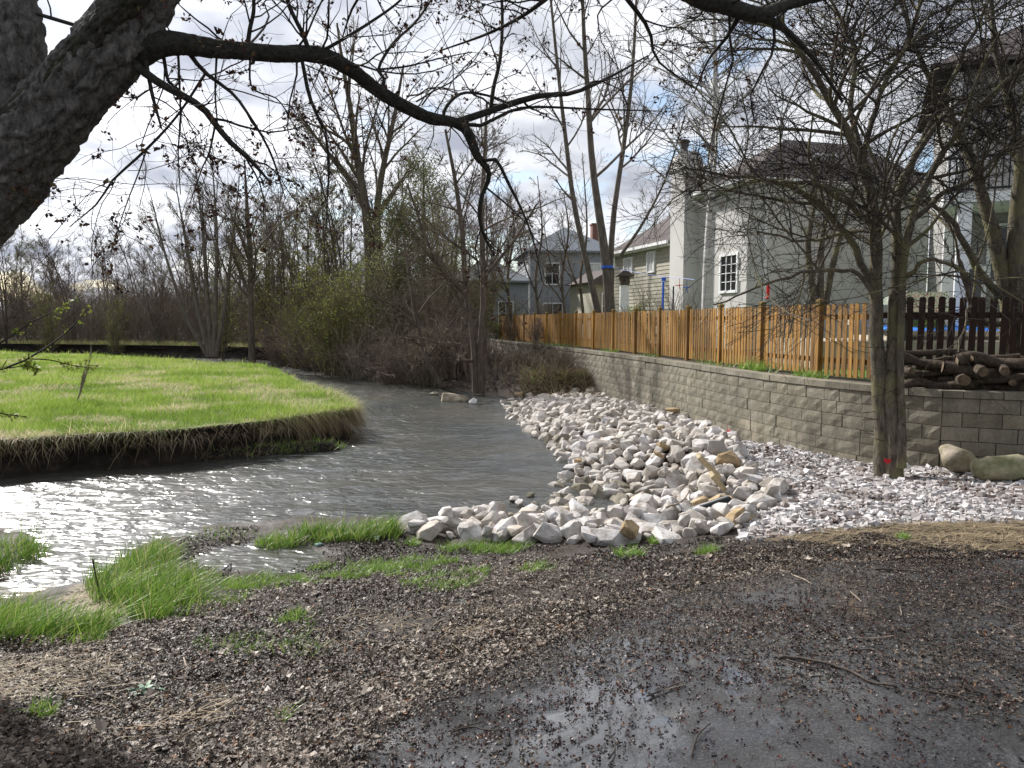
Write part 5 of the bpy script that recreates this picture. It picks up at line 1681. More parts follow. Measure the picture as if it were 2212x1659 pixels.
bare('wood_tree', 'bare tree of many fanning stems behind the meadow', [
    [(455, 770, 38, 14), (430, 680, 38, 10), (408, 560, 38, 7), (380, 400, 38, 1.5)],
    [(458, 770, 38, 14), (448, 650, 38, 10), (440, 520, 38, 7), (422, 360, 38, 1.5)],
    [(462, 770, 38, 13), (466, 640, 38, 9), (468, 500, 38, 6), (458, 345, 38, 1.5)],
    [(466, 770, 38, 12), (486, 660, 38, 8), (500, 540, 38, 6), (518, 380, 38, 1.5)],
    [(450, 770, 38, 11), (405, 690, 38, 8), (360, 560, 38, 5), (325, 420, 38, 1.5)],
], 61, 'bark_grey', 'twig_brown', 10, 7, 4, 0.3, 32, 0.08, 0.008, 0.3, buds='new_leaf', budfrac=0.06, budsize=0.05)

bare('wood_tree', 'straight dark single-trunked tree between the fanning tree and the stream bend', [
    [(545, 785, 37, 16), (542, 680, 37, 13), (541, 580, 37, 11), (535, 470, 37, 8), (528, 345, 37, 3)],
    [(543, 640, 37, 7), (515, 580, 37, 6), (490, 510, 37, 4)],
], 63, 'bark_brown', 'twig_brown', 20, 7, 4, 0.32, 45, 0.05, 0.008, 0.25)


# ---- evergreen in the far thicket
def evergreen(X, Yb, Yt, dist, wid, label, seed, lean=0):
    gen = np.random.default_rng(seed)
    b = at_d(X, Yb, dist); t = at_d(X + lean, Yt, dist)
    P = catmull([[*b, .16], [*(0.5 * b + .5 * t), .10], [*t, .02]], 14)
    S = dict(P=P[None, :, :3], R=P[None, :, 3], L=np.array([np.linalg.norm(t - b)]))
    B1 = spawn(S, 90, 0.12, 0.99, 66, 12, length=wid * 1.25, lsd=0.35, taper_t=0.72, rr=0.3, rmin=0.008, K=6, wob=0.08, up=0.05, gen=gen)
    B2 = spawn(B1, 8, 0.2, 1.0, 45, 10, ratio=0.35, lsd=0.3, rr=0.6, rmin=0.006, K=4, wob=0.1, up=0.02, gen=gen)
    pts = np.concatenate([sample(B2, np.repeat(np.arange(len(B2['L'])), 9), gen.random(len(B2['L']) * 9))[0], sample(B1, np.repeat(np.arange(90), 20), gen.random(1800))[0]])
    V, Q, tn = specks(pts, 0.075, gen, 2, 0.36)
    build_tree('evergreen_tree', label, 'tree', [(S, 8), (B1, 4)], [(B2, 3)], M['bark_brown'], M['twig_brown'], b, None, [('needles', (V, Q, tn), M['needle'])])


evergreen(915, 770, 350, 35, 2.6, 'soft green evergreen in the far bank thicket beside the forked tree', 71)
evergreen(858, 770, 460, 34, 1.6, 'smaller yellow-green evergreen left of the taller one', 73)


# ---- shrubs, saplings and far wood
def shrub(name, label, base, h, wdt, seed, twig, nst=26, n2=8, n3=5, leaf=None, group=None, lfrac=0.4, lsize=0.05, droop=0.0, rmin=0.005, cat='shrub', lean=(0, 0)):
    gen = np.random.default_rng(seed)
    b = np.asarray(base, float)
    P = np.empty((nst, 8, 3)); Rr = np.empty((nst, 8)); 
    for i in range(nst):
        a = gen.uniform(0, 2 * PI); sp = gen.uniform(0.1, 1) * wdt
        tip = b + np.array([math.cos(a) * sp + lean[0], math.sin(a) * sp + lean[1], h * gen.uniform(0.55, 1.0)])
        st = b + np.array([math.cos(a), math.sin(a), 0]) * gen.uniform(0, 0.25) * wdt
        mid = (st + tip) / 2 + np.array([0, 0, h * 0.10]) + gen.normal(0, 0.05 * h, 3)
        q = catmull([[*st, .012 * h ** .5 + .004], [*mid, .009 * h ** .5], [*(tip - np.array([0, 0, droop * h * gen.random()])), rmin]], 8)
        P[i] = q[:, :3]; Rr[i] = np.maximum(q[:, 3], rmin)
    S = dict(P=P, R=Rr, L=np.linalg.norm(np.diff(P, axis=1), axis=2).sum(1))
    B2 = spawn(S, n2, 0.15, 1, 42, 14, ratio=0.38, lsd=0.35, rr=0.6, rmin=rmin * .8, K=5, wob=0.14, up=0.02 - droop * .05, gen=gen)
    B3 = spawn(B2, n3, 0.1, 1, 45, 14, ratio=0.45, lsd=0.35, rr=0.7, rmin=rmin * .6, K=4, wob=0.16, up=0.0, gen=gen)
    fo = []
    if leaf:
        pts = np.concatenate([tips(B3, lfrac, gen, 0.2), tips(B2, lfrac, gen, 0.4)])
        fo = [('leaves', specks(pts, lsize, gen, 3, lsize), M[leaf])]
    root = build_tree(name, label, cat, [(S, 5)], [(B2, 3), (B3, 3)], M[twig], M[twig], b, group, fo, 'stems')
    return root


def ground_at(X, Y, dist):
    p = at_d(X, Y, dist)
    return np.array([p[0], p[1], float(gz(p[0], p[1]))])


shr = [
    (720, 33.5, 6.0, 2.6, 'new_leaf', 'twig_olive', 'leafing yellow-green shrub leaning over the stream bend', 0.55, 0.075),
    (655, 38, 5.0, 2.2, 'new_leaf', 'twig_olive', 'pale budding shrub at the left of the stream bend', 0.25, 0.06),
    (790, 31, 3.4, 2.6, None, 'twig_brown', 'tangled brown brush on the far bank below the forked tree', 0, 0),
    (860, 28.5, 2.9, 2.3, None, 'twig_red', 'reddish leafless brush beside the leaning tree', 0, 0),
    (930, 27.5, 2.6, 2.0, None, 'twig_brown', 'low leafless brush drooping over the water by the leaning tree trunk', 0, 0),
    (985, 27, 2.6, 1.6, None, 'twig_red', 'dark brush filling the gap beside the twin-trunked tree', 0, 0),
    (1010, 33, 4.5, 2.2, 'new_leaf', 'twig_olive', 'olive budding shrub in front of the far end of the fence', 0.3, 0.05),
    (890, 33, 5.0, 2.6, None, 'twig_brown', 'tall brown brush under the evergreen', 0, 0),
    (690, 37, 3.6, 2.8, None, 'twig_red', 'purple-brown brush at the head of the visible stream', 0, 0),
    (620, 41, 4.2, 2.8, None, 'twig_red', 'purple-brown brush left of the stream bend', 0, 0),
    (760, 36, 5.4, 2.6, 'new_leaf', 'twig_olive', 'green budding shrub behind the far bank brush', 0.4, 0.06),
    (950, 31, 4.2, 2.0, None, 'twig_brown', 'brown brush between the leaning tree and the fence end', 0, 0),
]
for i, (X, d_, h, wd, leaf, tw, lab, lf, ls) in enumerate(shr):
    p = at_d(X, 780, d_); b = np.array([p[0], p[1], float(gz(p[0], p[1])) - .1])
    shrub('riverbank_shrub', lab, b, h, wd, 200 + i, tw, 40, 9, 6, leaf, None, lf, ls, droop=0.25 if leaf is None else 0.05, rmin=0.007)
for i, (X, d_, h, wd, tw, lab, leaf) in enumerate([
        (1175, 35, 2.6, 1.5, 'twig_red', 'leafless bush behind the far part of the fence left of the blue house window', None),
        (1110, 37, 2.3, 1.3, 'twig_brown', 'bushy twigs behind the fence near the far corner of the blue house', None),
        (1390, 25, 2.1, 1.0, 'twig_red', 'thicket of red twigs behind the fence at the foot of the beige wing', None),
        (1460, 23, 2.1, 1.0, 'twig_red', 'red-twigged bush between the net poles and the birch', None),
        (1375, 24.5, 1.5, 0.5, 'twig_olive', 'small yellow-leafed bush just behind the fence by the blue pole', 'new_leaf'),
        (1600, 21.5, 1.6, .8, 'twig_brown', 'bare bush under the window of the cream house', None)]):
    p = at_d(X, 700, d_)
    shrub('yard_shrub', lab, (p[0], p[1], GZ), h, wd, 240 + i, tw, 22, 8, 4, leaf, None, 0.6, 0.06, rmin=0.004)
p = at_d(2010, 645, 16.6)
shrub('yard_shrub', 'round green shrub beside the white door trim', (p[0] , p[1]+.4, GZ), 1.35, 0.6, 260, 'twig_olive', 30, 8, 4, 'new_leaf', None, 1.0, 0.06, rmin=0.004)
p = at_d(1180, 800, 28.0)
b = np.array([p[0] - .25, 26.6, float(gz(p[0] - .25, 26.6))])
shrub('yard_shrub', 'dark dead bush at the foot of the far wall above the riprap', b, 0.9, 0.35, 262, 'twig_black', 24, 8, 4, None, None, rmin=0.005)
# vines at the fence
for i, (X, d_, lab) in enumerate([(1085, 30.0, 'yellow-green brush growing up the far fence pickets'), (1170, 26.6, 'brown vine tangle on the far fence beside a post'), (1120, 29.0, 'bare vine tangle in front of the farthest fence pickets')]):
    q = None
    az = (X - 1106) / FD
    k = int(np.argmin(np.abs(FL[:, 0] - az * FL[:, 1])))
    b = np.array([FL[k, 0] - .3, FL[k, 1] - .1, TERR - .05])
    shrub('fence_vine', lab, b, 1.15, 0.8, 270 + i, ['twig_olive', 'twig_red', 'twig_brown'][i], 20, 8, 5, 'new_leaf' if i == 0 else None, None, 0.5, 0.04, rmin=0.005, cat='vine')

# far wood: a few kinds, copied tree by tree
def proto_tree(seed, h, twig, nst, bud=None):
    gen = np.random.default_rng(seed)
    b = np.zeros(3)
    rows = []
    for i in range(nst):
        a = gen.uniform(0, 2 * PI); sp = h * gen.uniform(.05, .24) * (nst > 1)
        tip = np.array([math.cos(a) * sp, math.sin(a) * sp, h * gen.uniform(.85, 1.0)])
        mid = tip * np.array([.35, .35, .5]) + gen.normal(0, .02 * h, 3) * [1, 1, 0]
        q = catmull([[0, 0, -.2, .0062 * h], [*mid, .0042 * h], [*tip, .007]], 12)
        rows.append((q[:, :3], np.maximum(q[:, 3], .008)))
    S = polys(rows)
    B1 = spawn(S, 22 if nst < 3 else 13, 0.15, 1, 38, 10, ratio=.28, taper_t=.5, rr=.5, rmin=.010, K=6, wob=.09, up=.07, gen=gen)
    B2 = spawn(B1, 9, .15, 1, 36, 12, ratio=.45, rr=.6, rmin=.009, K=5, wob=.1, up=.06, gen=gen)
    B3 = spawn(B2, 6, .15, 1, 36, 12, ratio=.5, rr=.7, rmin=.0065, K=3, wob=.1, up=.05, gen=gen)
    V, Q = tubes_join([(S, 6), (B1, 4)])
    t_ = mesh_np('trunk', V, Q, smooth_=True); t_.materials.append(M['bark_brown'])
    V, Q = tubes_join([(B2, 3), (B3, 3)])
    c_ = mesh_np('crown', V, Q); c_.materials.append(M[twig])
    bd = None
    if bud:
        V, Q, tn = specks(np.concatenate([tips(B3, .5, gen, .3)]), .07, gen, 2, .05)
        bd = mesh_np('buds', V, Q, tn); bd.materials.append(M[bud])
    return t_, c_, bd


kinds = [proto_tree(301, 9, 'twig_brown', 1), proto_tree(302, 9, 'twig_grey', 3), proto_tree(303, 9, 'twig_red', 4), proto_tree(304, 9, 'twig_olive', 5, 'new_leaf')]
klabel = ['slim single-stemmed bare tree of the far wood', 'grey three-stemmed bare tree of the far wood', 'reddish many-stemmed bare tree of the far wood', 'olive budding many-stemmed tree of the far wood']
far_spots = [(612, 44, 11, 0), (700, 43, 12, 0), (752, 44, 12.5, 1), (870, 43, 13, 0), (955, 42, 12, 1), (1050, 40, 10, 0), (15, 34.5 + 20, 11.5, 1), (60, 58, 10, 0), (110, 60, 9, 2), (160, 57, 9, 1), (215, 62, 9, 0), (265, 55, 8, 2), (310, 58, 10, 1), (360, 54, 9.5, 0), (410, 56, 10.5, 2), (500, 50, 11, 1), (575, 48, 11, 2), (600, 52, 10.5, 0),
             (620, 46, 10.0, 2), (660, 50, 11, 3), (700, 55, 10, 2), (740, 47, 11, 3), (-40, 60, 10, 2), (-110, 58, 11, 0), (-190, 62, 10, 1), (640, 60, 11, 1), (530, 60, 10, 2), (440, 64, 11, 0), (340, 68, 10, 2), (235, 70, 11, 1), (130, 72, 10.5, 2), (40, 70, 11, 3),
             (590, 43.5, 8.0, 3), (480, 45, 7, 3), (245, 50, 5.5, 3), (245 - 130, 52, 6, 3), (345, 51, 6.5, 2), (-260, 56, 10, 2), (-340, 60, 11, 0), (850, 50, 11, 1), (940, 52, 10, 2), (1010, 55, 11, 0), (1090, 62, 11, 2), (1160, 66, 10, 1), (980, 47, 9, 1), (1060, 44, 8.5, 2), (1215, 58, 10, 0), (1400, 62, 11, 2)]
for i, (X, d_, h, k) in enumerate(far_spots):
    p = at_d(X, 760, d_)
    zz = float(gz(p[0], p[1])) if X < 1020 else GZ
    zone = ('behind the left part of the meadow' if X < 150 else 'behind the middle of the meadow' if X < 380 else 'near the fanning tree behind the meadow' if X < 560 else 'at the left of the stream bend' if X < 720 else 'behind the forked tree and evergreens' if X < 1000 else 'beyond the blue-grey house')
    zone += ', smaller than its neighbours' if h < 8 else ', among the tallest there' if h > 10.9 else ''
    root = empty('wood_tree', (p[0], p[1], zz - .05), klabel[k].replace(' of the far wood', '') + ' ' + zone, 'tree', 'trees of the far wood', rz=rng.uniform(0, 6.28))
    if X < 400: h *= .86
    s = h / 9
    root.scale = (s * rng.uniform(.85, 1.2), s * rng.uniform(.85, 1.2), s)
    for nm, me in zip(('trunk', 'crown', 'buds'), kinds[k]):
        if me is not None:
            o = link(nm, me, None, root)
            if nm == 'buds': o['kind'] = 'stuff'


# undergrowth of the far wood: one tangle nobody could count
def thicket(name, poly, n, hmin, hmax, twig, seed, lab=None):
    gen = np.random.default_rng(seed)
    x, y = scatter(poly, n)
    n = len(x)
    z = gz(x, y)
    P0 = np.stack([x, y, z - .1], -1)
    d = unit(np.stack([gen.normal(0, .28, n), gen.normal(0, .28, n), np.ones(n)], -1))
    h = gen.uniform(hmin, hmax, n) * (0.6 + 0.8 * vnoise(x * .5, y * .5, seed))
    K = 6
    P = np.empty((n, K, 3)); P[:, 0] = P0
    for k in range(1, K):
        P[:, k] = P[:, k - 1] + d * (h / (K - 1))[:, None]
        d = unit(d + gen.normal(0, .14, (n, 3)))
    Rr = np.linspace(.018, .006, K)[None] * gen.uniform(.6, 1.3, n)[:, None]
    S = dict(P=P, R=Rr, L=h)
    B = spawn(S, 7, .15, 1, 40, 14, ratio=.34, rr=.6, rmin=.006, K=4, wob=.15, up=.04, gen=gen)
    B2 = spawn(B, 3, .1, 1, 42, 14, ratio=.45, rr=.7, rmin=.005, K=3, wob=.15, gen=gen)
    V, Q = tubes_join([(S, 3), (B, 3), (B2, 3)])
    o = link(name, mesh_np(name, V, Q), M[twig])
    return tag(o, kind='stuff')


thicket('thicket', [(-44, 57), (-22, 50.5), (-14, 47), (-11, 44), (-9, 44), (-12, 54), (-24, 58), (-46, 64)], 2100, 2.0, 4.4, 'twig_brown', 401)
thicket('thicket', [(-50, 62), (-24, 57), (-12, 52), (-6, 48), (0, 45), (4, 60), (-40, 75)], 1900, 3.0, 5.6, 'twig_red', 403)
thicket('brush', [(-14, 46.2), (-10.5, 42.2), (-7.6, 38), (-4.5, 31.5), (-2.4, 28), (-1.2, 30), (-2.5, 38), (-6, 46), (-11, 50)], 900, 1.2, 3.2, 'twig_brown', 405)
thicket('brush', [(-1.2, 24.6), (.2, 23.2), (1.6, 23.3), (2.3, 25.0), (1.2, 27.5), (-.6, 27.5)], 420, .3, 1.0, 'twig_brown', 409)
thicket('brush', [(-8.0, 38.6), (-4.8, 31.4), (-2.6, 27.4), (-1.2, 25.2), (-.3, 26), (-2, 30), (-5, 37)], 420, .5, 1.5, 'twig_red', 407)


# sapling with fresh buds reaching in from the left
def sapling():
    gen = np.random.default_rng(77)
    base = np.array([-3.9, 4.35, 0.45])
    st = [[(-420, 860, 4.3, 9), (-200, 815, 4.3, 7), (0, 798, 4.3, 5), (60, 775, 4.3, 4.5), (130, 730, 4.3, 3.5), (170, 690, 4.3, 2.5), (210, 640, 4.3, 1.5)],
          [(-300, 900, 4.2, 7), (-120, 780, 4.2, 5), (0, 742, 4.2, 4), (60, 700, 4.2, 3), (120, 670, 4.2, 2), (178, 642, 4.2, 1.4)],
          [(62, 775, 4.3, 3), (110, 778, 4.32, 2.5), (160, 790, 4.34, 2), (208, 796, 4.36, 1.2)],
          [(-200, 860, 4.1, 5), (-60, 880, 4.1, 4), (0, 893, 4.1, 3), (55, 900, 4.1, 1.4)],
          [(20, 795, 4.3, 2.5), (60, 790, 4.3, 2), (82, 800, 4.3, 1.2)]]
    S = polys([trace(s, 14) for s in st])
    stem = polys([(lambda q: (q[:, :3], q[:, 3]))(catmull([[*base, .03], [base[0] - .05, base[1] - .05, 1.2, .025], [base[0] + .05, base[1] - .05, 2.2, .015], [base[0] + .1, base[1], 3.0, .008]], 14))])
    con = polys([(lambda q: (q[:, :3], q[:, 3]))(catmull([[base[0] - .05, base[1] - .05, z0, .02], [*S['P'][i, 0], S['R'][i, 0]]], 14)) for i, z0 in ((0, 1.3), (1, 1.4), (3, 1.2))])
    S0 = dict(P=S['P'], R=np.maximum(S['R'], .0016), L=S['L'])
    B = spawn(S0, 7, .35, 1, 45, 14, length=.09, rr=.7, rmin=.0011, K=3, wob=.1, gen=gen)
    pts = np.concatenate([sample(S0, np.repeat(np.arange(5), 14), gen.uniform(.45, 1, 70))[0], tips(B, .8, gen, .6)])
    V, Q, tn = specks(pts, .022, gen, 5, .007)
    root = empty('sapling', tuple(base), 'thin sapling at the left edge with fresh green buds on its twigs', 'sapling')
    for nm, grp, mt in (('trunk', [(stem, 8), (con, 6)], 'bark_limb'), ('crown', [(S0, 5), (B, 3)], 'twig_black')):
        v_, q_ = tubes_join(grp)
        link(nm, mesh_np(nm, v_ - base, q_), M[mt], root)
    tag(link('leaves', mesh_np('leaves', V - base, Q, tn), M['new_leaf'], root), kind='stuff')


sapling()

# ------------------------------------------------------------------ rocks
def on_ground(X, Y, f=tps):
    lo = at_z(X, Y, -0.3)
    z = 0.3
    for _ in range(25):
        p = at_z(X, Y, z)
        z = z * 0.5 + 0.5 * float(np.clip(f(np.array([p[0]]), np.array([p[1]]))[0], -0.4, 0.95))
    return at_z(X, Y, z)


def gpoly(px):
    return np.array([on_ground(x, y)[:2] for x, y in px])


def rock_proto(name, seed, n=15, flat=(1, .8, .62), mat=None):
    gen = np.random.default_rng(seed)
    p = unit(gen.normal(size=(n, 3))) * gen.uniform(.82, 1.08, (n, 1))
    p = np.clip(p, -gen.uniform(.66, .9, 3), gen.uniform(.66, .9, 3)) * np.array(flat)
    bm = bmesh.new()
    vs = [bm.verts.new(q) for q in p]
    r = bmesh.ops.convex_hull(bm, input=vs)
    dead = [v for v in bm.verts if not v.link_faces]
    bmesh.ops.delete(bm, geom=dead, context='VERTS')
    bmesh.ops.recalc_face_normals(bm, faces=bm.faces)
    me = bpy.data.meshes.new(name); bm.to_mesh(me); bm.free()
    if mat: me.materials.append(mat)
    return me


shapes = [((1, .8, .62)), ((1, .66, .6)), ((1, .9, .5)), ((1, .75, .75)), ((1, .55, .42))]
rp = {k: [rock_proto('limestone_rock', 500 + i, 23 + i % 4, shapes[i % 5], M[k]) for i in range(14)] for k in ('limestone', 'tan_rock', 'wet_rock')}
RIP = gpoly([(1078, 884), (1105, 912), (1145, 940), (1180, 962), (1222, 1002), (1232, 1036), (1206, 1052), (1200, 1085), (1180, 1108), (1060, 1108), (960, 1128), (870, 1142),
             (905, 1158), (1000, 1162), (1120, 1172), (1260, 1176), (1400, 1170), (1530, 1160), (1612, 1140), (1660, 1098), (1692, 1072), (1645, 1042), (1600, 992), (1565, 950), (1480, 912), (1400, 878), (1290, 848), (1205, 834), (1165, 848)])
PUD = gpoly([(1220, 1098), (1300, 1092), (1400, 1100), (1440, 1112), (1360, 1124), (1250, 1120)])
BERMIN = gpoly([(990, 1112), (1060, 1092), (1150, 1098), (1200, 1098), (1200, 1108), (1120, 1116), (1000, 1122)])
gen = np.random.default_rng(91)
acc = []
ncell = 0


def try_rocks(n, rlo, rhi, tight, layer):
    x, y = scatter(RIP, n)
    r = rhi - (rhi - rlo) * np.linspace(0, 1, len(x)) ** 0.6
    A = np.array([(a[0], a[1], a[2]) for a in acc if a[3] == layer]) if acc else np.zeros((0, 3))
    A = list(map(tuple, A))
    arr = np.array(A) if A else np.zeros((0, 3))
    buf = []
    for i in range(len(x)):
        if len(buf) > 40:
            arr = np.vstack([arr, np.array(buf)]); buf = []
        ok = True
        if len(arr):
            d = np.hypot(arr[:, 0] - x[i], arr[:, 1] - y[i])
            if (d < tight * (arr[:, 2] + r[i])).any(): ok = False
        if ok:
            for b_ in buf:
                if math.hypot(b_[0] - x[i], b_[1] - y[i]) < tight * (b_[2] + r[i]): ok = False; break
        if ok:
            buf.append((x[i], y[i], r[i])); acc.append((x[i], y[i], r[i], layer))


try_rocks(11000, 0.055, 0.20, 0.71, 0)
try_rocks(3000, 0.055, 0.135, 0.92, 1)
rocks = []
for x, y, r, layer in acc:
    if inside(PUD, np.array([x]), np.array([y]))[0] and gen.random() < .75: continue
    if inside(BERMIN, np.array([x]), np.array([y]))[0] and gen.random() < .7: continue
    g = float(np.clip(tps(np.array([x]), np.array([y]))[0], -.15, 1))
    z = g + r * (0.22 if layer == 0 else 0.85) + gen.uniform(-.2, .25) * r
    X_, Y_, f_ = proj((x, y, z))
    rocks.append((r / f_, x, y, z, r, layer, X_, Y_, g))
rocks.sort(key=lambda a: -a[0])
print('rocks', len(rocks))


def rock_label(X_, Y_, g, r, kind, shp):
    size = 'big' if r > .2 else 'middle-sized' if r > .13 else 'small'
    col = {'limestone': 'white', 'tan_rock': 'tan', 'wet_rock': 'stained wet'}[kind]
    if Y_ > 1125: zone = 'in the front row beside muddy grass' if X_ < 1450 else 'at the near corner by the gravel'
    elif Y_ > 1060 and X_ < 1250: zone = 'in the shallows at the front row tip'
    elif Y_ > 1060: zone = 'low beside the rock pool' if X_ < 1480 else 'by the black pipe'
    elif g < 0.08: zone = 'along the stream edge'
    elif Y_ > 985: zone = 'in the middle of the near pile' if X_ < 1520 else 'beside the two planks'
    elif X_ > 1400: zone = 'on the slope under the block wall'
    elif Y_ < 890: zone = 'at the far end of the pile'
    else: zone = 'on the far half of the slope'
    side = ('left part' if X_ < 1180 else 'right part') if Y_ > 1125 and X_ < 1450 else ('left side' if X_ < 1400 else 'right side')
    return '%s %s %s rock %s, %s' % (size, shp, col, zone, side)


sv = []; sf = []; nv = 0
for i, (s_, x, y, z, r, layer, X_, Y_, g) in enumerate(rocks):
    u_ = gen.random()
    kind = 'limestone'
    if z < 0.06 and u_ < .55: kind = 'wet_rock'
    elif u_ > .984: kind = 'tan_rock'
    jj = int(gen.integers(14)); me = rp[kind][jj]; shp = ['rounded', 'long', 'flattish', 'blocky', 'slab-like'][jj % 5]
    yaw = gen.uniform(0, 2 * PI)
    Tm = Matrix.Translation((x, y, z)) @ Matrix.Rotation(yaw, 4, 'Z') @ Matrix.Rotation(gen.normal(0, .38), 4, 'X') @ Matrix.Rotation(gen.normal(0, .38), 4, 'Y')
    sc = r * 1.18
    if i < 285:
        o = bpy.data.objects.new('limestone_rock' if kind != 'tan_rock' else 'tan_rock', me)
        COL.objects.link(o)
        o.matrix_world = Tm @ Matrix.Diagonal((sc * gen.uniform(.95, 1.25), sc, sc * gen.uniform(.9, 1.1), 1))
        tag(o, rock_label(X_, Y_, g, r, kind, shp), 'rock', 'riprap rocks between the stream and the block wall')
    else:
        T2 = Tm @ Matrix.Scale(sc, 4)
        for v_ in me.vertices: sv.append((T2 @ v_.co)[:])
        for p in me.polygons: sf.append([q + nv for q in p.vertices])
        nv += len(me.vertices)
me = bpy.data.meshes.new('riprap_rubble'); me.from_pydata(sv, [], sf); me.update()
tag(link('riprap_rubble', me, M['limestone']), kind='stuff')


def single_rock(name, label, X, Y, w_, seed, mat, flat=(1, .75, .55), rz=0.0, zoff=0.0, tilt=(0, 0), n=18, group=None, smooth_=False, base=None):
    me = rock_proto(name, seed, n, flat, M[mat])
    if smooth_:
        bm = bmesh.new(); bm.from_mesh(me)
        bmesh.ops.subdivide_edges(bm, edges=bm.edges, cuts=3, use_grid_fill=True, smooth=0.35)
        for v_ in bm.verts:
            c = v_.co
            v_.co += v_.normal * (0.34 * (float(fbm(c.x * 1.7 + 7, c.y * 1.7 + c.z * 2.1 + 3, seed, 2)) - .5) + 0.08 * (float(fbm(c.x * 6 + 7, c.y * 6 + c.z * 5, seed + 2, 3)) - .5))
        bm.to_mesh(me); bm.free()
        for p in me.polygons: p.use_smooth = True
    p = on_ground(X, Y) if base is None else base
    o = link(name, me)
    o.location = (p[0], p[1], p[2] + zoff)
    o.rotation_euler = (tilt[0], tilt[1], rz)
    f_ = proj(p)[2]
    o.scale = (w_ / 2 / FD * f_,) * 3
    return tag(o, label, 'rock' if 'boulder' not in name else 'boulder', group)


single_rock('boulder', 'rounded brown boulder against the wall corner', 2064, 1008, 112, 601, 'boulder', (1, .8, .66), .5, .03, (0, .12), 15, smooth_=True, base=at_d(2064, 1004, 9.35))
single_rock('boulder', 'flatter mossy tan boulder at the right edge beside the gravel', 2168, 1012, 158, 604, 'mossy_boulder', (1, .75, .46), -.3, .0, (0, -.08), 16, smooth_=True, base=at_d(2168, 1008, 8.8))
single_rock('stream_rock', 'large dark rock standing in the stream below the twin-trunked tree', 978, 866, 80, 605, 'boulder', (1, .7, .42), .1, .06, (0, .08), 22, base=at_z(978, 866, 0.0))
single_rock('stream_rock', 'small flat rock beside the large dark rock in the stream', 938, 852, 26, 607, 'wet_rock', (1, .7, .4), .1, .02, base=at_z(938, 852, 0.0))
single_rock('tan_rock', 'big grey-tan rock at the far stream corner of the riprap', 1108, 882, 42, 609, 'boulder', (1, .7, .5), .5, .12)
single_rock('tan_rock', 'orange-tan rock capping the far stream corner of the riprap', 1122, 866, 24, 610, 'tan_rock', (1, .7, .4), .2, .22)
single_rock('dark_rock', 'dark grey rock next to the big grey-tan one at the far corner', 1128, 878, 28, 611, 'wet_rock', (1, .7, .5), 1.0, .12)
single_rock('tan_rock', 'brown-orange wet rock jutting over the water halfway along the riprap', 1250, 1012, 40, 612, 'tan_rock', (1, .8, .6), .4, .10)
single_rock('tan_rock', 'orange-brown rock beside the black drain pipe', 1509, 1112, 46, 613, 'tan_rock', (1, .8, .8), .1, .16)
single_rock('tan_rock', 'sloping brown slab in the middle of the riprap', 1432, 992, 62, 614, 'tan_rock', (1, .45, .28), .9, .20, (.3, .35))
single_rock('tan_rock', 'yellow-tan slab leaning in the near riprap', 1424, 1018, 54, 615, 'tan_rock', (1, .32, .2), .85, .24, (.3, .4))
single_rock('tan_rock', 'flat orange-tan rock high on the slope near the wall', 1453, 907, 42, 616, 'tan_rock', (1, .6, .3), -.2, .22)
single_rock('tan_rock', 'small squared tan rock right of the middle of the slope', 1428, 951, 28, 617, 'tan_rock', (1, .6, .5), .3, .2)
single_rock('limestone_rock', 'very large white rock in the front row', 1376, 1142, 54, 618, 'limestone', (1, .8, .7), .4, .16, (.2, .3))
single_rock('limestone_rock', 'tall white rock with flat face at the front of the riprap', 1332, 1140, 52, 619, 'limestone', (.8, .7, .9), 1.2, .15)
single_rock('limestone_rock', 'very large white wedge-shaped rock right of the planks', 1665, 1082, 52, 620, 'limestone', (1, .7, .6), .5, .10, (0, -.3))
single_rock('limestone_rock', 'large white rock leaning above the plank ends', 1548, 992, 60, 621, 'limestone', (1, .75, .8), .2, .16)
single_rock('limestone_rock', 'long white slab lying low in the near pile', 1316, 1078, 58, 622, 'limestone', (1, .5, .42), .5, .16, (0, -.3))
for i, (X, Y, w_, lab) in enumerate([(1112, 1082, 32, 'pale wet rock standing in the shallows left of the pile'), (1146, 1074, 24, 'dark-sided rock in the shallows left of the pile'), (1122, 1090, 34, 'flat wet rock nearest the front row in the shallows'), (1156, 1094, 26, 'low round rock between the shallows rocks and the pile'),
                                     (1194, 1078, 24, 'dark mossy rock where the pile meets the shallows')]):
    single_rock('shallows_rock', lab, X, Y, w_, 630 + i, 'wet_rock' if i % 2 else 'limestone', (1, .8, .55), i * .7, .03, base=at_z(X, Y, 0.0))
for i, (X, Y, w_, lab) in enumerate([(150, 1222, 36, 'brown stone at the edge of the big near grass clump'), (128, 1212, 18, 'round tan stone in the inlet'), (153, 1202, 12, 'small brown stone in the inlet water'), (92, 1236, 24, 'dark pair stone beside the left grass clump'), (106, 1246, 20, 'black wet stone in the inlet mouth'),
                                     (88, 1226, 18, 'reddish stone below the left grass clump'), (160, 1162, 10, 'small reddish stone far out in the inlet'), (130, 1163, 10, 'tiny dark stone in the inlet shallows'), (512, 1175, 22, 'muddy stone behind the puddle'), (690, 1180, 26, 'teal-grey angular stone below the grass strip'), (565, 1196, 14, 'pale green stone in the puddle edge'), (815, 1164, 22, 'round green-grey stone right of the grass strip')]):
    single_rock('bank_stone', lab, X, Y, w_, 650 + i, ['wet_rock', 'boulder'][i % 2] if i < 9 else 'rag', (1, .75, .5), i, .01)
# rag
single_rock('rag', 'blue-green rag lying on the leaf litter', 995, 1306, 40, 680, 'rag', (1, .6, .28), .3, .015)['category'] = 'rag'

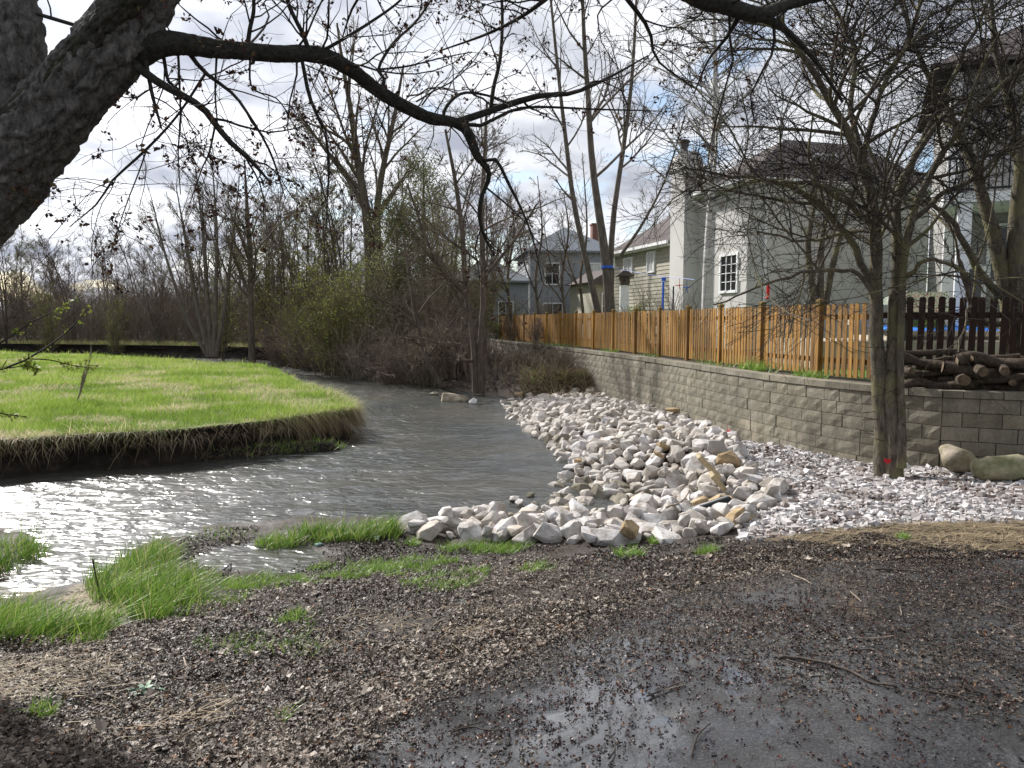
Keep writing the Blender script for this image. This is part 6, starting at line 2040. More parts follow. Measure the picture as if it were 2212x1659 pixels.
# planks
for i, (a, c, lab) in enumerate([((1508, 984, .30), (1553, 1030, .12), 'long tan plank leaning among the white rocks'), ((1536, 1024, .24), (1571, 1064, .06), 'second plank with a pale end below the long one')]):
    pa = on_ground(*a[:2]); pc_ = on_ground(*c[:2])
    pa = at_z(a[0], a[1], pa[2] + a[2]); pc_ = at_z(c[0], c[1], pc_[2] + c[2])
    v_ = Vector(pc_ - pa); ln = v_.length
    mb = MB(); mb.box((ln / 2, 0, 0), (ln, 0.11, 0.06))
    o = mb.build('plank', M['plank'])
    o.matrix_world = Matrix.Translation(pa) @ v_.to_track_quat('X', 'Z').to_matrix().to_4x4() @ Matrix.Rotation(R(25), 4, 'X')
    bv = o.modifiers.new('bevel', 'BEVEL'); bv.width = .006; bv.segments = 1
    tag(o, lab, 'plank')

# corrugated drain pipe
p = on_ground(1480, 1134)
nr = 26; t_ = np.linspace(0, 1, nr * 4)
P = np.stack([p[0] - .02 + .55 * t_, p[1] + .25 * t_, p[2] + .10 + .10 * t_], -1)
rad = .058 + .008 * np.sign(np.sin(t_ * nr * 2 * PI)) * np.abs(np.sin(t_ * nr * 2 * PI)) ** .5
mb = MB(); mb.tube(P, rad, 16, False); V2, Q2, _ = tube_arrays(P[None], (rad - .008)[None], 16, False); mb.add(V2, Q2[:, ::-1])
tag(mb.build('drain_pipe', M['pipe'], smooth_=True), 'black corrugated drain pipe poking out of the riprap', 'pipe')

# pink ribbon
for i, (X, Y, w_) in enumerate([(1571, 951, .16), (1588, 957, .14)]):
    p = on_ground(X, Y)
    V, F, m_ = ribbons(np.repeat([[0, 0, 0.02]], 9, 0), unit(gen.normal(size=(9, 3)) * [1, 1, .5] + [0, 0, .35]), gen.uniform(.08, w_, 9), np.full(9, .05), gen.normal(0, .05, (9, 3)), 3)
    tag(link('marker_ribbon', mesh_np('marker_ribbon', V, F), M['pink'], None, (p[0], p[1], p[2] + .08)), ['left tuft of crumpled pink marker ribbon at the wall foot', 'right tuft of crumpled pink marker ribbon at the wall foot'][i], 'ribbon')

# ------------------------------------------------------------------ gravel
GRAV = gpoly([(1585, 1172), (1625, 1120), (1690, 1085), (1640, 1040), (1590, 975), (1570, 948), (1722, 972), (1885, 1001), (2022, 1008), (2130, 1012), (2300, 1010), (2320, 1120), (2050, 1126), (1900, 1138), (1780, 1150), (1690, 1160)])
x, y = scatter(GRAV, 24000)
z = gz(x, y)
n_ = len(x)
cube = np.array([[a, b_, c] for c in (-1, 1) for b_ in (-1, 1) for a in (-1, 1)], float)
Qc = np.array([[0, 2, 3, 1], [4, 5, 7, 6], [0, 1, 5, 4], [2, 6, 7, 3], [0, 4, 6, 2], [1, 3, 7, 5]])
sz = np.clip(gen.lognormal(math.log(.0128), .42, n_), .008, .055)
V = cube[None] * (1 + gen.normal(0, .22, (n_, 8, 3))) * np.array([1, .8, .68])
a = gen.uniform(0, 2 * PI, n_); b_ = gen.normal(0, .7, n_)
ca, sa = np.cos(a)[:, None], np.sin(a)[:, None]; cb, sb = np.cos(b_)[:, None], np.sin(b_)[:, None]
vx, vy, vz = V[..., 0], V[..., 1], V[..., 2]
vy, vz = vy * cb - vz * sb, vy * sb + vz * cb
V = np.stack([vx * ca - vy * sa, vx * sa + vy * ca, vz], -1) * sz[:, None, None] + np.stack([x, y, z + sz * gen.uniform(.0, .7, n_)], -1)[:, None, :]
F = (np.arange(n_)[:, None, None] * 8 + Qc[None]).reshape(-1, 4)
tn = np.repeat(np.clip(gen.normal(.62, .26, n_) - .25 * (vnoise(x * 1.5, y * 1.5, 6) > .72), 0, 1), 8)
tag(link('gravel', mesh_np('gravel', V.reshape(-1, 3), F, tn), M['gravel']), kind='stuff')

# ------------------------------------------------------------------ log pile on the terrace corner
log_rows = []
gen = np.random.default_rng(17)


def log(c, yaw, pitch, ln, r, label, seed, group=None):
    g_ = np.random.default_rng(seed)
    n = 12
    t = np.linspace(-.5, .5, n)
    P = np.stack([t * ln, (.14 * ln * (vnoise(t * 3.2 + seed, t * 0, 3) - .5)), .13 * ln * (vnoise(t * 3.2 + seed, t * 0, 8) - .5)], -1)
    rr_ = r * (1 + .12 * (vnoise(t * 6 + seed, t * 0, 5) - .5)) * (1 - .25 * (t + .5) * g_.random())
    root = empty('log', tuple(c), label, 'log', group)
    root.rotation_euler = (0, pitch, yaw)
    V, Q, T = tube_arrays(P[None], rr_[None], 12)
    V = V + g_.normal(0, .004, V.shape)
    link('bark', mesh_np('bark', V, Q, smooth_=True), M['log_bark'], root)
    for e, sg in ((0, -1), (n - 1, 1)):
        mb = MB(); a_ = np.arange(12) / 12 * 2 * PI
        ring = [(P[e, 0] + sg * .004, P[e, 1] + rr_[e] * .93 * math.cos(q), P[e, 2] + rr_[e] * .93 * math.sin(q)) for q in a_]
        mb.add(ring + [(P[e, 0] + sg * .009, P[e, 1], P[e, 2])], None, [[i, (i + 1) % 12, 12] if sg > 0 else [(i + 1) % 12, i, 12] for i in range(12)])
        mb.build('cut_end', M['log_end'], root)
    return root


ldir = math.atan2(dirn[1], dirn[0])
lbase = at_d(2090, 838, 10.15)
lk = 0
for layer, cnt in enumerate((8, 8, 7, 5)):
    for i in range(cnt):
        r = gen.uniform(.05, .095)
        along = gen.uniform(-.75, 1.0) * (1 - layer * .08) + .1
        depth = (i / max(cnt - 1, 1) - .5) * .55 + .25
        c = np.array([lbase[0] + math.cos(ldir) * along - math.sin(ldir) * depth, lbase[1] + math.sin(ldir) * along + math.cos(ldir) * depth, TERR + .06 + layer * .105])
        lab = ['left', 'middle', 'right'][int(np.clip((along + .7) * 1.6, 0, 2))] + ' ' + ['dark weathered log in the bottom layer of the log pile', 'dark weathered log in the second layer of the log pile', 'dark weathered log in the third layer of the log pile', 'dark weathered log on top of the log pile'][layer]
        log(c, ldir + gen.normal(0, .25), gen.normal(0, .06), gen.uniform(.7, 1.4), r * gen.uniform(.55, 1.05), lab, 800 + lk, 'logs stacked on the wall corner'); lk += 1
for (X, Y, r, lab) in [(2085, 828, .085, 'thick log with its broad orange cut end facing out at the bottom of the pile'), (2121, 797, .068, 'log with a round pale cut end in the middle of the pile'), (2176, 799, .062, 'log with a round cut end at the right of the pile'), (1969, 802, .045, 'thin log with a small pale cut end at the left of the pile'), (2192, 822, .05, 'short log with a brown cut end low at the right of the pile')]:
    p = at_d(X, Y, 9.93 - (X - 2085) * .0016)
    yaw = math.atan2(.82, .5 * (1 if X > 2000 else .6))
    c = p + np.array([math.cos(yaw), math.sin(yaw), 0]) * .42
    log((c[0], c[1], max(p[2], TERR + r)), yaw, 0, .84, r, lab, 830 + int(X))
o = log((lbase[0] - .05, lbase[1] + .35, TERR + .47), ldir + .12, -.05, 1.7, .045, 'long thin branch lying across the top of the log pile', 870)
o = log((lbase[0] - .45, lbase[1] + .30, TERR + .40), ldir - .2, .14, 1.2, .055, 'sloping forked branch at the left top of the log pile', 871)

# ------------------------------------------------------------------ meadow grass, edges
gen = np.random.default_rng(55)
mline = MLINE
seeM = np.array([p for p in MEADOW if p[0] > -.80 * p[1] - 4])
vis = [(-.73 * 9, 9), (-.73 * 46, 46), (2, 46), (2, 9)]
n_ = 165000
x, y = scatter(MEADOW, n_, lambda x, y: (x > -.73 * y - .5) * np.minimum(1, (13.0 / np.maximum(y, 10)) ** 1.25))
n_ = len(x)

f1 = fbm(x * .55, y * .55, 61, 4); f2 = fbm(x * .9 + 9, y * 1.3, 65, 4); f3 = vnoise(x * 5, y * 5, 67)
front = smooth(1.2, 0.0, y - 11.25 - .12 * np.maximum(x + 4, 0) * 1.2) * smooth(-2.0, -7.0, x)
tint = .42 + (f1 - .5) * .8 + (f3 - .5) * .16 + gen.normal(0, .11, n_)
dry = (f2 + .10 * (f3 - .5) + .30 * front + gen.normal(0, .03, n_)+ .02) > .535
drymix = gen.random(n_) < .84
tint = np.where(dry & drymix, gen.uniform(.74, 1, n_), np.clip(tint, 0, .66))
hgt = gen.uniform(.07, .17, n_) * (.45 + 1.5 * f1) * np.where(dry & drymix, .8, 1) * np.where(gen.random(n_) < .05, 1.9, 1)
a = gen.uniform(0, 2 * PI, n_)
lean = np.where(dry & drymix, 1.1, .38)
D = unit(np.stack([np.cos(a) * lean * gen.random(n_) + .12, np.sin(a) * lean * gen.random(n_), np.ones(n_) * np.where(dry & drymix, .45, 1)], -1))
wd = .0065 * np.maximum(y, 11) / 11 * gen.uniform(.7, 1.4, n_)
bend = np.stack([np.cos(a), np.sin(a), -np.ones(n_) * .35], -1) * (hgt * .35)[:, None]
V, F, m_ = ribbons(np.stack([x, y, mz(x, y) - .01], -1), D, hgt, wd, bend, 2)
tag(link('meadow_grass', mesh_np('meadow_grass', V, F, np.repeat(tint, m_)), M['grass']), kind='stuff')

# dry grass and roots hanging down the undercut bank
tnl = np.roll(MLINE, -1, 0) - np.roll(MLINE, 1, 0); tnl = unit(tnl); outw = np.stack([tnl[:, 1], -tnl[:, 0]], -1)
vm = np.where((MLINE[:, 0] > -.8 * MLINE[:, 1] - 1) & (MLINE[:, 1] < 24))[0]
wts = np.where(MLINE[vm, 0] > -4.6, 2.2, 1.0)
wts = wts * (.15 + 2.2 * smooth(.35, .7, vnoise(np.arange(len(vm)) * .13, np.zeros(len(vm)) + 2, 131)))
i_ = gen.choice(vm, 3600, p=wts / wts.sum())
n_ = len(i_)
j = gen.normal(0, .05, (n_, 2))
P0 = np.column_stack([MLINE[i_] + j + outw[i_] * .02, MZ + gen.uniform(-.22, .02, n_)])
outm = gen.uniform(.15, 1.0, n_)
D = unit(np.column_stack([outw[i_] * outm[:, None] + gen.normal(0, .75, (n_, 2)), gen.uniform(-.7, .5, n_)]))
ln = gen.uniform(.06, .28, n_) * np.where(gen.random(n_) < .10, 2.3, 1)
bend = np.column_stack([gen.normal(0, .06, (n_, 2)), -ln * gen.uniform(.3, 1.2, n_)])
V, F, m_ = ribbons(P0, D, ln, gen.uniform(.004, .009, n_), bend, 4)
tag(link('hanging_grass', mesh_np('hanging_grass', V, F, np.repeat(gen.random(n_), m_)), M['straw']), kind='stuff')
i_ = gen.choice(vm, 15000); n_ = len(i_)
inw = gen.uniform(-.07, .28, n_)
P0 = np.column_stack([MLINE[i_] - outw[i_] * inw[:, None] + gen.normal(0, .04, (n_, 2)), np.full(n_, MZ - .01)])
cl_n = vnoise(i_ * .11, i_ * 0 + 4., 163)
hh_ = gen.uniform(.06, .28, n_) * (.35 + 1.5 * smooth(.3, .8, cl_n))
D = unit(np.column_stack([outw[i_] * gen.uniform(-.1, 1.1, n_)[:, None] + gen.normal(0, .5, (n_, 2)), gen.uniform(.15, 1, n_)]))
bend = np.column_stack([outw[i_] * .3 * hh_[:, None], -hh_ * gen.uniform(.2, 1.1, n_)])
tn_ = np.where(gen.random(n_) < .5 + .3 * (P0[:, 0] < -6.5), gen.uniform(.74, 1, n_), gen.uniform(.1, .62, n_))
V, F, m_ = ribbons(P0, D, hh_, gen.uniform(.005, .010, n_), bend, 3)
tag(link('lip_grass', mesh_np('lip_grass', V, F, np.repeat(tn_, m_)), M['grass']), kind='stuff')
# brown drape on the tip of the meadow
tip = np.array(at_z(745, 892, MZ)[:2])
near = vm[np.hypot(*(MLINE[vm] - tip).T) < 1.0]
i_ = gen.choice(near, 1100); n_ = len(i_)
P0 = np.column_stack([MLINE[i_] + gen.normal(0, .06, (n_, 2)), MZ + gen.uniform(-.2, .03, n_)])
D = unit(np.column_stack([outw[i_] * .6 + gen.normal(0, .25, (n_, 2)), -gen.uniform(.3, 1, n_)]))
ln = gen.uniform(.2, .5, n_)
V, F, m_ = ribbons(P0, D, ln, gen.uniform(.006, .012, n_), np.column_stack([gen.normal(0, .04, (n_, 2)), -ln * .3]), 3)
tag(link('dead_grass_drape', mesh_np('dead_grass_drape', V, F, np.repeat(gen.uniform(0, .5, n_), m_)), M['straw']), kind='stuff')


def blades(name, cx, cy, zf, n, hlo, hhi, wlo, whi, lean, mat, tl=(0, .9), segs=4, wind=(.25, 0), kind='stuff'):
    a = gen.uniform(0, 2 * PI, n)
    l_ = gen.random(n) ** .7 * lean
    D = unit(np.stack([np.cos(a) * l_ + wind[0], np.sin(a) * l_ + wind[1], np.ones(n)], -1))
    h = hlo + (hhi - hlo) * gen.random(n) ** 1.7 * (.55 + .9 * vnoise(cx * 3.1, cy * 3.1, 151))
    bend = np.stack([np.cos(a) * .45 + wind[0], np.sin(a) * .45 + wind[1], -.28 * np.ones(n)], -1) * (h * gen.uniform(.2, .9, n))[:, None]
    z = zf(cx, cy) - .01
    V, F, m_ = ribbons(np.stack([cx, cy, z], -1), D, h, gen.uniform(wlo, whi, n), bend, segs)
    o = link(name, mesh_np(name, V, F, np.repeat(gen.uniform(*tl, n), m_)), M[mat])
    return tag(o, kind=kind)


# low muddy shelves with grass at the foot of the meadow bank
shelf = []
for X, Y, wx_, wy_ in [(370, 992, .75, .22), (470, 985, .7, .24), (565, 978, .55, .24), (628, 972, .5, .26), (690, 968, .55, .30), (250, 998, .5, .15)]:
    p = at_z(X, Y, 0.02)
    g = 14
    a_ = np.linspace(0, 2 * PI, g, endpoint=False)
    Vv = [(0, 0, .13)]; 
    for fr, hz_ in ((.55, .10), (1.0, -.1)):
        for q in a_:
            k_ = fr * (1 + .25 * (gen.random() - .5))
            Vv.append((wx_ * k_ * math.cos(q), wy_ * k_ * math.sin(q), hz_ + gen.uniform(-.02, .02)))
    T = [[0, 1 + i, 1 + (i + 1) % g] for i in range(g)]; Qq = [[1 + i, 1 + g + i, 1 + g + (i + 1) % g, 1 + (i + 1) % g] for i in range(g)]
    shelf.append((p, np.array(Vv), Qq, T, wx_, wy_))
mb = MB()
for p, Vv, Qq, T, _, _ in shelf: mb.add(Vv + np.array(p), Qq, T)
tag(mb.build('mud_shelf', M['soil']), kind='structure')
cx = []; cy = []; cz = []
for (p, Vv, Qq, T, wx_, wy_) in shelf:
    k_ = int(420 * wx_); q = gen.uniform(0, 2 * PI, k_); rr_ = np.sqrt(gen.random(k_)) * .9
    cx.append(p[0] + wx_ * rr_ * np.cos(q)); cy.append(p[1] + wy_ * rr_ * np.sin(q)); cz.append(p[2] + .12 - .16 * rr_ ** 2)
cx, cy, cz = map(np.concatenate, (cx, cy, cz))
k_ = gen.random(len(cx)) < .55 * smooth(-5.5, -3.0, cx) + .15
blades('shelf_grass', cx[k_], cy[k_], lambda a_, b_: cz[k_], int(k_.sum()), .10, .26, .008, .015, .9, 'tall_grass', (.1, .8), 3)
k2 = ~k_
blades('shelf_straw', cx[k2], cy[k2], lambda a_, b_: cz[k2], int(k2.sum()), .12, .30, .006, .012, 2.6, 'straw', (0, .8), 3)

# dry stalks standing in the meadow
x, y = scatter(MEADOW, 260, lambda x, y: (x > -.73 * y) * (y < 30) * .9)
blades('dry_stalks', x, y, lambda a_, b_: np.full(len(a_), MZ), len(x), .25, .75, .006, .010, .8, 'straw', (.1, .9), 3, (.05, 0))
p = at_z(163, 876, MZ)
wk = empty('weed_stalk', tuple(p), 'dead brown stalk with thin stems standing in the meadow', 'dead weed')
S = polys([trace([(163, 876, p[1], 3.5), (178, 835, p[1], 3), (190, 795, p[1], 2), (198, 765 - i * 6, p[1] + .1 * i, 1)] if i % 2 == 0 else [(166, 876, p[1], 3), (172, 850, p[1], 2.5), (184, 815 - i * 4, p[1], 2), (190 + i * 4, 790, p[1], 1)], 10) for i in range(6)])
V, Q = tubes_join([(S, 5)]); link('stems', mesh_np('stems', V - np.array(p), Q), M['twig_brown'], wk)
B = spawn(S, 5, .4, 1, 35, 10, length=.22, rr=.6, rmin=.002, K=4, gen=gen); V, Q = tubes_join([(B, 3)]); link('side_twigs', mesh_np('side_twigs', V - np.array(p), Q), M['twig_brown'], wk)

# dry grass on the far bank
fx, fy = scatter(np.array([(-46, 57), (-30, 52.3), (-20, 48.8), (-14.5, 45.8), (-12, 43.6), (-12, 46), (-15, 49), (-21, 52), (-32, 56)]), 16000, lambda x, y: (x > -.75 * y) * np.where(x > -14, .3, 1))
blades('far_bank_grass', fx, fy, lambda a_, b_: np.maximum(gz(a_, b_), .74), len(fx), .2, .55, .025, .045, 1.3, 'grass', (.5, 1), 2)

# ------------------------------------------------------------------ near grass
def patch(px, n, name, hlo, hhi, lean=.55, wlo=.005, whi=.011, tl=(0, 1.0), wind=(.25, 0), mat='tall_grass', dens=None, segs=4):
    pl = gpoly(px)
    x, y = scatter(pl, n, dens)
    return blades(name, x, y, gtop, len(x), hlo, hhi, wlo, whi, lean, mat, tl, segs, wind)


clumpy = lambda x, y: .25 + .9 * (vnoise(x * 4.5, y * 4.5, 71) > .42)
patch([(-60, 1190), (0, 1178), (70, 1172), (98, 1190), (96, 1222), (60, 1240), (0, 1244), (-60, 1244)], 900, 'grass_clump', .15, .32, dens=clumpy)
patch([(178, 1266), (250, 1225), (330, 1192), (386, 1196), (384, 1222), (356, 1246), (420, 1262), (462, 1300), (425, 1328), (330, 1352), (240, 1330), (190, 1300)], 3000, 'grass_clump', .15, .36, wind=(.32, 0), dens=clumpy)
patch([(-60, 1330), (0, 1336), (90, 1326), (190, 1340), (262, 1350), (205, 1392), (100, 1404), (0, 1404), (-60, 1400)], 1900, 'grass_clump', .15, .36, wind=(.4, 0), dens=clumpy)
patch([(545, 1182), (580, 1160), (660, 1150), (760, 1142), (850, 1138), (872, 1156), (842, 1170), (760, 1172), (650, 1184), (570, 1198)], 2100, 'grass_clump', .10, .27, wind=(.2, 0), dens=clumpy)
patch([(375, 1162), (440, 1142), (520, 1144), (560, 1152), (520, 1168), (420, 1172)], 160, 'grass_tuft', .05, .14)
short = [([(660, 1225), (760, 1212), (900, 1205), (1000, 1212), (960, 1236), (800, 1252), (690, 1256)], 1500), ([(920, 1188), (1010, 1176), (1160, 1180), (1110, 1196), (980, 1198)], 700), ([(860, 1258), (980, 1240), (1060, 1240), (1030, 1272), (900, 1292)], 700), ([(1320, 1206), (1380, 1196), (1392, 1206), (1340, 1216)], 200), ([(1500, 1200), (1530, 1190), (1558, 1194), (1530, 1206)], 260), ([(1398, 1172), (1425, 1160), (1440, 1168), (1410, 1176)], 150), ([(1925, 1168), (1950, 1158), (1962, 1166), (1940, 1174)], 160),
         ([(480, 1250), (560, 1240), (660, 1236), (700, 1260), (620, 1280), (500, 1290)], 600), ([(590, 1345), (640, 1325), (700, 1330), (660, 1352)], 220), ([(400, 1400), (540, 1370), (700, 1350), (720, 1420), (500, 1450)], 260), ([(1090, 1230), (1180, 1222), (1200, 1238), (1110, 1248)], 180), ([(430, 1230), (500, 1250), (560, 1290), (480, 1330), (400, 1335), (440, 1290)], 420), ([(190, 1395), (215, 1385), (222, 1400)], 70), ([(60, 1545), (100, 1535), (120, 1545), (80, 1560)], 60), ([(595, 1560), (612, 1520), (618, 1560)], 12), ([(850, 1170), (900, 1165), (905, 1180), (860, 1184)], 150)]
for px, n_ in short:
    patch(px, int(n_ * 2.2), 'short_grass', .04, .13, .8, .004, .008, (0.15, .88), (.1, 0), dens=lambda x, y: .08 + .95 * (vnoise(x * 6, y * 6, 77) > .5), segs=3)
# grass on the terrace in front of the fence and lawn behind it
x = []; y = []
for s_ in (0, 1):
    k_ = gen.integers(2, len(WALL) - 1, 1200)
    t_ = gen.random(1200)
    base_ = WALL[k_] * (1 - t_)[:, None] + WALL[np.minimum(k_ + 1, len(WALL) - 1)] * t_[:, None]
    off_ = gen.uniform(.32, .62, 1200)
    ok = vnoise(base_[:, 1] * .9, base_[:, 0] * 0 + 3, 83) > (.62 if s_ else .55)
    x.append((base_[:, 0] + off_)[ok]); y.append((base_[:, 1] + off_ * .25)[ok])
x = np.concatenate(x); y = np.concatenate(y)
blades('terrace_weeds', x, y, lambda a_, b_: np.full(len(a_), TERR - .02), len(x), .06, .22, .008, .016, .9, 'tall_grass', (.1, 1), 3)
for px, n_, h_ in (((1545, 1606), 420, .34), ((1672, 1716), 260, .26), ((1165, 1195), 160, .2), ((1270, 1300), 160, .2)):
    X = gen.uniform(*px, n_); az = (X - 1106) / FD
    k_ = np.array([int(np.argmin(np.abs(WALL[:, 0] - q * WALL[:, 1]))) for q in az])
    ox = gen.uniform(.36, .58, n_)
    bx_, by_ = WALL[k_, 0] + ox, WALL[k_, 1] + ox * .26 + gen.uniform(-.2, .2, n_)
    blades('terrace_grass', bx_, by_, lambda a_, b_: np.full(len(a_), TERR - .02), n_, h_ * .4, h_, .008, .014, 1.0, 'tall_grass', (.2, .85), 4)
pl = np.array([(5.5, 13), (9.5, 12), (10, 19), (5, 24), (3.5, 24)])
x, y = scatter(pl, 9000)
blades('lawn_grass', x, y, lambda a_, b_: np.full(len(a_), TERR - .03), len(x), .04, .10, .01, .02, .6, 'grass', (.15, .6), 2)
# bank by the far wall end: straw slope and a fresh green tuft
pl = np.array([(1.3, 23.2), (2.5, 23.6), (3.0, 25.2), (1.6, 26.6), (.2, 25.4), (.2, 23.6)])
x, y = scatter(pl, 1500); blades('bank_straw', x, y, gz, len(x), .15, .45, .01, .02, 2.2, 'straw', (0, .8), 3)
pl = np.array([(.3, 22.0), (2.9, 21.9), (3.25, 24.6), (.3, 24.6)])
x, y = scatter(pl, 5200, lambda x, y: (gz(x, y) > .02) * 1.0); blades('bank_straw', x, y, gz, len(x), .18, .50, .010, .022, 2.4, 'straw', (0, .8), 3, (-.1, -.5))
x, y = scatter(pl, 500, lambda x, y: (gz(x, y) > .25) * 1.0); blades('bank_grass', x, y, gz, len(x), .12, .34, .012, .022, 1.0, 'tall_grass', (.2, .95), 3, (-.1, -.3))
c_ = on_ground(1165, 842); x = c_[0] + gen.normal(0, .28, 420); y = c_[1] + 1.2 + gen.normal(0, .35, 420)
blades('grass_tuft', x, y, gz, 420, .15, .42, .015, .028, .8, 'tall_grass', (.3, .9), 3)

# ------------------------------------------------------------------ fallen leaves, straw, maple flowers
def leaf_mesh(x, y, z, size, tilt, tint):
    n = len(x)
    k = 8
    ang = np.arange(k) / k * 2 * PI
    rad = np.where(np.arange(k) % 2 == 0, 1.0, .52)[None] * gen.uniform(.65, 1.25, (n, k))
    rx = rad * np.cos(ang); ry = rad * np.sin(ang) * .75
    curl = gen.normal(.12, .25, (n, 1)) * rad ** 2 + gen.normal(0, .10, (n, k))
    L_ = np.stack([rx, ry, curl], -1) * size[:, None, None]
    L_ = np.concatenate([np.zeros((n, 1, 3)), L_], 1)
    a = gen.uniform(0, 2 * PI, n); t1 = gen.normal(0, tilt, n); t2 = gen.normal(0, tilt, n)
    c1, s1, c2, s2, ca, sa = [q[:, None] for q in (np.cos(t1), np.sin(t1), np.cos(t2), np.sin(t2), np.cos(a), np.sin(a))]
    X, Y, Z = L_[..., 0], L_[..., 1], L_[..., 2]
    Y, Z = Y * c1 - Z * s1, Y * s1 + Z * c1
    X, Z = X * c2 + Z * s2, -X * s2 + Z * c2
    X, Y = X * ca - Y * sa, X * sa + Y * ca
    V = np.stack([X + x[:, None], Y + y[:, None], Z + z[:, None]], -1).reshape(-1, 3)
    T = np.array([[0, 1 + i, 1 + (i + 1) % k] for i in range(k)])
    F = (np.arange(n)[:, None, None] * (k + 1) + T[None]).reshape(-1, 3)
    return V, F, np.repeat(tint, k + 1)


LAND = gpoly([(-250, 1700), (-250, 1400), (0, 1395), (220, 1372), (330, 1340), (470, 1290), (640, 1262), (800, 1236), (960, 1225), (1120, 1205), (1300, 1198), (1500, 1196), (1700, 1180), (1900, 1180), (2300, 1172), (2300, 1215), (1800, 1222), (1560, 1262), (1400, 1305), (1240, 1380), (1100, 1445), (940, 1515), (840, 1600), (780, 1700)])
x, y = scatter(LAND, 74000, lambda x, y: np.clip(.25 + 1.6 * (fbm(x * 1.3, y * 1.3, 101, 4) - .28), .05, 1) * np.minimum(1, (4.6 / y) ** .5))
n_ = len(x)
pale = (fbm(x * 1.1 + 4, y * 1.1, 103, 4) - .5) * 1.5 + .16 * smooth(0.2, -2.0, x) - .05
tint = np.clip(gen.beta(1.3, 2.2, n_) + pale * .55, 0, .95)
tint = np.where(gen.random(n_) < .03, 1.0, tint)
V, F, tn = leaf_mesh(x, y, gtop(x, y) + gen.uniform(.004, .022, n_), gen.uniform(.006, .022, n_), .34, tint)
tag(link('leaf_litter', mesh_np('leaf_litter', V, F, tn), M['leaf']), kind='stuff')
x, y = scatter(LAND, 260); n_ = len(x)
V, F, tn = leaf_mesh(x, y, gtop(x, y) + .02, gen.uniform(.030, .055, n_), .35, gen.uniform(.55, .95, n_))
tag(link('large_leaves', mesh_np('large_leaves', V, F, tn), M['leaf']), kind='stuff')
# sparse wet leaves in the muddy grass
MUD = gpoly([(420, 1240), (380, 1180), (400, 1142), (520, 1138), (640, 1140), (860, 1145), (900, 1178), (1300, 1180), (1700, 1165), (2250, 1150), (2250, 1180), (1700, 1200), (1300, 1212), (900, 1240), (480, 1300)])
x, y = scatter(MUD, 13000, lambda x, y: np.clip(2.2 * (fbm(x * 1.6, y * 1.6, 107, 4) - .32), 0, 1)); n_ = len(x)
V, F, tn = leaf_mesh(x, y, gtop(x, y) + gen.uniform(.002, .012, n_), gen.uniform(.010, .024, n_), .3, np.clip(gen.beta(1.3, 4, n_), 0, 1))
tag(link('mud_leaves', mesh_np('mud_leaves', V, F, tn), M['leaf']), kind='stuff')
# debris on the wet asphalt
asv = lambda x, y: (np.abs(x) < .78 * y + 1.6) * (y > 1.2) * 1.0
x, y = scatter(ASPH, 38000, lambda x, y: asv(x, y) * np.clip(3.0 * (fbm(x * .8 + 2, y * .8, 109, 4) - .44 + .17 * smooth(.2, 2.0, x - .35 * y + .3) + .09 * smooth(3.3, 5.0, y)) + 1.1 * np.exp(-polydist(ASPH, x, y) / .13), 0, 1)); n_ = len(x)
V, F, tn = leaf_mesh(x, y, gtop(x, y) + gen.uniform(.001, .008, n_), gen.uniform(.006, .018, n_), .22, np.clip(gen.beta(1.4, 4.2, n_), 0, .9))
tag(link('asphalt_leaves', mesh_np('asphalt_leaves', V, F, tn), M['leaf']), kind='stuff')
x, y = scatter(ASPH, 9500, lambda x, y: asv(x, y) * np.clip(.12 + 2.0 * (fbm(x * 1.2 + 6, y * 1.2, 113, 4) - .36), .05, 1)); n_ = len(x)
x2, y2 = scatter(LAND, 2500); x = np.concatenate([x, x2]); y = np.concatenate([y, y2]); n_ = len(x)
P = np.stack([x, y, gtop(x, y) + .006], -1)
P = np.repeat(P, 5, 0) + gen.normal(0, .006, (5 * n_, 3)) * [1, 1, .4]
a = unit(gen.normal(size=P.shape) * [1, 1, .6]); b_ = unit(np.cross(a, gen.normal(size=P.shape)))
s_ = gen.uniform(.006, .014, len(P))[:, None]
V = np.stack([P, P + a * s_ * .6 + b_ * s_ * .4, P + a * s_ * 1.2, P + a * s_ * .6 - b_ * s_ * .4], 1).reshape(-1, 3)
tn = np.repeat(np.repeat(gen.random(n_) ** 1.4, 5), 4)
tag(link('maple_flowers', mesh_np('maple_flowers', V, np.arange(len(V)).reshape(-1, 4), tn), M['seed']), kind='stuff')


def straw(px, n, name, lo=.06, hi=.2, dens=None, tl=(0, 1), mat='straw'):
    pl = gpoly(px)
    x, y = scatter(pl, n, dens); n = len(x)
    a = gen.normal(0, .7, n)
    D = unit(np.stack([np.cos(a), np.sin(a), gen.uniform(-.02, .18, n)], -1))
    P0 = np.stack([x, y, gtop(x, y) + gen.uniform(.006, .03, n)], -1)
    h = gen.uniform(lo, hi, n)
    side = np.stack([-np.sin(a), np.cos(a), np.zeros(n)], -1)
    V, F, m_ = ribbons(P0, D, h, gen.uniform(.003, .006, n), np.stack([np.zeros(n), gen.normal(0, .03, n), -.08 * h], -1), 3, side)
    tag(link(name, mesh_np(name, V, F, np.repeat(gen.uniform(*tl, n), m_)), M[mat]), kind='stuff')


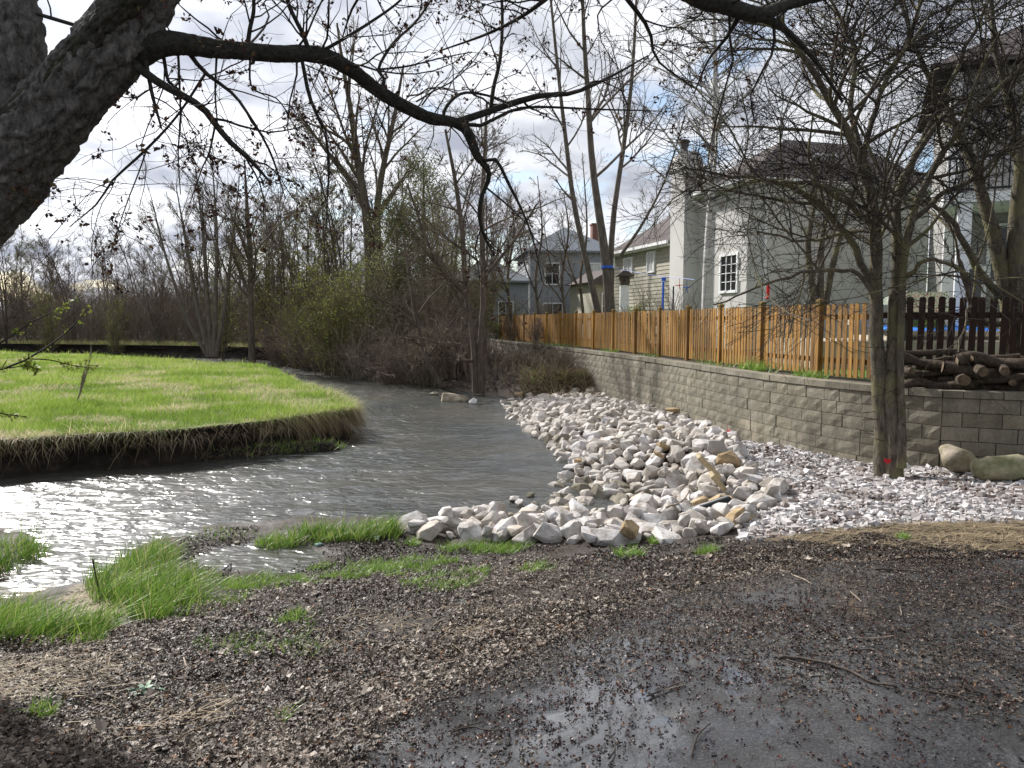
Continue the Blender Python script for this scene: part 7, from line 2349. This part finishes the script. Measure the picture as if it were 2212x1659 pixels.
cl = lambda x, y: np.clip(2.5 * (fbm(x * 1.1, y * 1.1, 121, 3) - .35), .02, 1)
straw([(-100, 1440), (200, 1400), (420, 1420), (500, 1500), (420, 1600), (-100, 1620)], 900, 'dry_grass', dens=cl, tl=(0, .55))
straw([(620, 1330), (900, 1300), (1100, 1330), (1000, 1420), (700, 1420)], 220, 'dry_grass', dens=cl, tl=(0, .6))
straw([(1640, 1168), (1800, 1140), (2000, 1132), (2300, 1122), (2300, 1190), (2000, 1195), (1800, 1180)], 3600, 'dry_grass', .08, .26, dens=cl, tl=(0, .75))
straw([(150, 1270), (260, 1250), (300, 1300), (200, 1345), (110, 1330)], 900, 'dry_grass', .1, .3)
straw([(-50, 1240), (90, 1240), (100, 1280), (-50, 1300)], 300, 'dry_grass', .1, .3)

# ------------------------------------------------------------------ sticks
def stick(pts, wpx, label, mat='stick', name='stick', lift=.012, cat='stick'):
    q = []
    for X, Y in pts:
        p = on_ground(X, Y, gtop)
        f_ = proj(p)[2]
        q.append([p[0], p[1], p[2] + lift, wpx / 2 / FD * f_])
    q = np.array(q)
    c = catmull(q, max(8, 4 * len(q)))
    c[:, :3] += gen.normal(0, c[:, 3:4] * .25, (len(c), 3))
    r = c[:, 3] * np.linspace(1.1, .6, len(c))
    mb = MB(); mb.tube(c[:, :3] - c[0, :3], r, 7)
    o = mb.build(name, M[mat], smooth_=True, loc=c[0, :3])
    return tag(o, label, cat)


stick([(263, 1527), (330, 1519), (403, 1508)], 9, 'thick dark stick with a blunt end on the leaf litter by the green weed')
stick([(337, 1522), (393, 1566), (433, 1588), (533, 1589), (627, 1586)], 4, 'long bent brown stick running right across the leaf litter', 'stick_pale')
stick([(397, 1426), (413, 1489), (403, 1532), (393, 1562)], 4, 'pale crooked stick pointing towards the stream on the leaf litter', 'stick_pale')
stick([(237, 1392), (280, 1390), (313, 1386)], 4, 'short dark stick below the big grass clump')
stick([(0, 1259), (50, 1263), (93, 1269)], 13, 'short mossy log lying in the inlet at the left edge')
stick([(113, 1196), (170, 1190), (233, 1187)], 4, 'thin dark stick lying in the inlet water', lift=.06)
stick([(0, 1232), (50, 1240), (85, 1258)], 4, 'grey branch beside the mossy log', 'stick_pale')
stick([(483, 1242), (500, 1227)], 4, 'dark stub at the puddle edge', lift=.05)
stick([(560, 1268), (590, 1250), (640, 1240)], 3, 'thin dark twig right of the big grass clump')
stick([(1097, 1266), (1150, 1268), (1197, 1273)], 4, 'straight dark stick beyond the blue-green rag')
stick([(904, 1443), (950, 1434), (990, 1429), (1024, 1429)], 4, 'brown stick lying near the asphalt edge', 'stick_pale')
stick([(1007, 1379), (1030, 1386), (1044, 1396)], 4, 'short straw-coloured stick above the asphalt edge', 'stick_pale')
stick([(1424, 1276), (1434, 1288), (1440, 1304)], 5, 'short pale stick where the asphalt edge bends', 'stick_pale')
stick([(970, 1586), (1010, 1574), (1047, 1564)], 4, 'upper arm of a dark forked twig on the wet asphalt')
stick([(975, 1588), (1014, 1577), (1060, 1583), (1100, 1584)], 4, 'lower arm of a dark forked twig on the wet asphalt')
stick([(1397, 1509), (1440, 1492), (1474, 1476)], 4, 'dark straight twig left of the biggest branch on the asphalt')
stick([(1314, 1646), (1328, 1626), (1324, 1600), (1310, 1594)], 4, 'curled dark twig at the bottom of the asphalt')
stick([(1682, 1423), (1730, 1428), (1775, 1436), (1842, 1456), (1875, 1476), (1938, 1489)], 8, 'biggest black branch lying on the wet asphalt')
stick([(1700, 1430), (1745, 1444), (1780, 1450)], 4, 'black side twig touching the biggest branch')
stick([(1688, 1236), (1725, 1250), (1755, 1266)], 4, 'pale-edged stick beside the bright puddle', 'stick_pale')
stick([(1888, 1233), (1940, 1234), (1995, 1239)], 4, 'long dark stick near the far edge of the asphalt')
stick([(1835, 1409), (1882, 1408)], 4, 'short straight black stick above the biggest branch')
stick([(1495, 1639), (1502, 1606), (1518, 1582), (1535, 1569)], 5, 'arched dark stick at the bottom of the asphalt')
stick([(1835, 1143), (1870, 1134), (1908, 1129), (1980, 1128), (2042, 1129)], 4, 'long thin branch lying between gravel and dry grass')
stick([(2142, 1309), (2180, 1318), (2212, 1326)], 4, 'thin dark twig at the right edge of the asphalt')
stick([(1438, 1137), (1470, 1122), (1486, 1100), (1488, 1078), (1506, 1048)], 4, 'bare curving branch sticking up from the riprap by the pipe', 'stick_pale', lift=.2)
stick([(1277, 1171), (1310, 1156)], 4, 'short dark twig on the front row of rocks', lift=.12)
stick([(990, 1184), (1000, 1166), (1012, 1146)], 3, 'thin dark twig leaning on the front rocks', lift=.1)
for i in range(60):                       # small twigs strewn about
    x, y = scatter(np.array([(-3, 3), (3.6, 3), (5.4, 6.2), (-4, 6.2)]), 1)
    a = gen.uniform(0, PI); l_ = gen.uniform(.08, .28)
    X1, Y1, _ = proj((x[0], y[0], .6)); 
    n_ = 6; t_ = np.linspace(0, 1, n_)
    px = x[0] + np.cos(a) * l_ * t_; py = y[0] + np.sin(a) * l_ * t_ + .03 * np.sin(t_ * 3 + i)
    P = np.stack([px, py, gtop(px, py) + .01], -1)
    mb = MB(); mb.tube(P - P[0], np.linspace(.004, .002, n_), 5)
    ona = bool(inside(ASPH, x, y)[0])
    tag(mb.build('twig', M['stick'] if i % 3 else M['stick_pale'], loc=P[0]), ('small %s twig fallen on the wet asphalt' if ona else 'small %s twig fallen on the leaf litter') % ('dark' if i % 3 else 'pale'), 'twig', 'small twigs strewn on asphalt and litter')
# upright dead twig in the grass clump
p = on_ground(217, 1290)
q = trace([(217, 1290, p[1], 5), (206, 1240, p[1], 4), (200, 1207, p[1], 4)], 8)
mb = MB(); mb.tube(q[0] - q[0][0], q[1], 6); tag(mb.build('stick', M['stick'], loc=q[0][0]), 'dark stick standing up in the big near grass clump', 'stick')
# pale fallen branch on the bank below the twin-trunked tree
p = on_ground(1070, 850)
q = trace([(1044, 831, p[1], 2), (1062, 845, p[1] - .1, 2.5), (1080, 848, p[1] - .15, 3), (1097, 852, p[1] - .2, 3)], 10)
mb = MB(); mb.tube(q[0] - q[0][0], q[1], 6); q2 = trace([(1062, 834, p[1], 1.5), (1068, 842, p[1] - .1, 2), (1078, 848, p[1] - .15, 2)], 6); mb.tube(q2[0] - q[0][0], q2[1], 6)
tag(mb.build('fallen_branch', M['stick_pale'], loc=q[0][0]), 'pale forked fallen branch on the straw bank by the stream', 'branch')
p = at_z(1021, 871, .03)
mb = MB(); mb.add([(-.1, 0, 0), (.1, .02, 0), (.14, .05, .1), (.02, .06, .16), (-.12, .05, .05), (0, .1, .02)], None, [[0, 1, 2], [0, 2, 3], [0, 3, 4], [1, 5, 2], [2, 5, 3], [3, 5, 4], [0, 4, 5], [0, 5, 1]])
tag(mb.build('litter', M['cloth_white'], loc=p), 'cream scrap of litter caught beside the rock in the stream', 'litter')
# low broad-leafed weed
p = on_ground(310, 1497, gtop)
n_ = 26
a = np.linspace(0, 2 * PI, n_) + gen.normal(0, .3, n_)
D = unit(np.stack([np.cos(a), np.sin(a), gen.uniform(.2, .9, n_)], -1))
V, F, m_ = ribbons(np.repeat([[0, 0, .01]], n_, 0) + gen.normal(0, .02, (n_, 3)) * [1, 1, 0], D, gen.uniform(.05, .11, n_), gen.uniform(.022, .036, n_), np.stack([np.zeros(n_), np.zeros(n_), -.05 * np.ones(n_)], -1), 3, np.stack([-np.sin(a), np.cos(a), np.zeros(n_)], -1))
tag(link('weed', mesh_np('weed', V, F, np.repeat(gen.random(n_), m_)), M['weed'], None, p), 'grey-green broad-leafed weed growing in the leaf litter', 'weed')
